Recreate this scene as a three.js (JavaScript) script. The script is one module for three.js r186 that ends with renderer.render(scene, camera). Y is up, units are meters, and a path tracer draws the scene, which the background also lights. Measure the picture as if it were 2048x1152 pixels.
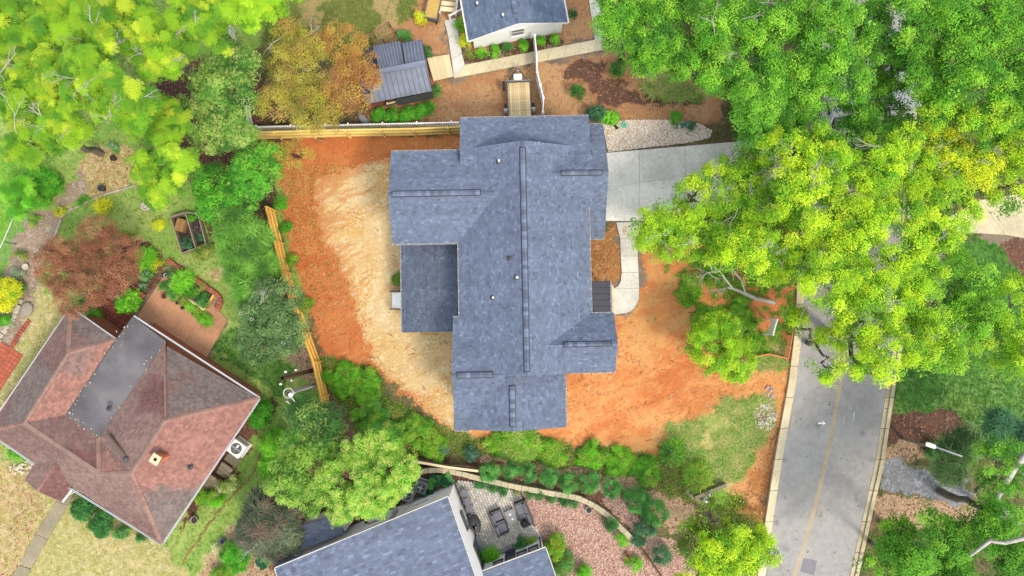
import * as THREE from 'three';
import { mergeGeometries } from 'three/addons/utils/BufferGeometryUtils.js';

// ---------- camera, sky, sun, exposure ----------
const EYE = 48, F = 1365.33, TILT = Math.atan(64 / F);           // drone height in metres, focal length in photograph pixels, tilt off straight down
const scene = new THREE.Scene();
const camera = new THREE.PerspectiveCamera(2 * Math.atan(576 / F) * 180 / Math.PI, 16 / 9, 0.5, 2000);
camera.position.set(0, EYE, 0);
camera.up.set(0, Math.sin(TILT), -Math.cos(TILT));
camera.lookAt(0, EYE - Math.cos(TILT), -Math.sin(TILT));
scene.add(camera);
const renderer = new THREE.WebGLRenderer({ antialias: true });
renderer.toneMapping = THREE.LinearToneMapping;
renderer.toneMappingExposure = 1.34;
renderer.shadowMap.enabled = true;
renderer.shadowMap.type = THREE.PCFSoftShadowMap;

const SUN = new THREE.Vector3(0.42, 0.82, 0.46).normalize();      // from the south (the foot of the picture), high, behind thin cloud
{
  const W = 256, Hh = 128, d = new Float32Array(W * Hh * 4);     // bright hazy daylight sky, brighter towards the sun
  for (let j = 0; j < Hh; j++) for (let i = 0; i < W; i++) {
    const up = ((j + 0.5) / Hh - 0.5) * Math.PI, a = ((i + 0.5) / W - 0.5) * 2 * Math.PI;
    const y = Math.sin(up), x = Math.cos(a) * Math.cos(up), z = Math.sin(a) * Math.cos(up), c = Math.max(0, x * SUN.x + y * SUN.y + z * SUN.z);
    const haze = 0.75 + 0.25 * Math.max(0, y), glow = 2.0 * c ** 5;
    const o = (j * W + i) * 4, g = y < 0 ? 0.25 : 1;
    d[o] = g * (0.86 * haze + glow * 1.0); d[o + 1] = g * (0.93 * haze + glow * 0.97); d[o + 2] = g * (1.08 * haze + glow * 0.9); d[o + 3] = 1;
  }
  const sky = new THREE.DataTexture(d, W, Hh, THREE.RGBAFormat, THREE.FloatType);
  sky.mapping = THREE.EquirectangularReflectionMapping; sky.magFilter = sky.minFilter = THREE.LinearFilter; sky.needsUpdate = true;
  scene.background = sky; scene.environment = sky;
  scene.backgroundIntensity = 0.98; scene.environmentIntensity = 0.98;
}
const sun = new THREE.DirectionalLight(0xfff0dc, 2.3);
sun.position.copy(SUN).multiplyScalar(90);
sun.castShadow = true; sun.shadow.radius = 22; sun.shadow.mapSize.set(4096, 4096);
Object.assign(sun.shadow.camera, { left: -45, right: 45, top: 32, bottom: -32, near: 10, far: 160 });
scene.add(sun, sun.target);

// ---------- helpers ----------
const V = (x, y, z) => new THREE.Vector3(x, y, z);
let seedState = 7;
const seedR = (s) => { seedState = s >>> 0; };
const R = () => { seedState = (seedState + 0x6d2b79f5) >>> 0; let t = seedState; t = Math.imul(t ^ (t >>> 15), t | 1); t ^= t + Math.imul(t ^ (t >>> 7), t | 61); return ((t ^ (t >>> 14)) >>> 0) / 4294967296; };
const RR = (a, b) => a + (b - a) * R();
const pick = (a) => a[Math.floor(R() * a.length) % a.length];
const lerp = THREE.MathUtils.lerp, clamp = THREE.MathUtils.clamp, sstep = THREE.MathUtils.smoothstep;

// A survey of the site: the photograph's pixel (x, y) is the ray along which a point at height h lies.
function G(px, py, h = 0) {
  const a = px - 1024, b = py - 576, c = Math.cos(TILT), s = Math.sin(TILT);
  const dx = a, dy = -F * c - b * s, dz = -F * s + b * c, k = (EYE - h) / -dy;
  return V(dx * k, h, dz * k);
}
const MPP = (h) => (EYE - h) / F;                                // metres per photograph pixel at height h
const KA = 0.6;                                                   // sunlit colour in the photograph -> base colour
const LIN = (c) => (c /= 255, c <= 0.04045 ? c / 12.92 : ((c + 0.055) / 1.055) ** 2.4);
const A = (r, g, b, k = 1) => new THREE.Color().setRGB(Math.min(0.9, LIN(r) * KA * k), Math.min(0.9, LIN(g) * KA * k), Math.min(0.9, LIN(b) * KA * k));

const used = new Map();
function numbered(n) { const k = used.get(n) ?? 0; used.set(n, k + 1); return k ? `${n}_${String(k).padStart(3, '0')}` : n; }
function tag(o, label, category, group) { o.userData = { label, category }; if (group) o.userData.group = group; return o; }
function thing(name, label, category, p = V(0, 0, 0), turn = 0, group) {
  const o = new THREE.Group(); o.name = numbered(name); o.position.copy(p); o.rotation.y = turn; scene.add(o);
  return tag(o, label, category, group);
}
function mesh(name, geo, mat, parent) {
  const m = new THREE.Mesh(Array.isArray(geo) ? merge(geo) : geo, mat);
  m.name = name; m.castShadow = m.receiveShadow = true; (parent ?? scene).add(m); return m;
}
function structure(name, geo, mat, parent, kind = 'structure') { const m = mesh(parent ? name : numbered(name), geo, mat, parent); m.userData.kind = kind; return m; }
function empty(name, parent) { const g = new THREE.Group(); g.name = name; parent.add(g); return g; }

function merge(list) {
  const flat = list.flat(Infinity).filter(Boolean).map((g) => { const n = g.index ? g.toNonIndexed() : g; for (const k of Object.keys(n.attributes)) if (!['position', 'normal', 'uv'].includes(k)) n.deleteAttribute(k); if (!n.attributes.uv) n.setAttribute('uv', new THREE.BufferAttribute(new Float32Array(n.attributes.position.count * 2), 2)); return n; });
  return mergeGeometries(flat);
}
function xf(g, x = 0, y = 0, z = 0, ry = 0, rx = 0, rz = 0) {
  g.applyMatrix4(new THREE.Matrix4().compose(V(x, y, z), new THREE.Quaternion().setFromEuler(new THREE.Euler(rx, ry, rz, 'YXZ')), V(1, 1, 1))); return g;
}
const box = (w, h, d, x = 0, y = 0, z = 0, ry = 0, rx = 0, rz = 0) => xf(new THREE.BoxGeometry(w, h, d), x, y, z, ry, rx, rz);
// a box with its four upright edges and top edges taken off
function cbox(w, h, d, x = 0, y = 0, z = 0, ry = 0, c = 0.02) {
  const s = new THREE.Shape([[-w / 2 + c, -d / 2], [w / 2 - c, -d / 2], [w / 2, -d / 2 + c], [w / 2, d / 2 - c], [w / 2 - c, d / 2], [-w / 2 + c, d / 2], [-w / 2, d / 2 - c], [-w / 2, -d / 2 + c]].map((p) => new THREE.Vector2(...p)));
  const g = new THREE.ExtrudeGeometry(s, { depth: Math.max(0.001, h - c), bevelEnabled: true, bevelThickness: c, bevelSize: c, bevelOffset: -c, bevelSegments: 1 });
  g.rotateX(-Math.PI / 2); g.translate(0, -h / 2, 0); return xf(g, x, y, z, ry);
}
const cyl = (r0, r1, h, x = 0, y = 0, z = 0, n = 12, ry = 0, rx = 0, rz = 0, open = false) => xf(new THREE.CylinderGeometry(r1, r0, h, n, 1, open), x, y, z, ry, rx, rz);
function rod(a, b, r, n = 6) { const d = b.clone().sub(a), g = new THREE.CylinderGeometry(r, r, d.length(), n); g.applyQuaternion(new THREE.Quaternion().setFromUnitVectors(V(0, 1, 0), d.normalize())); g.translate((a.x + b.x) / 2, (a.y + b.y) / 2, (a.z + b.z) / 2); return g; }
function beam(a, b, w, h) { // a straight timber of width w and height h from a to b
  const d = b.clone().sub(a), L = d.length(), g = new THREE.BoxGeometry(L, h, w), x = d.normalize(), z = V(0, 1, 0).cross(x).negate(); if (z.length() < 0.01) z.set(0, 0, 1); z.normalize(); const y = z.clone().cross(x);
  g.applyMatrix4(new THREE.Matrix4().makeBasis(x, y, z)); g.translate((a.x + b.x) / 2, (a.y + b.y) / 2, (a.z + b.z) / 2); return g;
}
// sweep of rings along points with its own radius at each
function limb(pts, rad, n = 6) {
  const P = [], I = [], U = []; let x = V(1, 0, 0);
  pts.forEach((p, i) => {
    const t = (pts[i + 1] ?? p).clone().sub(pts[i - 1] ?? p).normalize(); x = x.sub(t.clone().multiplyScalar(x.dot(t))); if (x.length() < 1e-3) x = V(0, 0, 1).cross(t); x.normalize(); const y = t.clone().cross(x);
    for (let k = 0; k <= n; k++) { const a = k / n * Math.PI * 2; P.push(p.x + rad[i] * (Math.cos(a) * x.x + Math.sin(a) * y.x), p.y + rad[i] * (Math.cos(a) * x.y + Math.sin(a) * y.y), p.z + rad[i] * (Math.cos(a) * x.z + Math.sin(a) * y.z)); U.push(k / n, i); }
    if (i) for (let k = 0; k < n; k++) { const a = (i - 1) * (n + 1) + k, b = a + n + 1; I.push(a, a + 1, b, b, a + 1, b + 1); }
  });
  const g = new THREE.BufferGeometry(); g.setAttribute('position', new THREE.Float32BufferAttribute(P, 3)); g.setAttribute('uv', new THREE.Float32BufferAttribute(U, 2)); g.setIndex(I); g.computeVertexNormals(); return g;
}
// upright prism over a polygon of world points (x, z), from y0 to y1
function prism(pts, y0, y1, holes = []) {
  const v = pts.map((p) => new THREE.Vector2(p.x, p.z)); if (THREE.ShapeUtils.isClockWise(v)) v.reverse();
  const hs = holes.map((h) => { const q = h.map((p) => new THREE.Vector2(p.x, p.z)); if (!THREE.ShapeUtils.isClockWise(q)) q.reverse(); return q; });
  const all = v.concat(...hs), P = [], U = [];
  const put = (a, y) => { P.push(a.x, y, a.y); U.push(a.x, a.y); };
  for (const f of THREE.ShapeUtils.triangulateShape(v, hs)) { put(all[f[0]], y1); put(all[f[2]], y1); put(all[f[1]], y1); if (y1 - y0 > 0.02) { put(all[f[0]], y0); put(all[f[1]], y0); put(all[f[2]], y0); } }
  if (y1 - y0 > 1e-4) for (const ring of [v, ...hs]) ring.forEach((a, i) => { const b = ring[(i + 1) % ring.length]; let u = 0; const l = a.distanceTo(b); for (const [q, y, s] of [[a, y0, 0], [a, y1, 0], [b, y1, l], [a, y0, 0], [b, y1, l], [b, y0, l]]) { P.push(q.x, y, q.y); U.push(s, y); } });
  const g = new THREE.BufferGeometry(); g.setAttribute('position', new THREE.Float32BufferAttribute(P, 3)); g.setAttribute('uv', new THREE.Float32BufferAttribute(U, 2)); g.computeVertexNormals(); return g;
}
const poly = (a, h = 0) => { const o = []; for (let i = 0; i < a.length; i += 2) o.push(G(a[i], a[i + 1], h)); return o; };
// flat facets from a list of corner loops (each loop a convex polygon)
function facets(loops) {
  const P = [], U = [];
  for (const l of loops) {
    const e = l[1].clone().sub(l[0]).normalize(), n = e.clone().cross(l[l.length - 1].clone().sub(l[0])).normalize(), f = n.clone().cross(e);
    for (let i = 1; i < l.length - 1; i++) for (const p of [l[0], l[i], l[i + 1]]) { P.push(p.x, p.y, p.z); const d = p.clone().sub(l[0]); U.push(d.dot(e), d.dot(f)); }
  }
  const g = new THREE.BufferGeometry(); g.setAttribute('position', new THREE.Float32BufferAttribute(P, 3)); g.setAttribute('uv', new THREE.Float32BufferAttribute(U, 2)); g.computeVertexNormals(); return g;
}

// ---------- noise and textures ----------
const hash2 = (x, y) => { let h = Math.imul(x | 0, 374761393) + Math.imul(y | 0, 668265263) | 0; h = Math.imul(h ^ (h >>> 13), 1274126177); return ((h ^ (h >>> 16)) >>> 0) / 4294967296; };
function vnoise(x, y) { const i = Math.floor(x), j = Math.floor(y), u = x - i, v = y - j, s = u * u * (3 - 2 * u), t = v * v * (3 - 2 * v); const a = hash2(i, j), b = hash2(i + 1, j), c = hash2(i, j + 1), d = hash2(i + 1, j + 1); return a + (b - a) * s + (c - a) * t + (a - b - c + d) * s * t; }
function fbm(x, y, o = 3) { let s = 0, a = 0.5, t = 0; for (let k = 0; k < o; k++) { s += a * vnoise(x, y); t += a; a *= 0.5; x = x * 2.03 + 17.1; y = y * 2.03 + 5.7; } return s / t; }
function tnoise(x, y, per) { // noise that repeats every per cells
  const w = (n) => ((n % per) + per) % per, i = Math.floor(x), j = Math.floor(y), u = x - i, v = y - j, s = u * u * (3 - 2 * u), t = v * v * (3 - 2 * v);
  return lerp(lerp(hash2(w(i), w(j)), hash2(w(i + 1), w(j)), s), lerp(hash2(w(i), w(j + 1)), hash2(w(i + 1), w(j + 1)), s), t);
}
function tfbm(u, v, f, o = 4) { let s = 0, a = 0.5, t = 0; for (let k = 0; k < o; k++) { s += a * tnoise(u * f + k * 3, v * f + k * 7, f); t += a; a *= 0.55; f *= 2; } return s / t; }
function dataTex(n, fn, size, srgb = true, m = n) { // fn(u, v) -> [r, g, b] 0..1
  const d = new Uint8Array(n * m * 4);
  for (let j = 0; j < m; j++) for (let i = 0; i < n; i++) { const c = fn(i / n, j / m), o = (j * n + i) * 4; for (let k = 0; k < 3; k++) d[o + k] = clamp(c[k] * 255, 0, 255); d[o + 3] = 255; }
  const t = new THREE.DataTexture(d, n, m); t.wrapS = t.wrapT = THREE.RepeatWrapping; t.magFilter = THREE.LinearFilter; t.minFilter = THREE.LinearMipmapLinearFilter;
  t.repeat.set(1 / size, 1 / size); if (srgb) t.colorSpace = THREE.SRGBColorSpace; t.needsUpdate = true; return t;
}
const grey = (v) => [v, v, v];
seedR(11);
const T = {
  grit: dataTex(512, (u, v) => grey(0.78 + 0.3 * (0.5 * tfbm(u, v, 6) + 0.3 * tfbm(u, v, 60, 2) + 0.2 * hash2(u * 512, v * 512))), 2.2),
  bump: dataTex(512, (u, v) => grey(0.5 * tfbm(u, v, 10) + 0.5 * tfbm(u, v, 64, 3)), 2.2, false),
  concrete: dataTex(512, (u, v) => { const s = 0.945 + 0.2 * (tfbm(u, v, 4) - 0.5) + 0.14 * (tfbm(u, v, 50, 2) - 0.5) + (hash2(u * 512 + 9, v * 512) > 0.992 ? -0.22 : 0); return [s, s * 0.992, s * 0.965]; }, 5.2),
  asphalt: dataTex(512, (u, v) => { const s = 0.9 - 0.1 * THREE.MathUtils.smoothstep(tfbm(u + 0.3, v, 5, 2), 0.74, 0.84) + 0.22 * (tfbm(u, v, 3) - 0.5) + 0.3 * (hash2(u * 512, v * 512) - 0.5) + 0.12 * (tfbm(u, v, 22, 2) - 0.5); return [s, s * 0.99, s * 1.0]; }, 6.1),
  wood: dataTex(256, (u, v) => { const g = tfbm(u, v, 3, 2), s = 0.9 + 0.3 * (tnoise(u * 4, v * 64 + g * 6, 64) - 0.5) + 0.2 * (tnoise(u * 8, v * 128, 128) - 0.5); return [s, s * 0.96, s * 0.9]; }, 1.4),
  bark: dataTex(256, (u, v) => grey(0.88 + 0.4 * (tfbm(u, v, 8) - 0.5)), 1),
  membrane: dataTex(512, (u, v) => { const s = 0.86 + 0.8 * (tfbm(u, v, 3, 5) - 0.5) + 0.1 * (hash2(u * 512, v * 512) - 0.5); return [s, s * 0.99, s * 1.02]; }, 7.5),
  metal: dataTex(256, (u, v) => grey(0.85 + 0.25 * (tfbm(u, v, 5) - 0.5)), 3),
  stucco: dataTex(256, (u, v) => grey(0.97 + 0.07 * (tfbm(u, v, 16) - 0.5)), 2),
};
const std = (color, o = {}) => new THREE.MeshStandardMaterial({ color, roughness: 0.85, ...o });
const M = {
  concrete: std(A(252, 252, 248, 1.25), { map: T.concrete, bumpMap: T.bump, bumpScale: 0.004 }),
  concreteWhite: std(A(248, 247, 240), { map: T.concrete, bumpMap: T.bump, bumpScale: 0.003 }),
  concreteTan: std(A(250, 236, 200), { map: T.concrete, bumpMap: T.bump, bumpScale: 0.004 }),
  concreteOld: std(A(170, 160, 135), { map: T.concrete, bumpMap: T.bump, bumpScale: 0.006 }),
  asphalt: std(A(198, 196, 190), { map: T.asphalt, bumpMap: T.bump, bumpScale: 0.006, roughness: 0.9 }),
  white: std(A(255, 255, 253, 1.35), { roughness: 0.55 }),
  whiteWall: std(A(255, 254, 250, 1.55), { map: T.stucco, roughness: 0.8 }),
  offWall: std(A(250, 246, 240, 1.3), { map: T.stucco }),
  siding: std(A(205, 208, 210), { map: T.stucco }),
  yellowWood: std(A(255, 234, 150, 1.45), { map: T.wood }),
  orangeWood: std(A(252, 208, 108, 1.4), { map: T.wood }),
  paleWood: std(A(252, 236, 200, 1.3), { map: T.wood }),
  greyWood: std(A(175, 165, 150), { map: T.wood }),
  oldWood: std(A(190, 150, 95), { map: T.wood }),
  brownWood: std(A(105, 78, 58), { map: T.wood }),
  black: std(A(40, 40, 44), { roughness: 0.5 }),
  tyre: std(A(45, 45, 47), { roughness: 0.9 }),
  darkGrey: std(A(78, 78, 84), { roughness: 0.6 }),
  cushion: std(A(140, 140, 150), { map: T.grit, roughness: 0.95 }),
  steel: std(A(190, 195, 200), { roughness: 0.4, metalness: 0.6 }),
  galv: std(A(205, 208, 208), { roughness: 0.45, metalness: 0.4 }),
  gutter: std(A(186, 188, 194), { roughness: 0.45 }),
  darkMetal: std(A(74, 72, 88), { roughness: 0.45, metalness: 0.2, map: T.metal }),
  shedMetal: std(A(146, 155, 177), { roughness: 0.6, metalness: 0.1, map: T.metal }),
  bracket: std(A(236, 238, 240), { roughness: 0.5 }),
  glassPale: new THREE.MeshPhysicalMaterial({ color: A(176, 184, 186), roughness: 0.12 }),
  glass: new THREE.MeshPhysicalMaterial({ color: 0x2a3238, roughness: 0.06, specularIntensity: 1 }),
  terracotta: std(A(205, 120, 70)),
  brick: std(A(200, 120, 90), { map: T.grit }),
  redPave: std(A(200, 105, 75), { map: T.grit }),
  brownConcrete: std(A(212, 158, 122, 1.1), { map: T.concrete, bumpMap: T.bump, bumpScale: 0.004 }),
  soil: std(A(70, 48, 38), { map: T.grit }),
  stone: std(A(225, 215, 195), { map: T.grit }),
  orange: std(A(245, 150, 100)),
  bark: std(A(150, 138, 124), { map: T.bark }),
  paleBark: std(A(226, 220, 208), { map: T.bark }),
  roofDeck: std(A(70, 75, 88)),
};
// a lot of alike little pieces as one thing nobody counts: [{p, q | ry, s, c}]
function scatter(name, geo, mat, list, parent, kind = 'stuff') {
  const im = new THREE.InstancedMesh(geo, mat, list.length), m = new THREE.Matrix4(), q = new THREE.Quaternion(), s = V(1, 1, 1), e = new THREE.Euler();
  list.forEach((d, i) => { if (d.q) q.copy(d.q); else q.setFromEuler(e.set(d.rx ?? 0, d.ry ?? 0, d.rz ?? 0, 'YXZ')); if (typeof d.s === 'number') s.set(d.s, d.s, d.s); else if (d.s) s.copy(d.s); else s.set(1, 1, 1); im.setMatrixAt(i, m.compose(d.p, q, s)); if (d.c) im.setColorAt(i, d.c); });
  im.name = parent ? name : numbered(name); im.castShadow = im.receiveShadow = true; im.userData.kind = kind; (parent ?? scene).add(im); return im;
}
// ---------- the ground: one relief cut into its kinds of surface ----------
const X0 = -40, X1 = 40, Z0 = -26, Z1 = 21.5, CELL = 0.08, CW = Math.round((X1 - X0) / CELL), CH = Math.round((Z1 - Z0) / CELL);
const kindMap = new Uint8Array(CW * CH);
function fillKind(id, a) {
  const p = poly(a), zs = p.map((q) => q.z), j0 = Math.max(0, Math.floor((Math.min(...zs) - Z0) / CELL)), j1 = Math.min(CH - 1, Math.ceil((Math.max(...zs) - Z0) / CELL));
  for (let j = j0; j <= j1; j++) {
    const z = Z0 + (j + 0.5) * CELL, xs = [];
    p.forEach((a, i) => { const b = p[(i + 1) % p.length]; if ((a.z > z) !== (b.z > z)) xs.push(a.x + (z - a.z) / (b.z - a.z) * (b.x - a.x)); });
    xs.sort((a, b) => a - b);
    for (let k = 0; k + 1 < xs.length; k += 2) for (let i = Math.max(0, Math.ceil((xs[k] - X0) / CELL - 0.5)); i < CW && X0 + (i + 0.5) * CELL < xs[k + 1]; i++) kindMap[j * CW + i] = id;
  }
}
const KIND = { floor: 0, clay: 1, sand: 2, lawn: 3, dry: 4, bright: 5, dirt: 6, mulch: 7, chips: 8, path: 9, straw: 10, weeds: 11, wild: 12, ditch: 13, grit: 14, deep: 15, mixed: 16, patchy: 17, litter: 18, bed: 19, pave: 20 };
const K = KIND;
// left gardens
fillKind(K.lawn, [-200, -200, 560, -200, 520, 300, 560, 330, 600, 560, 660, 830, 560, 1300, -200, 1300]);
fillKind(K.bright, [-200, 270, 40, 290, 75, 330, 62, 415, 0, 545, -200, 900]);
fillKind(K.mulch, [300, 150, 520, 100, 545, 290, 550, 410, 580, 560, 600, 640, 560, 720, 500, 690, 470, 560, 440, 440, 420, 385, 330, 300]);
fillKind(K.straw, [150, 330, 190, 280, 250, 290, 285, 330, 272, 372, 200, 392, 140, 420]);
fillKind(K.path, [0, 548, 62, 420, 100, 420, 150, 345, 180, 380, 130, 418, 108, 480, 70, 540, 82, 590, 60, 640, 20, 720, -20, 760, -60, 640]);
fillKind(K.straw, [398, 560, 420, 545, 462, 520, 478, 600, 470, 565, 440, 548]);
fillKind(K.dry, [60, 640, 80, 560, 110, 600, 150, 620, 60, 760, 0, 830, -40, 850, 0, 740]);
fillKind(K.dry, [-100, 860, 60, 950, 150, 990, 330, 1090, 380, 1152, 500, 1010, 480, 1090, 420, 1152, 340, 1300, -200, 1300]);
fillKind(K.straw, [-100, 900, 40, 930, 90, 1000, 75, 1100, 20, 1200, -100, 1300]);
fillKind(K.litter, [500, 985, 480, 1040, 400, 1152, 350, 1300, 600, 1300, 560, 1100, 520, 1010]);
fillKind(K.deep, [410, 690, 470, 660, 585, 735, 560, 790, 500, 760]);
fillKind(K.litter, [575, 690, 618, 700, 640, 765, 628, 790, 600, 752]);
fillKind(K.mulch, [470, 850, 545, 790, 560, 815, 530, 865, 500, 900, 470, 960, 430, 990, 380, 1040, 360, 1060, 400, 950]);
fillKind(K.mulch, [240, 470, 320, 500, 330, 540, 300, 590, 255, 640, 200, 660, 180, 640]);
fillKind(K.path, [330, 545, 355, 520, 440, 600, 420, 650, 380, 620]);
// north yards
fillKind(K.patchy, [520, -200, 850, -200, 830, 40, 795, 65, 745, 110, 700, 130, 520, 120]);
fillKind(K.dirt, [745, 110, 800, 60, 830, 20, 850, -200, 1250, -200, 1260, 90, 1430, 130, 1445, 250, 1210, 245, 920, 245, 740, 250, 720, 230]);
fillKind(K.mulch, [500, 190, 740, 200, 745, 252, 500, 268]);
fillKind(K.mulch, [1125, 140, 1160, 118, 1205, 125, 1212, 160, 1260, 170, 1275, 195, 1330, 185, 1400, 200, 1330, 208, 1240, 212, 1195, 205, 1185, 172, 1150, 160, 1130, 165]);
fillKind(K.wild, [1280, 130, 1330, 120, 1400, 150, 1440, 190, 1380, 195, 1330, 200, 1285, 180]);
fillKind(K.mulch, [930, 98, 1115, 70, 1120, 95, 930, 132]);
// building lot
fillKind(K.clay, [505, 283, 920, 262, 1180, 480, 1300, 480, 1330, 470, 1600, 430, 1602, 650, 1560, 900, 1480, 1000, 1350, 930, 1200, 890, 1060, 880, 900, 870, 740, 740, 660, 745, 600, 560, 560, 400, 552, 330]);
fillKind(K.sand, [640, 352, 700, 330, 780, 320, 930, 480, 930, 880, 905, 862, 860, 820, 790, 770, 735, 715, 722, 640, 700, 560, 650, 480, 625, 430]);
fillKind(K.bed, [1178, 470, 1240, 446, 1246, 560, 1225, 576, 1178, 570]);
fillKind(K.mixed, [1330, 470, 1600, 420, 1605, 650, 1580, 740, 1500, 735, 1440, 700, 1380, 690, 1440, 640, 1400, 560, 1330, 545]);
fillKind(K.wild, [1340, 860, 1420, 820, 1450, 795, 1545, 795, 1545, 850, 1510, 930, 1480, 1010, 1400, 1010, 1340, 960, 1330, 915]);
fillKind(K.wild, [1470, 690, 1575, 690, 1560, 745, 1470, 735]);
fillKind(K.ditch, [1590, 790, 1556, 985, 1530, 1040, 1462, 1030, 1480, 960, 1515, 905, 1535, 870, 1560, 830]);
fillKind(K.weeds, [640, 720, 720, 722, 780, 790, 830, 838, 900, 862, 960, 872, 1070, 868, 1150, 890, 1240, 905, 1330, 915, 1400, 945, 1380, 1010, 1330, 985, 1250, 948, 1150, 935, 1040, 915, 960, 912, 820, 908, 700, 850]);
fillKind(K.litter, [960, 905, 1040, 918, 1150, 940, 1250, 955, 1330, 990, 1400, 1020, 1430, 1080, 1340, 1060, 1260, 985, 1100, 950, 960, 930]);
fillKind(K.mulch, [520, 990, 680, 860, 830, 910, 965, 925, 965, 985, 700, 1060, 620, 1130, 540, 1130]);
fillKind(K.mulch, [960, 925, 1120, 950, 1250, 1000, 1230, 1030, 1140, 985, 1040, 960, 960, 950]);
fillKind(K.chips, [1030, 975, 1150, 985, 1240, 1050, 1330, 1160, 1360, 1300, 1050, 1300, 1060, 1120]);
fillKind(K.chips, [1150, 945, 1250, 1000, 1300, 1060, 1370, 1100, 1420, 1160, 1420, 1300, 1360, 1300, 1320, 1140, 1245, 1040]);
// street side, east
fillKind(K.floor, [1440, 0, 1620, 0, 1620, 430, 1440, 250]);
fillKind(K.deep, [1810, 560, 1950, 470, 2010, 480, 2060, 560, 2300, 700, 2300, 850, 2050, 848, 1960, 860, 1900, 838, 1850, 822, 1792, 830, 1795, 700]);
fillKind(K.mulch, [1995, 480, 2300, 480, 2300, 700, 2060, 640, 2035, 540]);
fillKind(K.mulch, [1785, 835, 1830, 815, 1890, 820, 1960, 858, 2050, 850, 2300, 850, 2300, 940, 1900, 930, 1775, 872]);
fillKind(K.grit, [1762, 930, 1800, 912, 1850, 935, 1920, 950, 1960, 985, 1900, 1010, 1780, 985, 1756, 965]);
fillKind(K.litter, [1768, 880, 1850, 885, 1880, 920, 1800, 912, 1762, 930]);
fillKind(K.litter, [1745, 990, 1900, 1010, 1960, 985, 1960, 1060, 1800, 1050, 1735, 1010]);

// paved and built-over ground, where nothing grows
fillKind(K.pave, [1492, 1320, 1522, 1152, 1558, 905, 1583, 768, 1596, 660, 1605, 480, 1614, 280, 1632, 0, 1645, -190, 1832, -190, 1826, 0, 1820, 280, 1813, 480, 1804, 660, 1786, 768, 1762, 928, 1745, 1001, 1712, 1152, 1660, 1320]);
fillKind(K.pave, [1205, 300, 1625, 268, 1625, 384, 1465, 406, 1290, 446, 1205, 446]); fillKind(K.pave, [1234, 440, 1288, 440, 1282, 600, 1262, 632, 1222, 634, 1222, 572, 1240, 560]); fillKind(K.pave, [905, 964, 1045, 982, 1086, 1080, 1120, 1200, 560, 1200, 590, 1110]);
fillKind(K.pave, [885, 40, 920, 35, 935, 128, 1255, 64, 1255, 94, 906, 162]); fillKind(K.pave, [1880, 440, 1960, 395, 2240, 365, 2240, 505, 1880, 465]); fillKind(K.pave, [206, 690, 330, 545, 458, 640, 412, 725, 340, 745]);
function kindAt(x, z, warp = 1, r = 0) {
  if (warp) { const a = (fbm(x * 1.1, z * 1.1, 2) - 0.5) * 1.1 + (vnoise(x * 5, z * 5) - 0.5) * 0.35, b = (fbm(x * 1.1 + 40, z * 1.1 + 9, 2) - 0.5) * 1.1 + (vnoise(x * 5 + 7, z * 5 + 3) - 0.5) * 0.35; x += a * warp; z += b * warp; }
  if (r) { x += (R() + R() - 1) * r; z += (R() + R() - 1) * r; }
  const i = clamp(Math.floor((x - X0) / CELL), 0, CW - 1), j = clamp(Math.floor((z - Z0) / CELL), 0, CH - 1);
  return kindMap[j * CW + i];
}
const rgb = (...c) => [LIN(c[0]) * KA, LIN(c[1]) * KA, LIN(c[2]) * KA];
const PAL = { // [main, second (broad patches), third (fine grain)] in sunlit colours
  [K.floor]: [rgb(118, 100, 72), rgb(92, 104, 55), rgb(150, 118, 84)], [K.clay]: [rgb(236, 150, 84), rgb(242, 178, 110), rgb(210, 116, 58)],
  [K.sand]: [rgb(242, 212, 156), rgb(232, 188, 116), rgb(248, 232, 190)], [K.lawn]: [rgb(142, 180, 78), rgb(174, 192, 102), rgb(116, 162, 60)],
  [K.dry]: [rgb(200, 192, 128), rgb(165, 176, 88), rgb(226, 208, 170)], [K.bright]: [rgb(118, 172, 58), rgb(150, 192, 78), rgb(94, 150, 48)],
  [K.dirt]: [rgb(192, 138, 92), rgb(208, 164, 116), rgb(166, 112, 74)], [K.mulch]: [rgb(112, 76, 58), rgb(88, 60, 48), rgb(146, 104, 80)],
  [K.chips]: [rgb(192, 148, 128), rgb(170, 120, 104), rgb(222, 190, 170)], [K.path]: [rgb(168, 146, 126), rgb(150, 126, 108), rgb(196, 182, 160)],
  [K.straw]: [rgb(208, 172, 124), rgb(180, 136, 92), rgb(232, 206, 166)], [K.weeds]: [rgb(122, 134, 62), rgb(146, 120, 78), rgb(84, 100, 42)],
  [K.wild]: [rgb(150, 180, 84), rgb(214, 194, 126), rgb(112, 162, 64)], [K.ditch]: [rgb(198, 132, 74), rgb(226, 166, 104), rgb(142, 86, 48)],
  [K.grit]: [rgb(146, 148, 152), rgb(124, 126, 132), rgb(176, 176, 176)], [K.deep]: [rgb(88, 146, 50), rgb(128, 162, 76), rgb(64, 122, 46)],
  [K.mixed]: [rgb(236, 148, 88), rgb(122, 136, 58), rgb(178, 124, 76)], [K.patchy]: [rgb(146, 148, 78), rgb(186, 158, 106), rgb(116, 128, 56)],
  [K.pave]: [rgb(150, 130, 110), rgb(130, 112, 92), rgb(170, 150, 130)], [K.litter]: [rgb(182, 146, 112), rgb(146, 112, 86), rgb(216, 190, 152)], [K.bed]: [rgb(188, 132, 76), rgb(164, 108, 58), rgb(208, 158, 104)],
};
const SOFT = { [K.clay]: 0.3, [K.sand]: 0.9, [K.wild]: 1.3, [K.mixed]: 0.6, [K.weeds]: 0.6, [K.lawn]: 0.2, [K.patchy]: 0.5, [K.dirt]: 0.3, [K.dry]: 0.5 };
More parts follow.
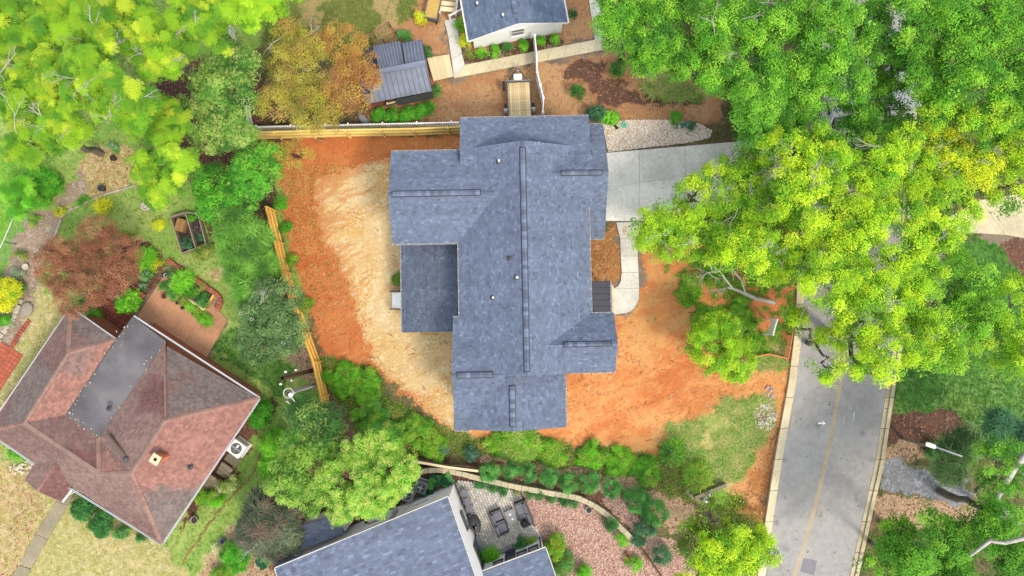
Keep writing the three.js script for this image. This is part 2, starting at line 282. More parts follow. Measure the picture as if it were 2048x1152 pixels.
const CLAYD = rgb(204, 106, 48), CLAYM = rgb(232, 150, 84), GREEN = rgb(110, 138, 56);
function groundColour(x, z, id) {
  const [a, b, c] = PAL[id], n = fbm(x * 0.45, z * 0.45, 3), m = fbm(x * 2.3 + 11, z * 2.3, 3), f = vnoise(x * 11, z * 11), s = hash2(Math.floor(x * 30), Math.floor(z * 30));
  let w1 = sstep(n * 0.6 + m * 0.4, 0.4, 0.62), w2 = sstep(m * 0.5 + f * 0.5, 0.48, 0.72) * 0.8;
  if (id === K.mixed) w1 = sstep(n * 0.55 + m * 0.45, 0.44, 0.53);
  if (id === K.chips || id === K.litter) { w1 = sstep(f, 0.3, 0.8); w2 = s > 0.6 ? 0.9 : 0; }
  const out = [0, 1, 2].map((k) => lerp(lerp(a[k], b[k], w1), c[k], w2));
  if (id === K.sand || id === K.clay) { // washed-out fingers of sand and wet clay, running up to the north-east
    const al = -0.42, u = x * Math.cos(al) + z * Math.sin(al), v = -x * Math.sin(al) + z * Math.cos(al), wv = v + 0.9 * (fbm(u * 0.5, v * 0.6, 2) - 0.5);
    const st = fbm(u * 0.35, wv * 1.9, 4), fine = fbm(u * 1.2 + 5, wv * 6, 3), west = id === K.sand ? sstep(-x, 8.6, 14) : 0;
    if (id === K.sand) { const w = sstep(st * 0.7 + fine * 0.3 + west * 0.26, 0.58, 0.72) * 0.52; for (let k = 0; k < 3; k++) out[k] = lerp(out[k], lerp(CLAYM[k], CLAYD[k], west), w); const g = sstep(fine, 0.52, 0.7) * 0.28; for (let k = 0; k < 3; k++) out[k] = lerp(out[k], PAL[K.sand][1][k] * 0.82, g); }
    else { const rd = sstep(fbm(x * 0.28 + 50, z * 0.5, 3) * 0.7 + fine * 0.3, 0.52, 0.66) * 0.5, pl = sstep(fbm(x * 0.32 + 9, z * 0.34, 3) * 0.75 + m * 0.25, 0.53, 0.68) * 0.5; for (let k = 0; k < 3; k++) out[k] = lerp(lerp(out[k], CLAYD[k], rd), PAL[K.sand][1][k], pl * (1 - rd)); const w = sstep(st * 0.6 + fine * 0.4, 0.53, 0.66) * 0.5; const left = sstep(-x, 6, 9); for (let k = 0; k < 3; k++) { out[k] = lerp(out[k], CLAYD[k] * 0.92, left * 0.62); out[k] = lerp(out[k], left > 0.5 ? CLAYM[k] : PAL[K.clay][1][k] * 1.05, w); } }
  }
  const sp = 0.86 + 0.28 * s * (0.5 + 0.5 * f) + 0.1 * (m - 0.5);
  return out.map((v) => v * sp);
}
const gTex = (() => {
  const W = 2048, Hh = Math.round(W * (Z1 - Z0) / (X1 - X0)), d = new Uint8Array(W * Hh * 4); seedR(3);
  const enc = (v) => 255 * (v <= 0.0031308 ? v * 12.92 : 1.055 * Math.pow(v, 1 / 2.4) - 0.055);
  for (let j = 0; j < Hh; j++) for (let i = 0; i < W; i++) {
    const x = X0 + (i + 0.5) / W * (X1 - X0), z = Z0 + (j + 0.5) / Hh * (Z1 - Z0);
    let id = kindAt(x, z, 1); id = kindAt(x, z, 1, SOFT[id] ?? 0.12); if (id === K.clay && R() < 0.5) { const q = kindAt(x, z, 1, 1.1); if (q === K.wild) id = q; }
    const c = groundColour(x, z, id), o = (j * W + i) * 4;
    for (let k = 0; k < 3; k++) d[o + k] = clamp(enc(c[k]), 0, 255); d[o + 3] = 255;
  }
  const t = new THREE.DataTexture(d, W, Hh); t.magFilter = THREE.LinearFilter; t.minFilter = THREE.LinearMipmapLinearFilter; t.colorSpace = THREE.SRGBColorSpace; t.needsUpdate = true; return t;
})();
const groundMat = std(0xffffff, { map: gTex, roughness: 0.95, bumpMap: T.bump.clone(), bumpScale: 0.02 });
groundMat.bumpMap.repeat.set((X1 - X0) / 2.2, (Z1 - Z0) / 2.2);
const rough = { [K.clay]: 0.09, [K.sand]: 0.07, [K.ditch]: 0.16, [K.mixed]: 0.08, [K.lawn]: 0.02, [K.bed]: 0.05 };
const ditchAt = (x, z) => { if (x < 12 || x > 22 || z < 7.5 || z > 18) return 0; let n = 0; for (let i = 0; i < 9; i++) n += kindAt(x + ((i % 3) - 1) * 0.55, z + (Math.floor(i / 3) - 1) * 0.55, 0) === K.ditch ? 1 : 0; return n / 9; };
// two wheel tracks of the digger, across the clay from the kerb to the house
const TRACKS = [[1585, 760, 1450, 745, 1330, 770, 1230, 800], [1560, 700, 1440, 735, 1330, 720, 1250, 690], [610, 300, 600, 420, 640, 560, 680, 690]].map((t) => new THREE.CatmullRomCurve3(poly(t)).getPoints(60));
const rut = (x, z) => { let d = 9; for (const t of TRACKS) for (const p of t) { const q = Math.hypot(p.x - x, p.z - z); if (q < d) d = q; } return d > 1.4 ? 0 : -0.05 * Math.exp(-(((d - 0.75) / 0.17) ** 2)) + 0.02 * Math.exp(-(((d - 1.05) / 0.14) ** 2)); };
const groundY = (x, z) => groundBase(x, z) - 0.42 * ditchAt(x, z) ** 2;
const groundBase = (x, z) => { const r = rough[kindAt(x, z, 0)] ?? 0.03, al = -0.42, u = x * Math.cos(al) + z * Math.sin(al), v = -x * Math.sin(al) + z * Math.cos(al); return r * (0.9 * (fbm(u * 0.6, v * 1.8, 3) - 0.5) + 0.8 * (fbm(x * 3, z * 3, 3) - 0.5)) - 0.03; };
{
  const N = 500, Mz = Math.round(N * (Z1 - Z0) / (X1 - X0)), pos = new Float32Array((N + 1) * (Mz + 1) * 3), uv = new Float32Array((N + 1) * (Mz + 1) * 2), groups = {}, all = [];
  for (let j = 0; j <= Mz; j++) for (let i = 0; i <= N; i++) { const o = j * (N + 1) + i, x = X0 + i / N * (X1 - X0), z = Z0 + j / Mz * (Z1 - Z0); const kd = kindAt(x, z, 0); pos.set([x, groundY(x, z) + (kd === K.clay || kd === K.sand ? rut(x, z) : 0), z], o * 3); uv.set([i / N, j / Mz], o * 2); }
  const NAME = { [K.floor]: 'ground', [K.clay]: 'bare_clay', [K.sand]: 'sandy_ground', [K.lawn]: 'lawn', [K.dry]: 'dry_lawn', [K.bright]: 'lawn_of_neighbour', [K.dirt]: 'dirt_yard', [K.mulch]: 'mulch_bed', [K.chips]: 'wood_chip_bed', [K.path]: 'bare_path', [K.straw]: 'straw_ground', [K.weeds]: 'weedy_ground', [K.wild]: 'rough_grass', [K.ditch]: 'ditch_terrain', [K.grit]: 'gravel_patch_ground', [K.deep]: 'green_lawn', [K.mixed]: 'patchy_clay_ground', [K.patchy]: 'worn_lawn', [K.litter]: 'leafy_ground', [K.bed]: 'bare_bed_ground', [K.pave]: 'sub_base_ground' };
  for (let j = 0; j < Mz; j++) for (let i = 0; i < N; i++) {
    const a = j * (N + 1) + i, b = a + 1, c = a + N + 1, e = c + 1, id = kindAt(X0 + (i + 0.5) / N * (X1 - X0), Z0 + (j + 0.5) / Mz * (Z1 - Z0), 1), I = groups[id] ??= [];
    I.push(a, c, b, b, c, e); all.push(a, c, b, b, c, e);
  }
  const full = new THREE.BufferGeometry(); full.setAttribute('position', new THREE.BufferAttribute(pos, 3)); full.setIndex(all); full.computeVertexNormals();
  const nor = full.attributes.normal.array;
  for (const [id, I] of Object.entries(groups)) {
    const map = new Map(), P = [], Nn = [], U = [], J = [];
    for (const v of I) { let k = map.get(v); if (k === undefined) { k = map.size; map.set(v, k); P.push(pos[v * 3], pos[v * 3 + 1], pos[v * 3 + 2]); Nn.push(nor[v * 3], nor[v * 3 + 1], nor[v * 3 + 2]); U.push(uv[v * 2], uv[v * 2 + 1]); } J.push(k); }
    const g = new THREE.BufferGeometry(); g.setAttribute('position', new THREE.Float32BufferAttribute(P, 3)); g.setAttribute('normal', new THREE.Float32BufferAttribute(Nn, 3)); g.setAttribute('uv', new THREE.Float32BufferAttribute(U, 2)); g.setIndex(J);
    structure(NAME[id], g, groundMat);
  }
  // the land beyond the survey, out to the horizon
  const far = prism([V(-900, 0, -900), V(900, 0, -900), V(900, 0, 900), V(-900, 0, 900)], -0.22, -0.215, [[V(X0 + 0.5, 0, Z0 + 0.5), V(X1 - 0.5, 0, Z0 + 0.5), V(X1 - 0.5, 0, Z1 - 0.5), V(X0 + 0.5, 0, Z1 - 0.5)]]);
  structure('land', far, std(A(120, 145, 70), { map: T.grit }));
}

// ---------- road, kerbs, drive and paths ----------
const interp = (a, t) => { const n = a.length / 2 - 1, s = clamp(t, 0, 1) * n, i = Math.min(n - 1, Math.floor(s)), f = s - i; return [lerp(a[i * 2], a[i * 2 + 2], f), lerp(a[i * 2 + 1], a[i * 2 + 3], f)]; };
const atY = (a, y) => { for (let i = 0; i + 3 < a.length; i += 2) { const y0 = a[i + 1], y1 = a[i + 3]; if ((y - y0) * (y - y1) <= 0) return lerp(a[i], a[i + 2], (y - y0) / (y1 - y0)); } return a[0]; };
const roadL = [1500, 1320, 1530, 1152, 1543, 1054, 1566, 905, 1591, 768, 1604, 660, 1613, 480, 1622, 280, 1640, 0, 1650, -170];
const roadR = [1655, 1320, 1700, 1152, 1733, 1001, 1750, 928, 1774, 768, 1793, 660, 1803, 480, 1809, 280, 1816, 0, 1822, -170];
{
  const a = [], b = []; for (let y = 1300; y >= -160; y -= 40) { a.push(G(atY(roadL, y), y)); b.push(G(atY(roadR, y), y)); }
  structure('road', prism([...a, ...b.reverse()], -0.1, 0.03), M.asphalt);
  const strip = (c, w0, w1, y0, y1, mat, name) => { const p = [], q = []; for (let y = y0; y >= y1; y -= 20) { p.push(G(c(y) + w0, y)); q.push(G(c(y) + w1, y)); } return structure(name, prism([...p, ...q.reverse()], 0.031, 0.034), mat); };
  const mid = [1560, 1320, 1588, 1152, 1612, 1080, 1641, 968, 1664, 860, 1680, 768, 1691, 680, 1706, 480, 1714, 280, 1728, 0, 1736, -170];
  const cl = (y) => atY(mid, y), faded = (r, g, b) => std(A(r, g, b), { map: T.grit });
  strip(cl, -3.4, -0.6, 1300, -160, faded(226, 200, 150), 'yellow_road_line'); strip(cl, 0.9, 3.4, 1300, -160, faded(226, 200, 150), 'yellow_road_line');
  for (const [dx, y0, y1, w] of [[18, 850, 815, 4], [14, 905, 878, 3], [12, 965, 940, 3], [10, 1030, 1000, 3], [-100 + 16, 860, 805, 5]]) strip((y) => cl(y) + dx, 0, w, y0, y1, faded(205, 196, 182), 'worn_road_paint');
  strip((y) => 1705 + (840 - y) * 0.15, 0, 1.6, 842, 820, faded(232, 246, 236), 'survey_paint_line');
  // the small painted arrow in the west lane
  structure('painted_arrow', merge([prism(poly([1636, 845, 1645, 845, 1645, 847.5, 1636, 847.5]), 0.031, 0.035), prism(poly([1644, 841.5, 1651, 846.5, 1645, 850.5, 1646.5, 846.3]), 0.031, 0.035)]), M.white);
  structure('tarred_patch', prism(poly([1607, 1115, 1634, 1121, 1628, 1150, 1600, 1143]), 0.0305, 0.0335), std(A(158, 156, 162), { map: T.asphalt }));
  seedR(5);
  for (const [e, side, mat] of [[roadL, -1, M.concreteTan], [roadR, 1, M.concreteTan]]) { // kerb stones laid end to end with open joints
    const k = new THREE.Group(); k.name = numbered('kerb'); k.userData.kind = 'structure'; scene.add(k);
    const shades = [0.93, 1, 1.05, 0.88].map((s) => { const m = mat.clone(); m.color.multiplyScalar(s * (side > 0 ? 0.82 : 1)); return m; });
    const cut = new Set([11, 21]);
    for (let i = 0, y = 1290; y > -150; i++, y -= 62) {
      const y1 = Math.max(-150, y - 61), w = 8.5 * side, mid = (y + y1) / 2, L = (q, o) => G(atY(e, q) + o * side, q);
      const g = merge([prism([L(y, -0.3), L(mid, -0.3), L(y1, -0.3), L(y1, 8.2), L(mid, 8.2), L(y, 8.2)], -0.1, 0.055), prism([L(y, 8.2), L(mid, 8.2), L(y1, 8.2), L(y1, 15.5), L(mid, 15.5), L(y, 15.5)], -0.1, 0.15 + RR(-0.006, 0.006))]);
      mesh('kerb_stone', g, pick(shades), k);
    }
  }
}
function slabs(name, list, mats, y1 = 0.06, kindOf = 'slab') {
  const g = new THREE.Group(); g.name = numbered(name); g.userData.kind = 'structure'; scene.add(g);
  for (const a of list) { const p = poly(a), c = p.reduce((s, q) => s.add(q), V(0, 0, 0)).divideScalar(p.length); mesh(kindOf, prism(p.map((q) => q.clone().sub(c).setLength(Math.max(0.01, q.distanceTo(c) - 0.012)).add(c)), -0.12, y1 + RR(-0.004, 0.004)), pick(mats), g); }
  return g;
}
const tone = (m, ...k) => k.map((s) => { const c = m.clone(); c.color.multiplyScalar(s); return c; });
seedR(21);
{
  const xs = [1150, 1278, 1370, 1465, 1555, 1628], top = (x) => lerp(306, 271, (x - 1213) / 407), midY = (x) => lerp(375, 318, (x - 1213) / 407), bot = [440, 443, 424, 404, 388, 380], L = [];
  for (let i = 0; i < 5; i++) { const a = xs[i], b = xs[i + 1]; L.push([a, top(a), b, top(b), b, midY(b), a, midY(a)], [a, midY(a), b, midY(b), b, bot[i + 1], a, bot[i]]); }
  slabs('driveway', L, tone(M.concrete, 0.94, 1, 1.04, 0.9));
  const arc = (cx, cy, rx, ry, a0, a1, n) => { const o = []; for (let i = 0; i <= n; i++) { const t = (a0 + (a1 - a0) * i / n) * Math.PI / 180; o.push(cx + rx * Math.cos(t), cy + ry * Math.sin(t)); } return o; };
  slabs('front_walk', [[1232, 445, 1283, 443, 1274, 478, 1240, 478], [1240, 478, 1274, 478, 1275, 512, 1241, 512], [1241, 512, 1275, 512, 1277, 545, 1243, 545],
    [1243, 545, 1277, 545, 1278, 577, 1228, 577, 1236, 572, 1241, 562], [1228, 577, 1278, 577, 1278, 590, ...arc(1246, 590, 32, 37, 0, 80, 5), 1228, 629]], tone(M.concreteWhite, 0.92, 1, 1.03), 0.07);
  slabs('porch_step', [[1219, 563, 1228, 576, 1228, 629, 1219, 629]], [M.concreteTan], 0.2);
  // walk round the white house
  const wa = (t) => [lerp(908, 1250, t), lerp(157, 92, t)], wb = (t) => [lerp(930, 1250, t), lerp(130, 68, t)], W = [];
  for (let i = 0; i < 11; i++) { const [a, b] = wa(i / 11), [c, d] = wa((i + 1) / 11), [e, f] = wb((i + 1) / 11), [g, h] = wb(i / 11); W.push([a, b, c, d, e, f, g, h]); }
  slabs('garden_walk', W, tone(M.concreteTan, 0.95, 1, 1.03, 0.9));
  slabs('side_walk', [[889, 42, 912, 36, 918, 70, 897, 76], [897, 76, 918, 70, 924, 108, 903, 118], [903, 118, 924, 108, 930, 130, 908, 157], [1172, -40, 1190, -44, 1212, 78, 1190, 82]], tone(M.concreteWhite, 0.96, 1));
  slabs('neighbour_driveway', [[1885, 440, 1960, 400, 2010, 470, 1885, 462], [1960, 400, 2060, 385, 2080, 482, 2010, 470], [2060, 385, 2200, 370, 2220, 500, 2080, 482]], tone(M.concreteTan, 0.8, 0.86));
  slabs('front_path', [[122, 985, 150, 985, 137, 1010, 112, 1004], [112, 1004, 137, 1010, 96, 1078, 72, 1068], [72, 1068, 96, 1078, 64, 1135, 40, 1126], [39, 1130, 62, 1138, 10, 1230, -18, 1216]], tone(M.concreteOld, 0.9, 1, 1.06), 0.05);
  slabs('brown_patio', [[270, 640, 330, 548, 420, 600, 362, 700], [420, 600, 455, 640, 410, 722, 362, 700], [210, 690, 270, 640, 362, 700, 340, 740]], tone(M.brownConcrete, 0.95, 1, 1.05), 0.04);
}
// ---------- roofs ----------
function slab3(pts, t, lift = 0) { // a flat slab of thickness t hanging below the loop
  const up = pts.map((p) => p.clone().add(V(0, lift, 0))), dn = up.map((p) => p.clone().sub(V(0, t, 0)));
  return facets([up, dn.slice().reverse(), ...up.map((p, i) => { const j = (i + 1) % up.length; return [dn[i], dn[j], up[j], p]; })]);
}
function clipPoly(p, e) { // Sutherland-Hodgman: p clipped by the convex loop e (both [u, v], e counter-clockwise)
  for (let i = 0; i < e.length && p.length; i++) {
    const [ax, ay] = e[i], [bx, by] = e[(i + 1) % e.length], side = (q) => (bx - ax) * (q[1] - ay) - (by - ay) * (q[0] - ax), o = [];
    p.forEach((q, k) => { const r = p[(k + 1) % p.length], s = side(q), t = side(r); if (s >= 0) o.push(q); if ((s >= 0) !== (t >= 0)) { const f = s / (s - t); o.push([q[0] + (r[0] - q[0]) * f, q[1] + (r[1] - q[1]) * f]); } });
    p = o;
  }
  return p;
}
const shingleMat = new THREE.MeshStandardMaterial({ vertexColors: true, roughness: 0.92, map: T.grit });
// every shingle tab of a roof face: pts = loop whose first edge is the eave
function shingleGeo(pts, { exp = 0.145, w = [0.11, 0.27], color, keep, thick = 0.038, stagger }) {
  const n = V(0, 0, 0); pts.forEach((p, i) => { const q = pts[(i + 1) % pts.length]; n.x += (p.y - q.y) * (p.z + q.z); n.y += (p.z - q.z) * (p.x + q.x); n.z += (p.x - q.x) * (p.y + q.y); }); n.normalize(); if (n.y < 0) n.negate();
  const u = Math.abs(n.y) > 0.9999 ? V(1, 0, 0) : V(-n.z, 0, n.x).normalize(); let v = n.clone().cross(u); if (v.y < 0) { v.negate(); u.negate(); }
  let base = pts.reduce((a, b) => (b.clone().sub(a).dot(v) < 0 ? b : a)); const o = base, c = pts.reduce((s, p) => s.add(p), V(0, 0, 0)).divideScalar(pts.length), hgt = c.clone().sub(o).dot(n);
  let e = pts.map((p) => { const d = p.clone().sub(o); return [d.dot(u), d.dot(v)]; });
  let ar = 0; e.forEach((a, i) => { const b = e[(i + 1) % e.length]; ar += a[0] * b[1] - a[1] * b[0]; }); if (ar < 0) e = e.reverse();
  const us = e.map((a) => a[0]), vs = e.map((a) => a[1]), u0 = Math.min(...us), u1 = Math.max(...us), v0 = Math.min(...vs), v1 = Math.max(...vs);
  const P = [], C = [], U = [], at = (a, b, h) => V(o.x + u.x * a + v.x * b + n.x * (hgt + h), o.y + u.y * a + v.y * b + n.y * (hgt + h), o.z + u.z * a + v.z * b + n.z * (hgt + h));
  const tri = (a, b, c, k) => { for (const q of [a, b, c]) { P.push(q.x, q.y, q.z); C.push(k.r, k.g, k.b); U.push(q.x, q.z); } };
  for (let b = v0 - 0.01, row = 0; b < v1; b += exp, row++) { const batch = RR(0.955, 1.045);
    for (let a = u0 - R() * 0.3 - (stagger ? (row % 2) * w[0] / 2 : 0); a < u1;) {
      const L = RR(...w), up = R() * 0.5, q = clipPoly([[a, b], [a + L - 0.006, b], [a + L - 0.006, b + exp + 0.02], [a, b + exp + 0.02]], e); a += L;
      if (q.length < 3) continue;
      const m = q.reduce((s, t) => [s[0] + t[0] / q.length, s[1] + t[1] / q.length], [0, 0]), mid = at(m[0], m[1], 0);
      if (keep && !keep(mid)) continue;
      const k = color(mid).multiplyScalar(batch), lift = (t) => thick * (1 + up * 0.5) - (t - b) / (exp + 0.02) * (thick * 0.85), top = q.map((t) => at(t[0], t[1], lift(t[1])));
      for (let i = 1; i < top.length - 1; i++) tri(top[0], top[i], top[i + 1], k);
      q.forEach((t, i) => { const s = q[(i + 1) % q.length]; if (Math.abs(t[1] - b) < 0.004 && Math.abs(s[1] - b) < 0.004) { const d = at(t[0], t[1], -0.01), f = at(s[0], s[1], -0.01); tri(d, f, top[(i + 1) % q.length], k); tri(d, top[(i + 1) % q.length], top[i], k); } });
    }
  }
  const g = new THREE.BufferGeometry(); g.setAttribute('position', new THREE.Float32BufferAttribute(P, 3)); g.setAttribute('color', new THREE.Float32BufferAttribute(C, 3)); g.setAttribute('uv', new THREE.Float32BufferAttribute(U, 2)); g.computeVertexNormals(); return g;
}
function flatten(pts) { // a loop moved straight up or down on to its best plane
  const n = V(0, 0, 0), c = pts.reduce((s, p) => s.add(p), V(0, 0, 0)).divideScalar(pts.length); pts.forEach((p, i) => { const q = pts[(i + 1) % pts.length]; n.x += (p.y - q.y) * (p.z + q.z); n.y += (p.z - q.z) * (p.x + q.x); n.z += (p.x - q.x) * (p.y + q.y); });
  return pts.map((p) => p.clone().setY(c.y - ((p.x - c.x) * n.x + (p.z - c.z) * n.z) / n.y));
}
function roofFace(house, pts, o, name = 'roof') {
  pts = flatten(pts);
  const deck = mesh(name, slab3(pts, o.t ?? 0.14), o.deck ?? M.roofDeck, house), s = mesh('shingles', shingleGeo(pts, o), o.mat ?? shingleMat, deck); s.userData.kind = 'stuff'; return deck;
}
const slate = (k = 1, warm = 0) => (p) => { const r = R(), f = (0.64 + 0.16 * R() + (r > 0.91 ? 0.2 : r < 0.14 ? -0.13 : 0) + 0.1 * (fbm(p.x * 0.5, p.z * 0.5 + p.y, 2) - 0.5)) * k; return A(142 + warm, 158 + warm * 0.3, 186, f); };
// caps laid one by one over a ridge or hip from a to b; na, nb = outward-down directions of the two faces
const capGeos = new Map();
function caps(parent, a, b, da, db, { step = 0.27, w = 0.16, mats, t = 0.028, lift = 0.03, name = 'ridge_cap' }) {
  const d = b.clone().sub(a), L = d.length(), n = Math.max(1, Math.floor(L / step)); d.normalize();
  for (let i = 0; i < n; i++) {
    const p = a.clone().addScaledVector(d, (i + 0.5) * L / n), l = L / n * 0.49, loops = [];
    for (const s of [da, db]) { const q = s.clone().normalize().multiplyScalar(w), f = d.clone().multiplyScalar(l), r = d.clone().multiplyScalar(-l), hi = V(0, lift + t, 0), lo = V(0, lift + t * 0.45, 0), zero = V(0, 0, 0); const A1 = r.clone().add(hi), B1 = f.clone().add(lo), C1 = f.clone().add(q).add(lo), D1 = r.clone().add(q).add(hi), dn = V(0, -(lift + t) * 1.1, 0); loops.push([A1, B1, C1, D1], [D1, C1, C1.clone().add(dn), D1.clone().add(dn)], [A1, D1, D1.clone().add(dn), A1.clone().add(dn)]); }
    const m = mesh(name, facets(loops), pick(mats), parent); m.position.copy(p);
  }
}
const slateMats = [0.52, 0.62, 0.72, 0.92].map((k) => std(A(146, 162, 190, k), { map: T.grit, roughness: 0.92 }));
// a trough hung along an eave from a to b, out = outward direction
function gutter(parent, a, b, out, mat = M.gutter, brackets = 0.62, size = 0.08) {
  const o = out.clone().setY(0).normalize(), A1 = a.clone().addScaledVector(o, 0.05), B1 = b.clone().addScaledVector(o, 0.05), y = V(0, -0.09, 0);
  const g = [beam(A1.clone().add(y), B1.clone().add(y), size, 0.015), beam(A1.clone().addScaledVector(o, size / 2).add(V(0, -0.045, 0)), B1.clone().addScaledVector(o, size / 2).add(V(0, -0.045, 0)), 0.02, 0.09), beam(A1.clone().addScaledVector(o, -size / 2).add(V(0, -0.05, 0)), B1.clone().addScaledVector(o, -size / 2).add(V(0, -0.05, 0)), 0.012, 0.08)];
  const m = mesh('gutter', g, mat, parent);
  if (brackets) { const L = a.distanceTo(b), n = Math.floor(L / brackets), q = []; for (let i = 0; i < n; i++) { const p = A1.clone().lerp(B1, (i + 0.5) / n); q.push(box(0.035, 0.02, size + 0.01, p.x, p.y + 0.012, p.z, Math.atan2(o.x, o.z))); } if (q.length) mesh('gutter_bracket', q, M.bracket, m).userData.kind = 'stuff'; }
  return m;
}
const wallBox = (pts, y0, y1) => prism(pts, y0, y1);
function windowIn(house, a, b, s, w, y0, y1, frame = M.white, name = 'window', bars = 1, pane = M.glass) { // a window in the wall from a to b (seen from outside), centred s metres along
  const d = b.clone().sub(a).setY(0).normalize(), n = V(-d.z, 0, d.x), c = a.clone().addScaledVector(d, s), ry = Math.atan2(-d.z, d.x), h = y1 - y0, f = 0.07;
  const at = (x, y, z) => { const p = c.clone().addScaledVector(d, x).addScaledVector(n, z); return [p.x, y, p.z, ry]; };
  const parts = [box(w + 2 * f, f, 0.1, ...at(0, y1 + f / 2, 0.03)), box(w + 2 * f + 0.06, f, 0.16, ...at(0, y0 - f / 2, 0.05)), box(f, h, 0.1, ...at(-w / 2 - f / 2, (y0 + y1) / 2, 0.03)), box(f, h, 0.1, ...at(w / 2 + f / 2, (y0 + y1) / 2, 0.03))];
  if (bars) parts.push(box(w, 0.03, 0.05, ...at(0, (y0 + y1) / 2, 0.02)));
  const m = mesh(name, parts, frame, house); mesh('pane', box(w, h, 0.02, ...at(0, (y0 + y1) / 2, 0.012)), pane, m); return m;
}
function ventPipe(house, p, r = 0.05, h = 0.35, mat = M.white) { const m = mesh('vent_pipe', [cyl(r, r, h, p.x, p.y + h / 2, p.z, 12), xf(new THREE.TorusGeometry(r, r * 0.3, 6, 14), p.x, p.y + h, p.z, 0, Math.PI / 2)], mat, house); mesh('flashing', cyl(0.2, 0.08, 0.12, p.x, p.y + 0.05, p.z, 14), M.darkGrey, m); return m; }

// ---------- the new house in the middle ----------
seedR(100);
{
  const O = G(1045, 576, 0), TURN = 1.1 * Math.PI / 180, house = thing('house', 'large new house with intersecting slate-grey shingle gables on the bare clay lot', 'house', O, TURN);
  const inv = new THREE.Matrix4().makeRotationY(-TURN), L = (x, y, h) => G(x, y, h).sub(O.clone()).applyMatrix4(inv).setY(h);
  const vol = []; // gables: ridge along axis a ('x' or 'z') from a0 to a1, across from b0 over r to b1
  const add = (ax, a0, a1, b0, r, b1, e0, rh, e1) => vol.push({ ax, a0, a1, b0, r, b1, e0, rh, e1 });
  const X = (x, y, h) => L(x, y, h).x, Zl = (x, y, h) => L(x, y, h).z;
  const EV = 5.6, RH = 7.6;
  add('z', Zl(1045, 281, RH), Zl(1055, 752, RH), X(919, 560, EV), X(1050, 540, RH), X(1179, 520, EV), EV, RH, EV);        // long north-south body
  add('x', X(920, 300, 5.9), X(1181, 290, 5.9), Zl(1050, 235, 5.3), Zl(1050, 312, 6.25), Zl(1050, 374, EV), 5.3, 6.25, EV);   // north block
  add('x', X(776, 388, 6.87), X(1010, 388, 6.87), Zl(850, 303, EV), Zl(850, 387, 6.87), Zl(850, 486, EV), EV, 6.87, EV);    // west wing
  add('x', X(1090, 345, 6.7), X(1217, 345, 6.7), Zl(1190, 250, 4.9), Zl(1190, 345, 6.8), Zl(1190, 476, 4.2), 4.9, 6.8, 4.2);  // garage wing
  add('x', X(1080, 688, 6.9), X(1236, 688, 6.9), Zl(1180, 628, EV), Zl(1180, 688, 6.95), Zl(1180, 743, EV), EV, 6.95, EV);  // south-east wing
  add('x', X(904, 750, 6.9), X(1010, 750, 6.9), Zl(950, 635, EV), Zl(950, 750, 6.87), Zl(950, 859, EV), EV, 6.87, EV);      // south-west wing
  add('z', Zl(1020, 742, 6.8), Zl(1024, 863, 6.85), X(907, 800, EV), X(1025, 800, 6.85), X(1130, 800, EV), EV, 6.85, EV);   // south bay
  const heightAt = (p, skip) => { let h = -1; vol.forEach((v, i) => { if (i === skip) return; const a = v.ax === 'x' ? p.x : p.z, b = v.ax === 'x' ? p.z : p.x; if (a < v.a0 || a > v.a1 || b < v.b0 || b > v.b1) return; h = Math.max(h, b < v.r ? lerp(v.e0, v.rh, (b - v.b0) / (v.r - v.b0)) : lerp(v.rh, v.e1, (b - v.r) / (v.b1 - v.r))); }); return h; };
  const P3 = (v, a, b, h) => v.ax === 'x' ? V(a, h, b) : V(b, h, a);
  const wall = [];
  vol.forEach((v, i) => {
    const keep = (p) => heightAt(p, i) < p.y + 0.05, o = { color: slate(), keep, exp: 0.14 };
    roofFace(house, [P3(v, v.a0, v.b0, v.e0), P3(v, v.a1, v.b0, v.e0), P3(v, v.a1, v.r, v.rh), P3(v, v.a0, v.r, v.rh)], o);
    roofFace(house, [P3(v, v.a1, v.b1, v.e1), P3(v, v.a0, v.b1, v.e1), P3(v, v.a0, v.r, v.rh), P3(v, v.a1, v.r, v.rh)], o);
    const q = 0.38, p = v.ax === 'x' ? [V(v.a0 + q, 0, v.b0 + q), V(v.a1 - q, 0, v.b0 + q), V(v.a1 - q, 0, v.b1 - q), V(v.a0 + q, 0, v.b1 - q)] : [V(v.b0 + q, 0, v.a0 + q), V(v.b1 - q, 0, v.a0 + q), V(v.b1 - q, 0, v.a1 - q), V(v.b0 + q, 0, v.a1 - q)];
    wall.push(wallBox(p, 0, Math.min(v.e0, v.e1) - 0.02 - i * 0.004));
    const m = (a) => [P3(v, a, v.b0 + q, v.e0), P3(v, a, v.b1 - q, v.e1), P3(v, a, v.r, v.rh - 0.18)]; wall.push(facets([m(v.a0 + q)]), facets([m(v.a1 - q)]));
    for (const a of [v.a0, v.a1]) { const s = a === v.a0 ? 0.02 : -0.02; if (heightAt(P3(v, a + s * 10, v.r, v.rh), i) < v.rh) { mesh('rake_board', [beam(P3(v, a + s, v.b0, v.e0 - 0.1), P3(v, a + s, v.r, v.rh - 0.1), 0.03, 0.2), beam(P3(v, a + s, v.r, v.rh - 0.1), P3(v, a + s, v.b1, v.e1 - 0.1), 0.03, 0.2)], M.white, house); } }
  });
  mesh('wall', wall, M.siding, house);
  const [m0, n0, w0, g0, se, sw, sb] = vol, gut = (a, b, o) => gutter(house, a, b, o);
  gut(V(m0.b0, EV, Zl(918, 487, EV)), V(m0.b0, EV, sw.b0), V(-1, 0, 0)); gut(V(m0.b1, EV, Zl(1178, 408, EV)), V(m0.b1, EV, se.b0), V(1, 0, 0));
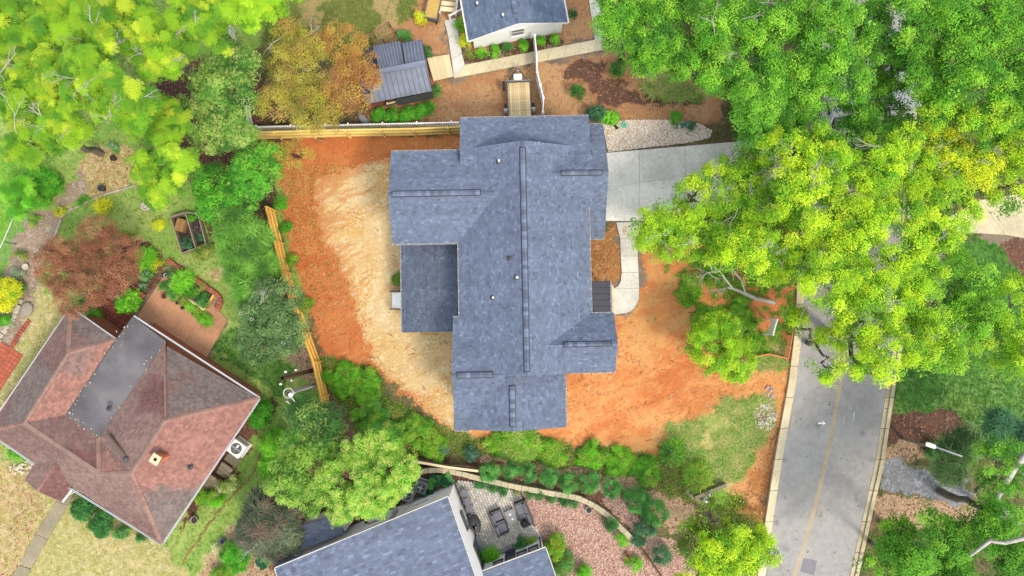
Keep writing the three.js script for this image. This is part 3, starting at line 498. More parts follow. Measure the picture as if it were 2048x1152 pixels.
  gut(V(n0.a0, n0.e0, n0.b0), V(n0.a1, n0.e0, n0.b0), V(0, 0, -1)); gut(V(w0.a0, EV, w0.b0), V(n0.a0, EV, w0.b0), V(0, 0, -1)); gut(V(w0.a0, EV, w0.b1), V(m0.b0, EV, w0.b1), V(0, 0, 1));
  gut(V(n0.a1, g0.e0, g0.b0), V(g0.a1, g0.e0, g0.b0), V(0, 0, -1)); gut(V(m0.b1, g0.e1, g0.b1), V(g0.a1, g0.e1, g0.b1), V(0, 0, 1));
  gut(V(m0.b1, EV, se.b0), V(se.a1, EV, se.b0), V(0, 0, -1)); gut(V(sb.b1, EV, se.b1), V(se.a1, EV, se.b1), V(0, 0, 1)); gut(V(sb.b1, EV, se.b1), V(sb.b1, EV, sb.a1), V(1, 0, 0)); gut(V(sw.a0, EV, sw.b1), V(sw.a0 + 0.9, EV, sw.b1), V(0, 0, 1)); gut(V(sw.a0, EV, sw.b0), V(m0.b0, EV, sw.b0), V(0, 0, -1));
  // ridge vents under a line of caps
  const vent = (v, a0, a1, mats = slateMats) => { const a = P3(v, a0, v.r, v.rh), b = P3(v, a1, v.r, v.rh), s0 = P3(v, 0, v.b0 - v.r, v.e0 - v.rh), s1 = P3(v, 0, v.b1 - v.r, v.e1 - v.rh), z = v.ax === 'x' ? V(0, 0, 1) : V(1, 0, 0); s0.copy(P3({ ax: v.ax }, 0, v.b0 - v.r, v.e0 - v.rh)); const deck = mesh('ridge_vent', [s0, s1].map((s) => { const q = s.clone().normalize().multiplyScalar(0.215), e = a.clone().sub(b).normalize().multiplyScalar(0.045), u = V(0, 0.085, 0); return slab3([a.clone().add(e).add(u), b.clone().sub(e).add(u), b.clone().sub(e).add(q).add(u), a.clone().add(e).add(q).add(u)], 0.05); }), M.black, house); caps(deck, a, b, s0, s1, { step: 0.25, w: 0.16, mats, lift: 0.09, t: 0.03 }); };
  vent(m0, Zl(1043, 296, RH), Zl(1055, 742, RH)); vent(w0, X(785, 385, 6.87), X(960, 385, 6.87)); vent(g0, X(1123, 345, 6.8), X(1203, 345, 6.8)); vent(se, X(1128, 688, 6.95), X(1222, 688, 6.95)); vent(sw, X(915, 750, 6.87), X(985, 750, 6.87)); vent(sb, Zl(1025, 772, 6.85), Zl(1026, 852, 6.85));
  const plain = (v, a0, a1) => caps(house, P3(v, a0, v.r, v.rh), P3(v, a1, v.r, v.rh), P3({ ax: v.ax }, 0, v.b0 - v.r, v.e0 - v.rh), P3({ ax: v.ax }, 0, v.b1 - v.r, v.e1 - v.rh), { step: 0.25, w: 0.15, mats: slateMats, lift: 0.035, t: 0.02 });
  plain(m0, m0.a0 + 0.02, Zl(1043, 294, RH)); plain(w0, w0.a0 + 0.02, X(784, 385, 6.87)); plain(w0, X(961, 385, 6.87), X(998, 385, 6.87)); plain(g0, X(1096, 345, 6.8), X(1122, 345, 6.8)); plain(g0, X(1204, 345, 6.8), g0.a1 - 0.02); plain(se, X(1223, 688, 6.95), se.a1 - 0.02); plain(sw, sw.a0 + 0.02, X(914, 750, 6.87)); plain(n0, n0.a0 + 0.02, X(955, 310, 6.2)); plain(n0, X(1140, 310, 6.2), n0.a1 - 0.02);
  for (const [x, y, r, h] of [[998, 323, 0.05, 0.4], [1020, 517, 0.045, 0.25], [1034, 556, 0.06, 0.3], [986, 595, 0.05, 0.3], [1079, 280, 0.05, 0.45]]) { const p = L(x, y, 7); p.y = heightAt(p) - 0.02; ventPipe(house, p, r, h, x === 1020 ? M.darkGrey : M.white); }
  // covered patio: a lower lean-to roof against the west wall
  { const e = [L(803, 485, 2.9), L(805, 665, 2.9), L(920, 663, 3.9), L(920, 470, 3.9)]; const x0 = Math.min(e[0].x, e[1].x), x1 = m0.b0 + 0.3, z0 = e[0].z - 0.35, z1 = e[1].z;
    roofFace(house, [V(x0, 2.9, z1), V(x0, 2.9, z0), V(x1, 3.9, z0), V(x1, 3.9, z1)], { color: slate(0.74), exp: 0.15 }, 'patio_roof'); gutter(house, V(x0, 2.9, z0), V(x0, 2.9, z1), V(-1, 0, 0));
    for (const z of [z0 + 0.4, (z0 + z1) / 2, z1 - 0.25]) mesh('post', cbox(0.15, 2.8, 0.15, x0 + 0.3, 1.4, z), M.white, house);
    mesh('patio_slab', box(x1 - x0 - 0.4, 0.16, z1 - z0 - 0.3, (x0 + x1) / 2 + 0.1, 0.06, (z0 + z1) / 2), M.concrete, house); }
  // standing-seam porch roof and the strip of metal awning over the garage doors
  { const a = L(1184, 562, 3.4), b = L(1220, 562, 2.9), z0 = a.z, z1 = L(1184, 628, 3.4).z - 0.05, porch = mesh('porch_roof', slab3([V(b.x, 2.9, z1), V(b.x, 2.9, z0), V(a.x - 0.1, 3.3, z0), V(a.x - 0.1, 3.3, z1)], 0.08), M.darkMetal, house);
    for (let i = 0; i <= 5; i++) { const z = lerp(z0 + 0.03, z1 - 0.03, i / 5); mesh('seam', beam(V(b.x + 0.01, 2.925, z), V(a.x - 0.1, 3.325, z), 0.025, 0.05), M.darkMetal, porch); }
    gutter(house, V(b.x, 2.88, z0), V(b.x, 2.88, z1), V(1, 0, 0), M.gutter, 0.5); for (const z of [z0 + 0.15, z1 - 0.2]) mesh('post', cbox(0.14, 2.8, 0.14, b.x - 0.2, 1.4, z), M.white, house);
    mesh('porch_floor', box(b.x - a.x + 0.3, 0.2, z1 - z0, (a.x + b.x) / 2 + 0.05, 0.1, (z0 + z1) / 2), M.concreteTan, house);
    const q = g0.a1 + 0.02, y0 = L(1214, 272, 2.8).z, y1 = L(1214, 452, 2.8).z, aw = mesh('garage_awning', slab3([V(q + 0.28, 2.6, y1), V(q + 0.28, 2.6, y0), V(q - 0.6, 3.0, y0), V(q - 0.6, 3.0, y1)], 0.06), M.darkMetal, house);
    for (let i = 0; i <= 12; i++) { const z = lerp(y0 + 0.03, y1 - 0.03, i / 12); mesh('seam', beam(V(q + 0.27, 2.63, z), V(q - 0.6, 3.03, z), 0.025, 0.05), M.darkMetal, aw); } }
}

// ---------- the old house with the red-brown tiled roof ----------
seedR(101);
{
  const house = thing('house', 'old house with mottled red-brown tiled hip roof around a flat grey membrane', 'house'); house.position.copy(G(230, 850, 0));
  const O = house.position.clone(), P = (x, y, h) => G(x, y, h).sub(V(O.x, 0, O.z)), EH = 3, RHt = 5.4;
  const RL = 4.45, a = P(141, 617, EH), d = P(518, 797, EH), e = P(323, 1088, EH), w = P(-26, 863, EH), p1 = P(136, 706, RL), p2 = P(48, 846, RL), p3 = P(200, 948, RL), p4 = P(263, 946, RHt), p5 = P(330, 841, RHt), b = P(231, 680, EH + 0.1), n = P(328, 690, EH + 0.1), fa = P(266, 633, EH), fb = P(332, 682, EH + 0.05), fc = P(199, 876, 3.75), fd = P(132, 829, 3.75);
  const tone2 = (gk, pk, bias, f = 0.35) => (p) => { const t = sstep(fbm(p.x * f + 3, p.z * f, 3) + bias, 0.42, 0.6), k = 0.74 + 0.4 * R(), c = gk.clone().lerp(pk, t); return c.multiplyScalar(k); };
  const greyT = A(146, 130, 124), pink = A(186, 134, 120), brown = A(150, 118, 110), red = A(142, 100, 95), pale = A(164, 132, 123);
  const deck = std(A(105, 70, 64)), o = (c) => ({ color: c, exp: 0.16, w: [0.19, 0.22], stagger: true, thick: 0.032, deck });
  roofFace(house, [w, a, p1, p2], o(tone2(greyT, brown, 0.02))); roofFace(house, [a, b, p1], o(tone2(greyT, brown, -0.14)));
  roofFace(house, [w, p2, p3, e], o(tone2(brown, pale, 0.02))); roofFace(house, [e, p3, p4], o(tone2(brown, pale, 0.02)));
  roofFace(house, [d, e, p4, p5], o((p) => { const t = sstep(p.z + fbm(p.x * 0.9, p.z * 0.9, 3) * 1.8, 3.9, 5.0), c = pink.clone().lerp(greyT, t); return c.multiplyScalar(0.74 + 0.4 * R()); }));
  roofFace(house, [n, d, p5], o(tone2(greyT, brown, -0.1)));
  roofFace(house, [fd, b, p1], o(tone2(pink, pale, -0.03))); roofFace(house, [fd, p1, p2], o(tone2(pink, pale, -0.03))); roofFace(house, [fc, fd, p2, p3], o(tone2(brown, red, 0.1))); roofFace(house, [fc, p3, p4], o(tone2(brown, pink, 0)));
  roofFace(house, [fb, fc, p5], o(tone2(pale, red, 0.02))); roofFace(house, [fc, p4, p5], o(tone2(pale, red, 0.0))); roofFace(house, [n, fb, p5], o(tone2(red, red, 0)));
  mesh('flat_roof', slab3([fa, fb, fc, fd, b].map((p) => p.clone().add(V(0, 0.05, 0))), 0.2), std(A(128, 125, 126), { map: T.membrane, roughness: 0.8 }), house);
  { const L = []; for (let i = 0; i < 95; i++) { const [u, v] = pick([[fb, fc], [b, fd], [fa, fd], [fd, fc]]), t = R(), q = u.clone().lerp(v, t).add(V(RR(-0.4, 0.4), 0.09, RR(-0.4, 0.4))); L.push({ p: q, ry: R() * 6, rz: RR(-0.3, 0.3), s: RR(0.04, 0.1), c: A(...pick([[226, 212, 160], [214, 190, 120], [240, 236, 220]])) }); } scatter('fallen_leaves', new THREE.PlaneGeometry(1, 0.6).rotateX(-Math.PI / 2), std(0xffffff, { side: THREE.DoubleSide }), L, house); }
  const capM = [0.85, 1, 1.1].map((k) => std(A(182, 140, 126, k), { map: T.grit })), capG = [0.85, 1].map((k) => std(A(180, 146, 132, k), { map: T.grit })), dn = (u, v, c) => { const m = u.clone().lerp(v, 0.5), s = c.clone().sub(m), t = v.clone().sub(u).normalize(); return s.sub(t.multiplyScalar(s.dot(t))); };
  for (const [u, v, c1, c2, ms] of [[a, p1, w, b, capM], [p1, p2, w, fd, capG], [p2, w, a, e, capM], [p2, p3, w, fd, capG], [p3, p4, e, fc, capG], [p4, e, w, d, capM], [p4, p5, e, fc, capG], [p5, d, e, n, capM], [p5, n, fb, d, capM], [p1, b, a, fd, capM], [p3, fc, fd, p4, capM]]) caps(house, u, v, dn(u, v, c1), dn(u, v, c2), { step: 0.3, w: 0.15, mats: ms, lift: 0.04, t: 0.03 });
  const out = (u, v) => { const t = v.clone().sub(u); return V(t.z, 0, -t.x); }, gut = (u, v) => gutter(house, u, v, out(u, v), M.bracket, 0, 0.09);
  gut(a, b); gut(fa, d); gut(d, e); gut(w, a); gut(P(143, 977, EH).clone(), w.clone().lerp(w, 1)); gut(e, P(143, 977, EH));
  // gabled entrance porch
  const q1 = P(70, 925, 2.9), q2 = P(50, 960, 2.9), q3 = P(74, 982, 3.7), q4 = P(113, 922, 3.7), q5 = P(143, 976, 2.9), q6 = P(122, 1003, 2.9);
  roofFace(house, [q2, q1, q4, q3], o(tone2(brown, pale, -0.05)), 'porch_roof'); roofFace(house, [q5, q6, q3, q4], o(tone2(brown, red, 0.02)), 'porch_roof');
  caps(house, q4, q3, dn(q4, q3, q1), dn(q4, q3, q5), { step: 0.3, w: 0.12, mats: capM, lift: 0.01, t: 0.03 }); gutter(house, q6, q5, V(1, 0, 0.7), M.white, 0.8, 0.14);
  mesh('porch_post', [cyl(0.07, 0.07, 2.8, q2.x + 0.25, 1.4, q2.z, 10), cyl(0.07, 0.07, 2.8, q6.x, 1.4, q6.z - 0.3, 10)], M.white, house);
  const inset = (pts, k) => { const c = pts.reduce((s, p) => s.add(p), V(0, 0, 0)).divideScalar(pts.length); return pts.map((p) => p.clone().sub(c).multiplyScalar(k).add(c)); };
  mesh('wall', wallBox(inset([a, b, fa, d, e, w], 0.9), -0.2, 2.85), M.brick, house);
  // brick chimney with a pale cap, and a metal flue lying along the slope
  { const c = P(338, 908, 4.2), y = 4.35, ch = empty('chimney', house), t = -0.55; ch.position.set(c.x, y, c.z); ch.rotation.y = t; 
    for (let r = 0; r < 14; r++) for (let s = 0; s < 4; s++) { const h = r * 0.105 + 0.05, l = 0.3, o2 = r % 2 ? 0.02 : -0.02; mesh('brick', s % 2 ? box(0.1, 0.095, l, s === 1 ? 0.2 : -0.2, h, o2) : box(l, 0.095, 0.1, o2, h, s ? 0.2 : -0.2), pick([M.terracotta, M.brick, M.orange]), ch); }
    mesh('chimney_cap', [box(0.58, 0.07, 0.2, 0, 1.51, 0.2), box(0.58, 0.07, 0.2, 0, 1.51, -0.2), box(0.19, 0.07, 0.2, 0.2, 1.51, 0), box(0.19, 0.07, 0.2, -0.2, 1.51, 0)], M.concreteTan, ch); mesh('flue_liner', cyl(0.1, 0.1, 1.3, 0, 0.7, 0, 10), M.black, ch); }
  const f0 = P(216, 870, 4.25), f1 = P(254, 918, 4.95), fl = mesh('metal_flue', limb([f0, f0.clone().lerp(f1, 0.5), f1], [0.12, 0.16, 0.2], 12), std(A(140, 118, 104), { metalness: 0.3, roughness: 0.6 }), house); mesh('flue_cap', [xf(new THREE.SphereGeometry(0.22, 14, 8), f1.x, f1.y + 0.05, f1.z)], M.darkGrey, fl);
  for (const [x, y, h] of [[389, 872, 4.0], [379, 934, 3.9], [217, 817, 4.15]]) { const p = P(x, y, h); ventPipe(house, p.setY(h - 0.1), 0.06, 0.28, M.darkGrey); }
}

// ---------- the white house to the north ----------
seedR(102);
{
  const house = thing('house', 'small white house with grey shingle gable roof and clipped shrubs along its wall', 'house'); house.position.copy(G(1036, 60, 0));
  const O = house.position.clone(), P = (x, y, h) => G(x, y, h).sub(V(O.x, 0, O.z)), EH = 2.15, RH2 = 3.6, dir = G(1009, -102, RH2).sub(G(1036, 48, RH2)).multiplyScalar(1.6), back = (p) => p.clone().add(dir);
  const l = P(938, 82, EH), r = P(1135, 45, EH), t = P(1036, 47, RH2), o = { color: slate(0.95, -6), exp: 0.17, w: [0.28, 0.36] };
  roofFace(house, [back(l), l, t, back(t)], o); roofFace(house, [r, back(r), back(t), t], o);
  const dl = l.clone().sub(t), dr = r.clone().sub(t), vm = mesh('ridge_vent', [dl, dr].map((s) => { const q = s.clone().normalize().multiplyScalar(0.2), a = P(1031, 26, RH2 + 0.04), b = back(a); return slab3([a, b, b.clone().add(q), a.clone().add(q)], 0.05); }), M.black, house);
  caps(vm, P(1031, 26, RH2), back(P(1031, 26, RH2)).lerp(P(1031, 26, RH2), 0.45), dl, dr, { step: 0.28, w: 0.165, mats: slateMats, lift: 0.05 }); caps(house, t, P(1031, 26, RH2), dl, dr, { step: 0.28, w: 0.15, mats: slateMats, lift: 0.01 });
  gutter(house, back(l), l, V(-1, 0, 0), M.white, 0.8, 0.13); gutter(house, r, back(r), V(1, 0, 0), M.white, 0.8, 0.13);
  mesh('rake_board', [beam(l.clone().setY(EH - 0.1), t.clone().setY(RH2 - 0.1), 0.04, 0.2), beam(t.clone().setY(RH2 - 0.1), r.clone().setY(EH - 0.1), 0.04, 0.2)], M.white, house);
  const n = dir.clone().normalize(), s = r.clone().sub(l).setY(0).normalize(), wl = l.clone().addScaledVector(n, 0.3).addScaledVector(s, 0.3).setY(0), wr = r.clone().addScaledVector(n, 0.3).addScaledVector(s, -0.3).setY(0), wt = wl.clone().lerp(wr, 0.5);
  mesh('wall', [wallBox([wl, wr, back(wr), back(wl)], -0.1, EH - 0.02), facets([[wl.clone().setY(EH - 0.02), wr.clone().setY(EH - 0.02), wt.clone().setY(RH2 - 0.16)]])], M.whiteWall, house);
  for (let i = 0; i < 11; i++) { const y = 0.18 + i * 0.18; mesh('siding_board', beam(wl.clone().setY(y).addScaledVector(n, -0.012), wr.clone().setY(y).addScaledVector(n, -0.012), 0.02, 0.165), M.white, house); }
  windowIn(house, wl, wr, wl.distanceTo(wr) * 0.5, 0.85, 0.95, 1.95, M.offWall, 'window', 1, M.glassPale);
  mesh('downspout', [rod(wr.clone().add(V(0.02, 0.05, 0.04)), wr.clone().add(V(0.02, EH - 0.1, 0.04)), 0.04, 8)], M.white, house);
  for (const [x, y] of [[954, 3], [1006, 35]]) { const p = P(x, y, 3); const u = Math.abs(P(x, y, 3).sub(t).dot(s)) / (wl.distanceTo(wr) / 2 + 0.3); p.y = lerp(RH2, EH, u) - 0.05; ventPipe(house, p, 0.06, 0.3); }
}

// ---------- the white house to the south with the paved patio ----------
seedR(103);
{
  const house = thing('house', 'white house with pale grey shingle roofs wrapping round a paved patio', 'house'); house.position.copy(G(900, 1100, 0));
  const O = house.position.clone(), P = (x, y, h) => G(x, y, h).sub(V(O.x, 0, O.z)), E1 = 4.05;
  const r0 = P(896, 994, E1), l0 = P(550, 1137, E1), along = r0.clone().sub(l0).setY(0).normalize(), inl = V(-along.z, 0, along.x), up = (p, m, k = 0.28) => p.clone().addScaledVector(inl, m).setY(p.y + m * k);
  const o = { color: slate(1.2, 4), exp: 0.17, w: [0.3, 0.36], thick: 0.024 };
  roofFace(house, [l0, r0, up(r0, 8.2), up(l0, 8.2)], o); roofFace(house, [up(r0, 16.4).setY(E1), up(l0, 16.4).setY(E1), up(l0, 8.2), up(r0, 8.2)], o);
  mesh('rake_board', [beam(r0.clone().add(V(0, -0.1, 0)), up(r0, 8.2).add(V(0, -0.1, 0)), 0.05, 0.22), beam(l0.clone().add(V(0, -0.1, 0)), up(l0, 8.2).add(V(0, -0.1, 0)), 0.05, 0.22)], M.offWall, house);
  mesh('fascia', beam(l0.clone().add(V(0, -0.1, 0)).addScaledVector(inl, -0.03), r0.clone().add(V(0, -0.1, 0)).addScaledVector(inl, -0.03), 0.05, 0.2), M.offWall, house);
  const wr = P(908, 967, 0), wl = wr.clone().addScaledVector(along, -l0.distanceTo(r0) + 0.1), back = (p, m) => p.clone().addScaledVector(inl, m);
  // walls: long north wall, gable end on the patio side
  mesh('wall', [wallBox([wl, wr, back(wr, 16), back(wl, 16)], -0.1, E1 - 0.04), facets([[wl.clone().setY(E1 - 0.04), back(wl, 16).setY(E1 - 0.04), back(wl, 8.1).setY(E1 + 2.1)]]), facets([[wr.clone().setY(E1 - 0.04), back(wr, 16).setY(E1 - 0.04), back(wr, 8.1).setY(E1 + 2.1)]])], M.whiteWall, house);
  const len = wl.distanceTo(wr), onN = (x, y, h) => P(x, y, h).sub(wl).dot(along);
  windowIn(house, wr, wl, len - onN(748, 1035, 1.9), 0.95, 1.5, 2.4, M.offWall); windowIn(house, wr, wl, len - onN(843, 1002, 2.1), 0.95, 1.9, 2.5, M.offWall);
  const onE = (x, y, h) => P(x, y, h).sub(wr).dot(inl), eEnd = back(wr, 16);
  windowIn(house, eEnd, wr, 16 - onE(929, 1042, 2), 1.15, 1.7, 2.2, M.darkGrey); windowIn(house, eEnd, wr, 16 - onE(956, 1108, 1.4), 1.5, 0.12, 2.2, M.darkGrey, 'patio_door', 0);
  // dark meter box and conduits, cable down to the ground
  { const at = (x, y, h, k = 0.06) => { const s = onN(x, y, h); return wl.clone().addScaledVector(along, s).addScaledVector(inl, -k).setY(h); }; const b1 = at(787, 1012, 1.6), b2 = at(732, 1042, 1.2);
    mesh('electric_meter', [box(0.32, 0.4, 0.14, b1.x, b1.y, b1.z, Math.atan2(-along.z, along.x)), cyl(0.09, 0.09, 0.1, ...b1.clone().addScaledVector(inl, -0.1).toArray(), 12, Math.atan2(-inl.x, -inl.z), Math.PI / 2)], M.galv, house); mesh('utility_box', box(0.2, 0.26, 0.12, b2.x, b2.y, b2.z, Math.atan2(-along.z, along.x)), M.black, house);
    for (const dx of [0.05, 0.16, -0.12]) mesh('conduit', rod(b1.clone().addScaledVector(along, dx), b1.clone().addScaledVector(along, dx + 0.02).setY(E1 - 0.1), 0.028, 6), M.galv, house);
    for (const [q, w0] of [[at(799, 1000, 2.1), 0.7]]) mesh('conduit', limb([q, q.clone().addScaledVector(along, w0 * 0.5).setY(q.y - 0.35), q.clone().addScaledVector(along, w0).setY(0.3)], [0.02, 0.02, 0.02], 6), M.galv, house); }
  // lean-to at the west end and a little side roof beside it
  { const a = P(594, 1053, 2.5), b = P(677, 1029, 2.5), c = P(687, 1066, 3.1), d = P(604, 1100, 3.1); roofFace(house, [a, b, c, d], { ...o, color: slate(0.72), exp: 0.15 }, 'lean_to_roof'); mesh('lean_to_wall', wallBox([a.clone().lerp(c, 0.06), b.clone().lerp(d, 0.06), c, d], 0, 2.45), M.offWall, house);
    const e = P(548, 1121, 3.0), f = P(586, 1109, 3.0), g = P(590, 1117, 3.5), h = P(551, 1135, 3.5); roofFace(house, [e, f, g, h], { ...o, color: slate(0.9) }, 'side_roof'); mesh('side_wall', [wallBox([e, f, g, h].map((p) => p.clone().lerp(g, 0.08)), 0, 2.95), wallBox([P(575, 1110, 0), P(603, 1086, 0), P(612, 1096, 0), P(590, 1125, 0)], 0, 2.7)], M.whiteWall, house); }
  // lower south wing with four openings on to the patio
  { const E2 = 2.7, a = P(962, 1146, E2), b = P(1092, 1097, E2), al = b.clone().sub(a).setY(0).normalize(), dn = V(-al.z, 0, al.x), u = (p, m) => p.clone().addScaledVector(dn, m).setY(E2 + 0.28 * m);
    roofFace(house, [a, b, u(b, 4), u(a, 4)], { ...o, color: slate(1.12, 2) }, 'wing_roof'); gutter(house, b, a, dn.clone().negate(), M.offWall, 0, 0.12); mesh('rake_board', beam(b.clone().add(V(0, -0.1, 0)), u(b, 4).add(V(0, -0.1, 0)), 0.05, 0.2), M.white, house);
    const w0 = P(971, 1121, 0), w1 = P(1082, 1076, 0), L2 = w0.distanceTo(w1), wa = w1.clone().sub(w0).normalize(); mesh('wing_wall', wallBox([w0, w1, w1.clone().addScaledVector(dn, 7), w0.clone().addScaledVector(dn, 7)], -0.1, E2 - 0.05), M.whiteWall, house);
    for (const [x, y, wd, y0, y1] of [[996, 1124, 0.56, 1.35, 2.0], [1019, 1111, 0.62, 0.2, 2.05], [1043, 1104, 0.56, 1.35, 2.0], [1066, 1095, 0.56, 1.35, 2.0]]) windowIn(house, w1, w0, L2 - P(x, y, 1.5).sub(w0).dot(wa), wd, y0, y1, M.darkGrey, y0 < 1 ? 'patio_door' : 'window', 0, y0 < 1 ? M.glass : M.glassPale);
    mesh('downspout', [rod(w1.clone().add(V(-0.1, 0, -0.08)), w1.clone().add(V(-0.1, E2 - 0.1, -0.08)), 0.05, 8)], M.brownWood, house);
    mesh('stepping_slab', [box(0.62, 0.1, 0.55, ...P(1009, 1103, 0).toArray(), 0.39), box(0.62, 0.1, 0.5, ...P(1026, 1094, 0).toArray(), 0.39)].map((g) => g.translate(0, 0.1, 0)), std(A(160, 165, 172), { map: T.concrete }), house); mesh('door_threshold', box(0.35, 0.12, 1.7, ...P(963, 1093, 0).toArray(), 0.385).translate(0, 0.08, 0), std(A(170, 176, 182), { map: T.concrete }), house); }
}
// ---------- fences ----------
seedR(200);
// a board fence along pixels at the ground: boards one by one on the far side, rails and posts on the near side
function boardFence(name, label, line, { h = 1.8, out, rails = 3, mat, matTop, step = 0.15, gapAt = 2.4, rail = 0.09, group, bw = 0.47 }) {
  const p = line.length === 4 ? poly(line) : poly(line), f = thing(name, label, 'fence', p[0].clone(), 0, group), base = p[0].clone(), mats = tone(mat, 0.9, 1, 1.08), geo = new THREE.ExtrudeGeometry(new THREE.Shape([[-step * bw, 0], [step * bw, 0], [step * bw, h - 0.05], [step * bw * 0.6, h], [-step * bw * 0.6, h], [-step * bw, h - 0.05]].map((q) => new THREE.Vector2(...q))), { depth: bw < 0.4 ? 0.05 : 0.022, bevelEnabled: false });
  const mt = matTop ? tone(matTop, 0.92, 1, 1.06) : mats;
  for (let i = 0; i + 1 < p.length; i++) {
    const a = p[i].clone().sub(base), b = p[i + 1].clone().sub(base), d = b.clone().sub(a), L = d.length(), ry = Math.atan2(-d.z, d.x); d.normalize(); const n = V(-d.z, 0, d.x).multiplyScalar(out);
    for (let s = step / 2; s < L; s += step) { const m = mesh('board', geo, pick(mt), f); m.position.copy(a).addScaledVector(d, s).addScaledVector(n, -0.03); m.position.y = RR(-0.03, 0.01); m.rotation.y = ry; }
    for (let k = 0; k < rails; k++) { const y = lerp(0.25, h - 0.18, k / (rails - 1)); mesh('rail', beam(a.clone().addScaledVector(n, 0.02).setY(y), b.clone().addScaledVector(n, 0.02).setY(y), 0.075, rail), mats[k % 3], f); }
    for (let s = 0.1; s < L; s += gapAt) { const q = a.clone().addScaledVector(d, s).addScaledVector(n, 0.09); mesh('post', cbox(0.1, h - 0.05, 0.1, q.x, (h - 0.05) / 2, q.z, ry), mats[1], f); }
  }
  return f;
}
boardFence('board_fence', 'new yellow timber fence behind the lot, from the dark mulch corner to the new house', [494, 279, 700, 273, 830, 271, 925, 267], { h: 1.85, out: 1, mat: M.yellowWood, step: 0.16, rail: 0.2 });
boardFence('board_fence', 'upper run of golden timber fence beside the orange clay strip', [549, 420, 580, 545, 596, 600], { h: 1.85, out: -1, mat: M.orangeWood, step: 0.16, rail: 0.14 });
boardFence('board_fence', 'lower run of golden timber fence ending at the leafy weed patch', [596, 600, 640, 720, 661, 812], { h: 1.85, out: -1, mat: M.orangeWood, step: 0.16, rail: 0.14 });
boardFence('picket_fence', 'old white picket fence almost swallowed by the trees in the northwest', [468, 62, 480, 108, 497, 190, 508, 262], { h: 1.1, out: -1, rails: 2, mat: tone(M.white, 0.7)[0], step: 0.17, rail: 0.07, bw: 0.32 });
boardFence('picket_fence', 'white picket fence running close behind the yellow timber fence', [520, 262, 700, 258, 920, 253], { h: 1.15, out: -1, rails: 2, mat: M.white, step: 0.17, rail: 0.06, bw: 0.3 });
// white vinyl privacy fence by the trailer
{ const f = thing('panel_fence', 'narrow white vinyl fence from the white house past the trailer', 'fence', G(1072, 100)), p = poly([1068, 88, 1072, 128, 1073, 160, 1079, 185, 1085, 210, 1084, 238]).map((q) => q.sub(f.position.clone()));
  p.forEach((a, i) => { mesh('post', [cbox(0.13, 1.6, 0.13, a.x, 0.8, a.z), cyl(0.11, 0.02, 0.08, a.x, 1.64, a.z, 4, Math.PI / 4)], M.white, f); const b = p[i + 1]; if (!b) return; mesh('top_rail', beam(a.clone().setY(1.52), b.clone().setY(1.52), 0.07, 0.12), M.white, f); mesh('bottom_rail', beam(a.clone().setY(0.12), b.clone().setY(0.12), 0.06, 0.12), M.white, f); const n = Math.round(a.distanceTo(b) / 0.18); for (let k = 0; k < n; k++) { const q = a.clone().lerp(b, (k + 0.5) / n); mesh('board', box(0.17, 1.34, 0.025, q.x, 0.82, q.z, Math.atan2(-(b.z - a.z), b.x - a.x)), M.white, f); } }); }
// wire netting fences: a rail, posts and thin wires
function wireFence(label, line, h, { railMat = M.galv, r = 0.03, wires = 5, posts = 2.2, verticals = 0, name = 'wire_fence', wr = 0.008, wireMat } = {}) {
  const p = poly(line), f = thing(name, label, 'fence', p[0].clone()), q = p.map((a) => a.sub(f.position.clone()));
  mesh('top_rail', limb(q.map((a) => a.clone().setY(h)), q.map(() => r), 6), railMat, f); const w = [];
  q.forEach((a, i) => { const b = q[i + 1]; if (!b) return; const L = a.distanceTo(b), n = Math.max(1, Math.round(L / posts)); for (let k = 0; k <= n; k++) { const c = a.clone().lerp(b, k / n); mesh('post', cyl(r * 1.1, r * 1.1, h, c.x, h / 2, c.z, 8), railMat, f); } for (let k = 0; k < wires; k++) w.push(rod(a.clone().setY(h * (k + 0.3) / wires), b.clone().setY(h * (k + 0.3) / wires), wr, 4)); if (verticals) for (let s = 0; s < L; s += verticals) { const c = a.clone().lerp(b, s / L); w.push(rod(c.clone().setY(0.03), c.clone().setY(h), wr, 3)); } });
  mesh('netting', w, wireMat ?? M.galv, f).userData.kind = 'stuff'; return f;
}
wireFence('grey chain-link fence with a pale rail along the bright green lawn', [62, 418, 32, 488, 0, 552, -30, 620], 1.25, { r: 0.035, wires: 9, verticals: 0.12, wr: 0.004 });
wireFence('low rusty netting fence behind the metal-roofed shed', [726, 84, 752, 76, 781, 54, 794, 73, 770, 88, 735, 100], 0.9, { railMat: std(A(150, 95, 70)), r: 0.03, wires: 5, verticals: 0.3, wr: 0.006, wireMat: M.brownWood });
wireFence('orange plastic safety netting across the weeds near the kerb', [1482, 716, 1530, 707, 1568, 716], 0.7, { name: 'safety_fence', railMat: M.orange, r: 0.05, wires: 5, verticals: 0.16, wr: 0.018, wireMat: M.orange });
wireFence('orange plastic safety netting running beside the kerb', [1568, 716, 1577, 668, 1584, 632], 0.7, { name: 'safety_fence', railMat: M.orange, r: 0.05, wires: 5, verticals: 0.16, wr: 0.018, wireMat: M.orange });
// low weathered post-and-rail fence above the block wall
{ const f = thing('rail_fence', 'low weathered timber fence above the hosta bed', 'fence', G(890, 922)), p = poly([812, 915, 850, 920, 895, 928, 958, 936]).map((q) => q.sub(f.position.clone()));
  p.forEach((a, i) => { mesh('post', cbox(0.12, 1.0, 0.12, a.x, 0.5, a.z), M.oldWood, f); const b = p[i + 1]; if (!b) return; for (let k = 0; k < 5; k++) mesh('board', beam(a.clone().setY(0.18 + k * 0.17), b.clone().setY(0.18 + k * 0.17), 0.03, 0.15), M.greyWood, f); mesh('cap_rail', beam(a.clone().setY(1.0), b.clone().setY(1.0), 0.16, 0.04), M.paleWood, f); }); }

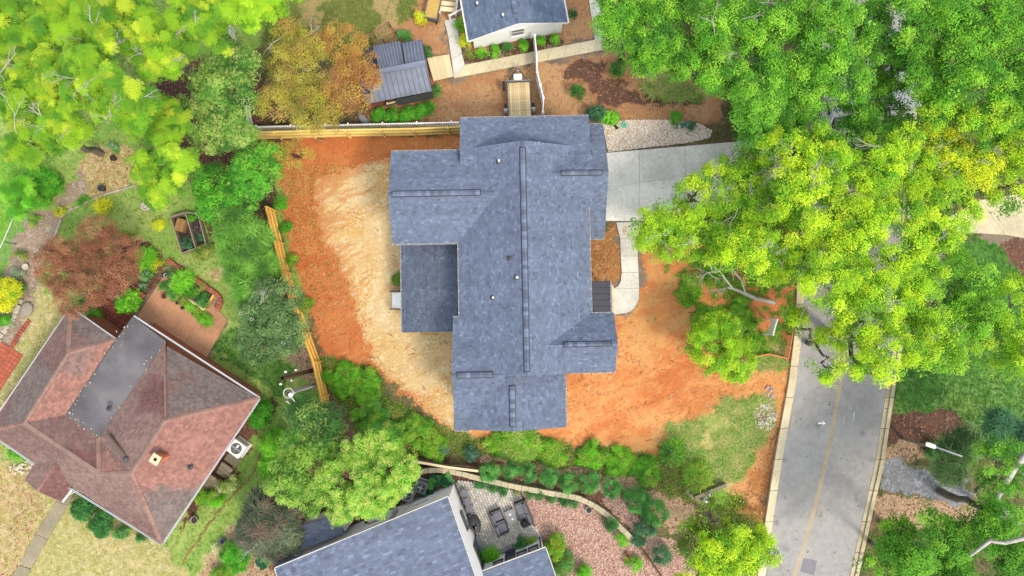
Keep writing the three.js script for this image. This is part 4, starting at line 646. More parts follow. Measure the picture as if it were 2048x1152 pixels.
// ---------- block walls, edging ----------
seedR(210);
function course(name, label, category, line, { w = 0.3, step = 0.42, rows = 1, rh = 0.16, mats, piece = 'block', jitter = 0.01, stagger = true, cap, group }) {
  const p = poly(line), f = thing(name, label, category, p[0].clone(), 0, group), pts = p.map((q) => q.sub(f.position.clone())), cv = new THREE.CatmullRomCurve3(pts, false, 'centripetal'), L = cv.getLength(), n = Math.max(1, Math.round(L / step)), geo = [cbox(L / n - 0.012, rh - 0.01, w, 0, 0, 0, 0, 0.018), cbox(L / n - 0.02, rh - 0.012, w - 0.02, 0, 0, 0, 0, 0.024)];
  for (let r = 0; r < rows; r++) for (let i = 0; i < n; i++) { const t = clamp((i + 0.5 + (stagger && r % 2 ? 0.5 : 0)) / n, 0.001, 0.999), q = cv.getPointAt(t), d = cv.getTangentAt(t), m = mesh(piece, pick(geo), pick(cap && r === rows - 1 ? cap : mats), f); m.position.set(q.x + RR(-1, 1) * jitter, rh * (r + 0.5) - 0.03 + RR(-1, 1) * jitter * 0.4, q.z + RR(-1, 1) * jitter); m.rotation.y = Math.atan2(-d.z, d.x) + RR(-1, 1) * jitter; }
  return f;
}
const capM = tone(M.concreteTan, 0.8, 0.88, 0.95), blockM = tone(M.stone, 0.6, 0.7, 0.78);
course('block_wall', 'curved garden wall with flat pale capstones under the clipped hedge row', 'wall', [826, 946, 860, 938, 900, 940, 960, 954, 1030, 970, 1100, 983, 1160, 995, 1205, 1020, 1240, 1052, 1262, 1074], { w: 0.36, step: 0.46, rows: 4, rh: 0.14, mats: blockM, cap: capM });
course('timber_edging', 'dark timber edging curving between wood chips and the round shrubs', 'edging', [1228, 1035, 1252, 1062, 1290, 1105, 1325, 1156], { w: 0.09, step: 1.2, rows: 2, rh: 0.14, mats: tone(M.brownWood, 0.9, 1.2), piece: 'timber', stagger: false });
course('brick_wall', 'low old brick wall stepping round the planting bed beside the brown patio', 'wall', [338, 520, 365, 540, 395, 560, 420, 578, 436, 590, 442, 600, 438, 618], { w: 0.34, step: 0.22, rows: 4, rh: 0.085, mats: tone(M.brick, 0.75, 0.9, 1.05), piece: 'brick' });
course('brick_wall', 'short low brick wall between the red maple and the brown patio', 'wall', [265, 575, 288, 594], { w: 0.5, step: 0.2, rows: 4, rh: 0.085, mats: tone(M.brick, 0.65, 0.8), piece: 'brick' });
course('brick_edging', 'broken brick edging below the lawn by the yellow flowers', 'edging', [248, 478, 275, 495, 300, 512, 322, 528], { w: 0.22, step: 0.24, rows: 2, rh: 0.08, mats: tone(M.brick, 0.6, 0.8, 0.95), piece: 'brick', jitter: 0.03 });
course('timber_edging', 'pale timber edging curving from the bare path to the feathery tree', 'edging', [96, 500, 112, 468, 128, 432, 160, 412, 210, 390, 272, 371], { w: 0.12, step: 1.1, rows: 1, rh: 0.14, mats: tone(M.stone, 0.85, 1), piece: 'timber', stagger: false });
course('brick_edging', 'orange brick edging strip beside the dry lawn on the western edge', 'edging', [60, 640, 38, 668, 14, 712, -10, 745], { w: 0.3, step: 0.22, rows: 1, rh: 0.1, mats: tone(M.redPave, 0.85, 1), piece: 'brick' });
course('stone_edging', 'uneven row of pale fieldstones below the yellow bush', 'edging', [44, 600, 30, 636, 12, 660, -6, 694], { w: 0.3, step: 0.34, rows: 1, rh: 0.2, mats: tone(M.stone, 0.7, 0.95, 1.05), piece: 'stone', jitter: 0.06 });
course('stone_edging', 'thin line of earth-coloured stones along the lawn south of the old house', 'edging', [520, 905, 505, 950, 470, 985, 440, 1020, 400, 1075, 365, 1125], { w: 0.12, step: 0.34, rows: 1, rh: 0.07, mats: tone(M.oldWood, 0.7, 0.9), piece: 'stone', jitter: 0.05 });
// red paving in the courtyard and on the western edge
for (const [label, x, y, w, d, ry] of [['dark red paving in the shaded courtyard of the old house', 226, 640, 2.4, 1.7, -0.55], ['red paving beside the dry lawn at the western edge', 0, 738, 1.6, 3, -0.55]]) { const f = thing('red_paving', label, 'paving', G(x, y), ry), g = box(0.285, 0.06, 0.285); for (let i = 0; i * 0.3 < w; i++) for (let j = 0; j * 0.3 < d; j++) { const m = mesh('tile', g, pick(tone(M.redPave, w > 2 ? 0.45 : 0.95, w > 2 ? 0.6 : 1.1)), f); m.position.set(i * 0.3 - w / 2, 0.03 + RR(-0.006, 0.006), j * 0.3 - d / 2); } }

// ---------- patio of the south house ----------
seedR(220);
{ const f = new THREE.Group(); f.name = 'paved_patio'; f.userData.kind = 'structure'; scene.add(f); const out = poly([908, 964, 925, 960, 1000, 968, 1042, 985, 1060, 1030, 1082, 1078, 972, 1122]);
  mesh('bedding', prism(out, -0.1, 0.02), std(A(120, 110, 95), { map: T.grit }), f);
  const c = G(908, 967), u = G(971, 1121).sub(c).normalize(), v = V(-u.z, 0, u.x), inside = (p) => { let k = false; out.forEach((a, i) => { const b = out[(i + 1) % out.length]; if ((a.z > p.z) !== (b.z > p.z) && p.x < a.x + (p.z - a.z) / (b.z - a.z) * (b.x - a.x)) k = !k; }); return k; }, L = [];
  for (let j = -3; j < 40; j++) for (let i = -3; i < 45; i++) { const p = c.clone().addScaledVector(u, i * 0.215 + (j % 2) * 0.1).addScaledVector(v, -j * 0.185); if (!inside(p)) continue; const k = RR(0.78, 1.06); L.push({ p: p.setY(0.045 + RR(-0.005, 0.005)), ry: Math.atan2(-u.z, u.x) + RR(-0.03, 0.03), s: V(RR(0.95, 1.03), 1, RR(0.95, 1.02)), c: A(...pick([[240, 232, 216], [226, 218, 206], [214, 208, 200]]), k * 1.25) }); }
  scatter('pavers', cbox(0.2, 0.07, 0.165, 0, 0, 0, 0, 0.015), std(0xffffff, { map: T.grit }), L, f); }
const PT = 0.385; // the patio's own direction
function armchair(label, x, y, wide, turn, group, seats = 1) {
  const t = thing(seats > 1 ? 'garden_sofa' : 'garden_armchair', label, seats > 1 ? 'sofa' : 'armchair', G(x, y), turn, group), w = wide;
  mesh('base', cbox(w, 0.3, 0.78, 0, 0.17, 0), M.darkGrey, t); for (const s of [-1, 1]) mesh('armrest', cbox(0.12, 0.6, 0.8, s * (w / 2 - 0.06), 0.3, 0), M.darkGrey, t); mesh('backrest', cbox(w, 0.78, 0.12, 0, 0.39, -0.38), M.darkGrey, t);
  for (let i = 0; i < seats; i++) { const sw = (w - 0.26) / seats, cx = -w / 2 + 0.13 + sw * (i + 0.5); mesh('seat_cushion', cbox(sw - 0.02, 0.14, 0.62, cx, 0.4, 0.05, 0, 0.04), M.cushion, t); mesh('back_cushion', cbox(sw - 0.03, 0.36, 0.14, cx, 0.62, -0.25, 0, 0.05), M.cushion, t); }
  return t;
}
armchair('dark wicker armchair with grey cushion, the one farther from the house door', 994, 1030, 0.88, Math.PI / 2 + PT, 'patio armchairs'); armchair('dark wicker armchair with grey cushion, nearer the potted plants', 1003, 1053, 0.88, Math.PI / 2 + PT, 'patio armchairs');
armchair('dark two-seat wicker sofa with grey cushions on the patio edge', 1047, 1024, 1.75, -Math.PI / 2 + PT, undefined, 2);
{ const t = thing('coffee_table', 'low grey patio coffee table between the armchairs and sofa', 'table', G(1022, 1031), PT); mesh('table_top', cbox(0.66, 0.06, 1.0, 0, 0.42, 0), std(A(165, 165, 165), { map: T.grit }), t); for (const i of [-1, 1]) for (const j of [-1, 1]) mesh('leg', box(0.07, 0.4, 0.07, i * 0.28, 0.2, j * 0.45), M.darkGrey, t); mesh('burner_lid', [cyl(0.06, 0.06, 0.03, 0.05, 0.465, 0.15, 10), cyl(0.06, 0.06, 0.03, 0.02, 0.465, -0.2, 10)], M.white, t);
  const b = thing('wicker_ball', 'black woven fire-pit globe standing on the end of the sofa', 'globe', G(1048, 1040).setY(0.05)); const s = []; for (let i = 0; i < 9; i++) s.push(xf(new THREE.TorusGeometry(0.26, 0.02, 5, 20), 0, 0.66, 0, i * 0.7, i * 0.55)); mesh('hoop', s, M.black, b).userData.kind = 'stuff'; mesh('core', xf(new THREE.SphereGeometry(0.2, 12, 8), 0, 0.66, 0), M.black, b);
  const g = thing('barbecue', 'covered black barbecue grill against the white gable wall', 'grill', G(951, 1043), PT + Math.PI / 2); mesh('cover', limb([V(0, 0, 0), V(0, 0.75, 0), V(0, 1.0, 0), V(0, 1.12, 0)], [0.46, 0.5, 0.42, 0.2], 7).scale(1.25, 1, 0.8), M.darkGrey, g); mesh('lid_handle', [box(0.09, 0.03, 0.03, -0.1, 1.14, 0.05), box(0.09, 0.03, 0.03, 0.14, 1.12, -0.02)], M.white, g);
  const chairs = ['first folded grey patio chair leaning by the wall corner', 'second grey patio chair, round-seated, beside the wall', 'third grey patio chair, next to the barbecue']; [[929, 983], [935, 1000], [940, 1014]].forEach(([x, y], i) => { const c = thing('patio_chair', chairs[i], 'chair', G(x, y), PT + 0.9 + i * 0.2, 'grey chairs along the gable wall'); mesh('seat', i === 1 ? cyl(0.27, 0.27, 0.05, 0, 0.44, 0, 16) : cbox(0.5, 0.05, 0.48, 0, 0.44, 0), std(A(128, 128, 136)), c); mesh('backrest', cbox(0.5, 0.42, 0.04, 0, 0.72, -0.24), std(A(118, 118, 126)), c); for (const a of [-1, 1]) for (const b2 of [-1, 1]) mesh('leg', rod(V(a * 0.2, 0.44, b2 * 0.2), V(a * 0.25, 0, b2 * 0.26), 0.018), M.darkGrey, c); });
  const l = thing('wall_lantern', 'black round wall lamp on the white gable by the barbecue', 'lamp', G(938, 1032, 1.8).setY(1.6)); mesh('lamp_body', [cyl(0.12, 0.12, 0.3, 0, 0, 0, 12), cyl(0.16, 0.05, 0.1, 0, 0.2, 0, 12)], M.black, l); mesh('bracket', box(0.22, 0.05, 0.05, -0.14, 0.1, 0), M.black, l); }

// ---------- machines, bins, pots ----------
seedR(230);
function condenser(label, x, y, turn, s, mat, o = {}) {
  const t = thing('air_conditioner', label, 'air conditioner', G(x, y), turn); mesh('pad', cbox(s * 1.15, 0.1, s * 1.15, 0, 0.05, 0), M.concrete, t); mesh('cabinet', [cbox(s, 0.72, s, 0, 0.46, 0, 0, 0.04)], mat, t);
  mesh('fan_well', xf(new THREE.TorusGeometry(s * 0.36, 0.025, 6, 24), 0, 0.835, 0, 0, Math.PI / 2), M.darkGrey, t); mesh('fan_shroud', cyl(s * 0.35, s * 0.35, 0.01, 0, 0.83, 0, 24), M.black, t);
  const b = []; for (let i = 0; i < 4; i++) b.push(box(s * 0.3, 0.012, s * 0.13, 0, 0, 0, 0, 0.35).translate(s * 0.17, 0.85, 0).rotateY(i * Math.PI / 2)); mesh('fan_blade', b, M.steel, t); mesh('fan_hub', cyl(s * 0.1, s * 0.09, 0.05, 0, 0.86, 0, 12), M.steel, t);
  const w = []; for (let i = 1; i < 5; i++) w.push(xf(new THREE.TorusGeometry(s * 0.08 * i, 0.005, 4, 24), 0, 0.885, 0, 0, Math.PI / 2)); mesh('fan_guard', w, mat, t); return t;
}
condenser('large white air conditioner with a round fan beside the old house', 482, 893, -0.62, 1.0, M.white); condenser('grey air conditioner with a shiny fan on the dark mulch behind the blooming tree', 817, 985, -0.35, 0.82, std(A(170, 172, 176)));
condenser('dark grey air conditioner half hidden by the hosta leaves', 845, 970, -0.3, 0.8, std(A(130, 132, 138))); condenser('black air conditioner at the corner of the small lean-to roof', 590, 1086, -0.4, 0.78, M.darkGrey);
{ const t = thing('steps', 'three mossy grey steps up to the side door of the old house', 'steps', G(452, 940), -0.62); for (let i = 0; i < 3; i++) mesh('tread', cbox(0.95, 0.16, 0.3, 0, 0.1 + 0.16 * i, 0.33 - i * 0.34, 0, 0.05), tone(M.concreteOld, 0.75, 0.85, 0.95)[i], t); mesh('landing', cbox(1.4, 0.5, 1.1, 0, 0.25, 1.2), tone(M.concreteOld, 0.72)[0], t); mesh('landing_kerb', cbox(0.8, 0.2, 0.24, -0.55, 0.6, 0.7), M.concreteOld, t);
  const c = thing('cellar_hatch', 'dark sunken hatch beside the landing of the old house', 'hatch', G(432, 962), -0.62); mesh('lid', box(0.8, 0.06, 0.7, 0, 0.05, 0), M.black, c); mesh('frame', [box(0.9, 0.1, 0.06, 0, 0.05, 0.37), box(0.9, 0.1, 0.06, 0, 0.05, -0.37)], M.brownWood, c);
  const p = thing('concrete_pad', 'mossy concrete pad between the steps and air conditioner', 'slab', G(466, 918), -0.62); mesh('slab', cbox(1.0, 0.1, 0.85, 0, 0.05, 0), tone(M.concreteOld, 0.8)[0], p); }
function pot(label, x, y, r, h, mat, fill = M.soil, name = 'plant_pot', cat = 'pot') { const t = thing(name, label, cat, G(x, y)); mesh('pot_body', new THREE.LatheGeometry([[0.01, 0], [r * 0.72, 0], [r * 0.95, h * 0.9], [r, h], [r * 0.86, h], [r * 0.8, h * 0.82]].map((q) => new THREE.Vector2(...q)), 18), mat, t); mesh('soil', cyl(r * 0.8, r * 0.8, 0.02, 0, h * 0.8, 0, 16), fill, t); return t; }
pot('grey stone planter, hollow and dark inside, below the old house corner', 393, 1037, 0.26, 0.4, tone(M.stone, 0.7)[0], M.black); pot('small blue tub on the leafy strip beside the lawn', 447, 1080, 0.2, 0.28, std(A(110, 150, 190))); pot('dark round bucket on the straw near the feathery tree', 208, 378, 0.24, 0.4, M.darkGrey, M.black, 'bucket', 'bucket'); pot('small black tub among white flowers under the feathery tree', 230, 318, 0.2, 0.3, M.black);
pot('terracotta pot on the wood chips beside the curved wall', 1186, 1011, 0.2, 0.32, M.terracotta); pot('pale glazed pot in front of the terracotta pot', 1177, 1018, 0.24, 0.3, std(A(200, 215, 205))); pot('terracotta pot lying ringed with green shoots on the wood chips', 1254, 1110, 0.2, 0.25, M.terracotta); pot('small pink pot between two green shrubs on the wood chips', 1263, 1118, 0.11, 0.2, std(A(230, 140, 125)));
pot('terracotta bowl on the brown patio below the planted bed', 331, 592, 0.22, 0.25, M.terracotta); pot('black pot at the foot of the planted bed, the upper one', 357, 606, 0.12, 0.22, M.black); pot('black pot at the foot of the planted bed, the lower one', 367, 616, 0.12, 0.22, M.black); pot('white pot by the patio door planting of the south house', 1031, 1089, 0.15, 0.28, M.white); pot('brown pot under the dark green plant by the south wing wall', 1052, 1087, 0.18, 0.26, M.brownWood);
{ const t = thing('birdbath', 'pale stone ring basin standing on the garden lawn', 'birdbath', G(297, 414)); const s = []; for (let i = 0; i < 8; i++) { const m = mesh('stone', cbox(0.24, 0.14, 0.16, 0, 0, 0, 0, 0.03), tone(M.stone, 0.9, 1.05)[i % 2], t); m.position.set(Math.cos(i * Math.PI / 4) * 0.27, 0.4, Math.sin(i * Math.PI / 4) * 0.27); m.rotation.y = -i * Math.PI / 4 + Math.PI / 2; } mesh('basin', cyl(0.1, 0.22, 0.36, 0, 0.18, 0, 14), M.stone, t);
  const r = thing('stone_disc', 'round white stone bowl beside the grey-green shrub', 'bowl', G(54, 534)); mesh('bowl', new THREE.LatheGeometry([[0.01, 0.02], [0.2, 0.04], [0.25, 0.2], [0.2, 0.2], [0.14, 0.13], [0.01, 0.12]].map((q) => new THREE.Vector2(...q)), 20), M.stone, r);
  const b = thing('boulder', 'flat grey boulder at the end of the brick edging', 'rock', G(56, 618)); mesh('rock', new THREE.IcosahedronGeometry(0.42, 2).scale(1, 0.45, 1.2).translate(0, 0.1, 0), tone(M.stone, 0.6)[0], b); }
// cold frame: an open timber frame with a cross beam, pots and an old box inside
{ const p = poly([348, 436, 377, 427, 398, 498, 370, 508]), q = poly([377, 427, 402, 430, 418, 490, 398, 498]), t = thing('cold_frame', 'weathered grey open timber planting frame with pots inside on the lawn edge', 'planter', p[0].clone()); const o = p[0].clone(), L = (a) => a.clone().sub(o);
  for (const [a, b] of [[p[0], p[1]], [p[1], p[2]], [p[2], p[3]], [p[3], p[0]], [q[0], q[1]], [q[1], q[2]], [q[2], q[3]]]) for (const y of [0.15, 0.42]) mesh('frame_board', beam(L(a).setY(y), L(b).setY(y), 0.08, 0.2), tone(M.greyWood, 0.8, 1)[y > 0.2 ? 1 : 0], t);
  mesh('bed_soil', prism([p[0], q[1], q[2], p[3]].map(L), -0.02, 0.06), M.soil, t);
  const c = thing('wooden_box', 'brown lidded box inside the grey timber planting frame', 'box', G(367, 452), -0.25); mesh('box_body', cbox(0.62, 0.5, 0.9, 0, 0.25, 0), M.oldWood, c); mesh('lid_board', [box(0.3, 0.03, 0.9, -0.16, 0.52, 0), box(0.3, 0.03, 0.9, 0.16, 0.52, 0)], tone(M.oldWood, 0.85)[0], c);
  pot('round black pot in the grey planting frame, the upper one', 394, 447, 0.28, 0.36, M.darkGrey); pot('round grey pot in the grey planting frame, the lower one', 399, 460, 0.24, 0.3, std(A(110, 110, 108)));
  const l = thing('log', 'long reddish log lying beside the planting frame', 'log', G(420, 455), 0); mesh('trunk_piece', limb(poly([409, 428, 421, 455, 428, 488]).map((a) => a.sub(G(420, 455)).setY(0.16)), [0.15, 0.17, 0.14], 9), M.brownWood, l); }
// edging board of the raised planting bed and its pale timbers
{ const t = thing('raised_bed', 'planting bed edged with pale timbers on the brown patio', 'planter', G(385, 590)), L = (a) => a.sub(G(385, 590)); const p = poly([332, 566, 410, 620, 430, 590]).map(L); mesh('timber', beam(p[0].setY(0.12), p[1].clone().setY(0.12), 0.12, 0.22), M.paleWood, t); mesh('timber', beam(p[1].setY(0.12), p[2].setY(0.12), 0.12, 0.22), M.orangeWood, t); mesh('bed_soil', prism(poly([334, 562, 350, 540, 432, 588, 411, 616]).map(L), -0.02, 0.1), M.soil, t); }
for (const [l, x, y] of [['blue-black watering can at the head of the planting bed', 331, 552], ['white round pot at the head of the planting bed', 335, 551]]) pot(l, x, y, 0.13, 0.3, l[0] === 'b' ? std(A(80, 95, 120)) : M.white, M.soil, l[0] === 'b' ? 'watering_can' : 'plant_pot', l[0] === 'b' ? 'watering can' : 'pot');

// ---------- shed, deck, north-yard things ----------
seedR(240);
{ // metal-roofed shed: two bays, standing seams
  const H0 = 2.3, H1 = 3.0, o = G(800, 160), t = thing('shed', 'shed with blue-grey standing-seam metal roof under the rust-leaved tree', 'shed', o.clone()), L = (x, y, h) => G(x, y, h).sub(o);
  const seam = (a, b, c, d, n, deck) => { for (let i = 0; i <= n; i++) mesh('seam', beam(a.clone().lerp(b, clamp(i / n, 0.01, 0.99)).add(V(0, 0.02, 0)), d.clone().lerp(c, clamp(i / n, 0.01, 0.99)).add(V(0, 0.02, 0)), 0.03, 0.05), tone(M.shedMetal, 0.55)[0], deck); };
  const face = (n, ...p) => { const d = mesh('roof_panel', slab3(p, 0.07), M.shedMetal, t); seam(p[0], p[1], p[2], p[3], n, d); return d; };
  face(13, L(731, 208, H0), L(864, 182, H0), L(851, 126, H1), L(716, 150, H1)); face(9, L(745, 92, H0), L(801, 82, H0), L(809, 131, H1 + 0.03), L(760, 141, H1 + 0.03)); face(6, L(804, 86, H0 - 0.1), L(844, 79, H0 - 0.1), L(851, 123, H1 - 0.1), L(811, 131, H1 - 0.1));
  mesh('ridge_flashing', beam(L(758, 143, H1 + 0.06), L(851, 125, H1 + 0.06), 0.34, 0.03), tone(M.shedMetal, 1.15)[0], t);
  mesh('wall', [wallBox([L(740, 205, 0), L(866, 190, 0), L(852, 105, 0), L(745, 120, 0)], 0, 2.2)], tone(M.darkMetal, 0.7)[0], t); mesh('lean_panel', slab3([L(795, 211, 0.9), L(868, 196, 0.9), L(864, 184, 2.2), L(790, 199, 2.2)], 0.05), M.darkGrey, t); mesh('window', box(0.22, 0.22, 0.06, ...L(849, 191, 1.6).toArray()), M.white, t);
  const pl = thing('scrap_boards', 'long pale boards propped in front of the shed above the leafy hedge', 'boards', G(815, 210)); for (let i = 0; i < 4; i++) mesh('board', beam(G(775 + i * 3, 217 - i * 2).sub(G(815, 210)).setY(0.75 + i * 0.16), G(842 - i * 4, 204 - i).sub(G(815, 210)).setY(1.05 + i * 0.12), 0.16, 0.06), [M.darkGrey, M.paleWood, M.brownWood, M.darkGrey][i], pl);
  const rp = thing('rusty_panel', 'rusty red sheet leaning at the shed corner', 'sheet', G(752, 212)); mesh('sheet', slab3(poly([735, 213, 772, 205, 775, 212, 738, 220]).map((a, i) => a.sub(G(752, 212)).setY(i < 2 ? 0.9 : 0.1)), 0.03), std(A(130, 70, 60)), rp);
  const kb = thing('upturned_tub', 'grey upturned boat-shaped tub near the white pickets', 'tub', G(728, 240), -0.85); mesh('hull', new THREE.SphereGeometry(0.3, 16, 8, 0, Math.PI * 2, 0, Math.PI / 2).scale(2, 0.8, 0.9), std(A(140, 146, 150)), kb);
  const dk = thing('timber_deck', 'pale square plank deck between the shed and the concrete walk', 'deck', G(880, 142)), a = G(855, 119).sub(G(880, 142)), b = G(899, 112).sub(G(880, 142)), c = G(908, 156).sub(G(880, 142)), d = G(868, 165).sub(G(880, 142));
  const planks = tone(M.paleWood, 0.88, 0.96, 1.03); for (let i = 0; i < 11; i++) { const u = (i + 0.5) / 11; mesh('plank', beam(a.clone().lerp(b, u).setY(0.3), d.clone().lerp(c, u).setY(0.3), a.distanceTo(b) / 11 - 0.012, 0.035), pick(planks), dk); } mesh('joist', [beam(a.clone().lerp(d, 0.1).setY(0.2), b.clone().lerp(c, 0.1).setY(0.2), 0.05, 0.14), beam(a.clone().lerp(d, 0.9).setY(0.2), b.clone().lerp(c, 0.9).setY(0.2), 0.05, 0.14)], M.oldWood, dk); }
{ const t = thing('planter_trough', 'dark metal trough planter with yellow straw beside the white pallet', 'planter', G(868, 18), -0.2); for (const [w, d, x, z] of [[0.06, 1.9, -0.47, 0], [0.06, 1.9, 0.47, 0], [1.0, 0.06, 0, 0.95], [1.0, 0.06, 0, -0.95]]) mesh('side_board', box(w, 0.55, d, x, 0.32, z), std(A(105, 110, 115)), t); mesh('straw', box(0.86, 0.06, 1.76, 0, 0.5, 0), std(A(225, 185, 100), { map: T.grit }), t); for (const x of [-0.42, 0.42]) for (const z of [-0.85, 1.05]) mesh('leg', cyl(0.04, 0.04, 0.3, x, 0.15, z, 8), M.black, t);
  const p = thing('pallet', 'whitewashed slatted pallet beside the white house corner', 'pallet', G(897, 10), -0.1); for (let i = 0; i < 4; i++) mesh('slat', box(1.1, 0.035, 0.34, 0.05, 0.42, -0.75 + i * 0.42), tone(M.paleWood, 0.95, 1.03)[i % 2], p); for (const x of [-0.55, 0.62]) mesh('bearer', box(0.12, 0.4, 1.8, x, 0.2, -0.1), M.white, p);
  const g = thing('garden_gate', 'small white gate rail from the walk to the white house corner', 'gate', G(914, 36)); mesh('rail', beam(V(-0.45, 0.9, 0.25), V(0.45, 0.9, -0.25), 0.08, 0.1), M.white, g); mesh('post', [box(0.1, 1, 0.1, -0.45, 0.5, 0.25), box(0.1, 1, 0.1, 0.45, 0.5, -0.25)], M.white, g); }
// flat utility trailer with a plank bed
{ const t = thing('utility_trailer', 'flat utility trailer with worn plank bed and white tool box on the dirt', 'trailer', G(1038, 204), 0.05); const W = 1.55, D = 2.55, pm = tone(std(A(250, 230, 184), { map: T.wood }), 0.7, 0.95, 1.1, 1.25);
  for (let i = 0; i < 11; i++) mesh('plank', box(W / 11 - 0.012, 0.04, D, -W / 2 + (i + 0.5) * W / 11, 0.66 + RR(-0.006, 0.006), 0.1), pick(pm), t);
  mesh('frame', [box(0.07, 0.12, D + 0.1, -W / 2 - 0.05, 0.63, 0.1), box(0.07, 0.12, D + 0.1, W / 2 + 0.05, 0.63, 0.1), box(W + 0.1, 0.12, 0.07, 0, 0.63, 0.1 - D / 2 - 0.05), box(W + 0.1, 0.1, 0.07, 0, 0.62, 0.1 + D / 2 + 0.05), rod(V(-W / 2, 0.6, -1.2), V(0, 0.6, -2.25), 0.05), rod(V(W / 2, 0.6, -1.2), V(0, 0.6, -2.25), 0.05)], M.darkGrey, t); mesh('front_rail', [rod(V(-W / 2 - 0.05, 0.95, -1.22), V(W / 2 + 0.05, 0.95, -1.22), 0.03), rod(V(-W / 2 - 0.05, 0.6, -1.22), V(-W / 2 - 0.05, 0.95, -1.22), 0.03), rod(V(W / 2 + 0.05, 0.6, -1.22), V(W / 2 + 0.05, 0.95, -1.22), 0.03)], M.steel, t);
  mesh('tool_box', [cbox(0.58, 0.36, 0.4, -0.02, 0.8, -1.5, 0, 0.03)], M.white, t); mesh('coupler', [rod(V(0, 0.6, -2.0), V(0, 0.6, -2.45), 0.05), xf(new THREE.SphereGeometry(0.07, 10, 8), 0, 0.62, -2.45)], M.steel, t); mesh('jack', [cyl(0.04, 0.04, 0.7, 0, 0.55, -1.95, 10), rod(V(-0.12, 0.92, -1.95), V(0.12, 0.92, -1.95), 0.02)], M.galv, t);
  for (const s of [-1, 1]) { const w = mesh('wheel', [xf(new THREE.TorusGeometry(0.25, 0.09, 8, 20), s * (W / 2 + 0.2), 0.34, 0.55, Math.PI / 2)], M.tyre, t); mesh('rim', cyl(0.17, 0.17, 0.12, s * (W / 2 + 0.2), 0.34, 0.55, 14, 0, 0, Math.PI / 2), M.white, w); { const fg = new THREE.CylinderGeometry(0.4, 0.4, 0.26, 14, 1, true, -Math.PI / 2.4, Math.PI / 1.2).rotateZ(Math.PI / 2); fg.computeBoundingBox(); if (fg.boundingBox.max.y < 0.3) fg.rotateX(-Math.PI / 2); fg.computeBoundingBox(); if (fg.boundingBox.max.y < 0.3) fg.rotateX(Math.PI); mesh('fender', fg.translate(s * (W / 2 + 0.2), 0.36, 0.55), M.galv, t); } }
  const sp = mesh('spare_wheel', xf(new THREE.TorusGeometry(0.24, 0.09, 8, 20), -W / 2 - 0.24, 0.75, -0.95, Math.PI / 2), M.tyre, t); mesh('rim', cyl(0.16, 0.16, 0.1, -W / 2 - 0.24, 0.75, -0.95, 14, 0, 0, Math.PI / 2), M.steel, sp); mesh('ramp_gate', box(W, 0.05, 0.3, 0, 0.7, 1.55), M.black, t); }
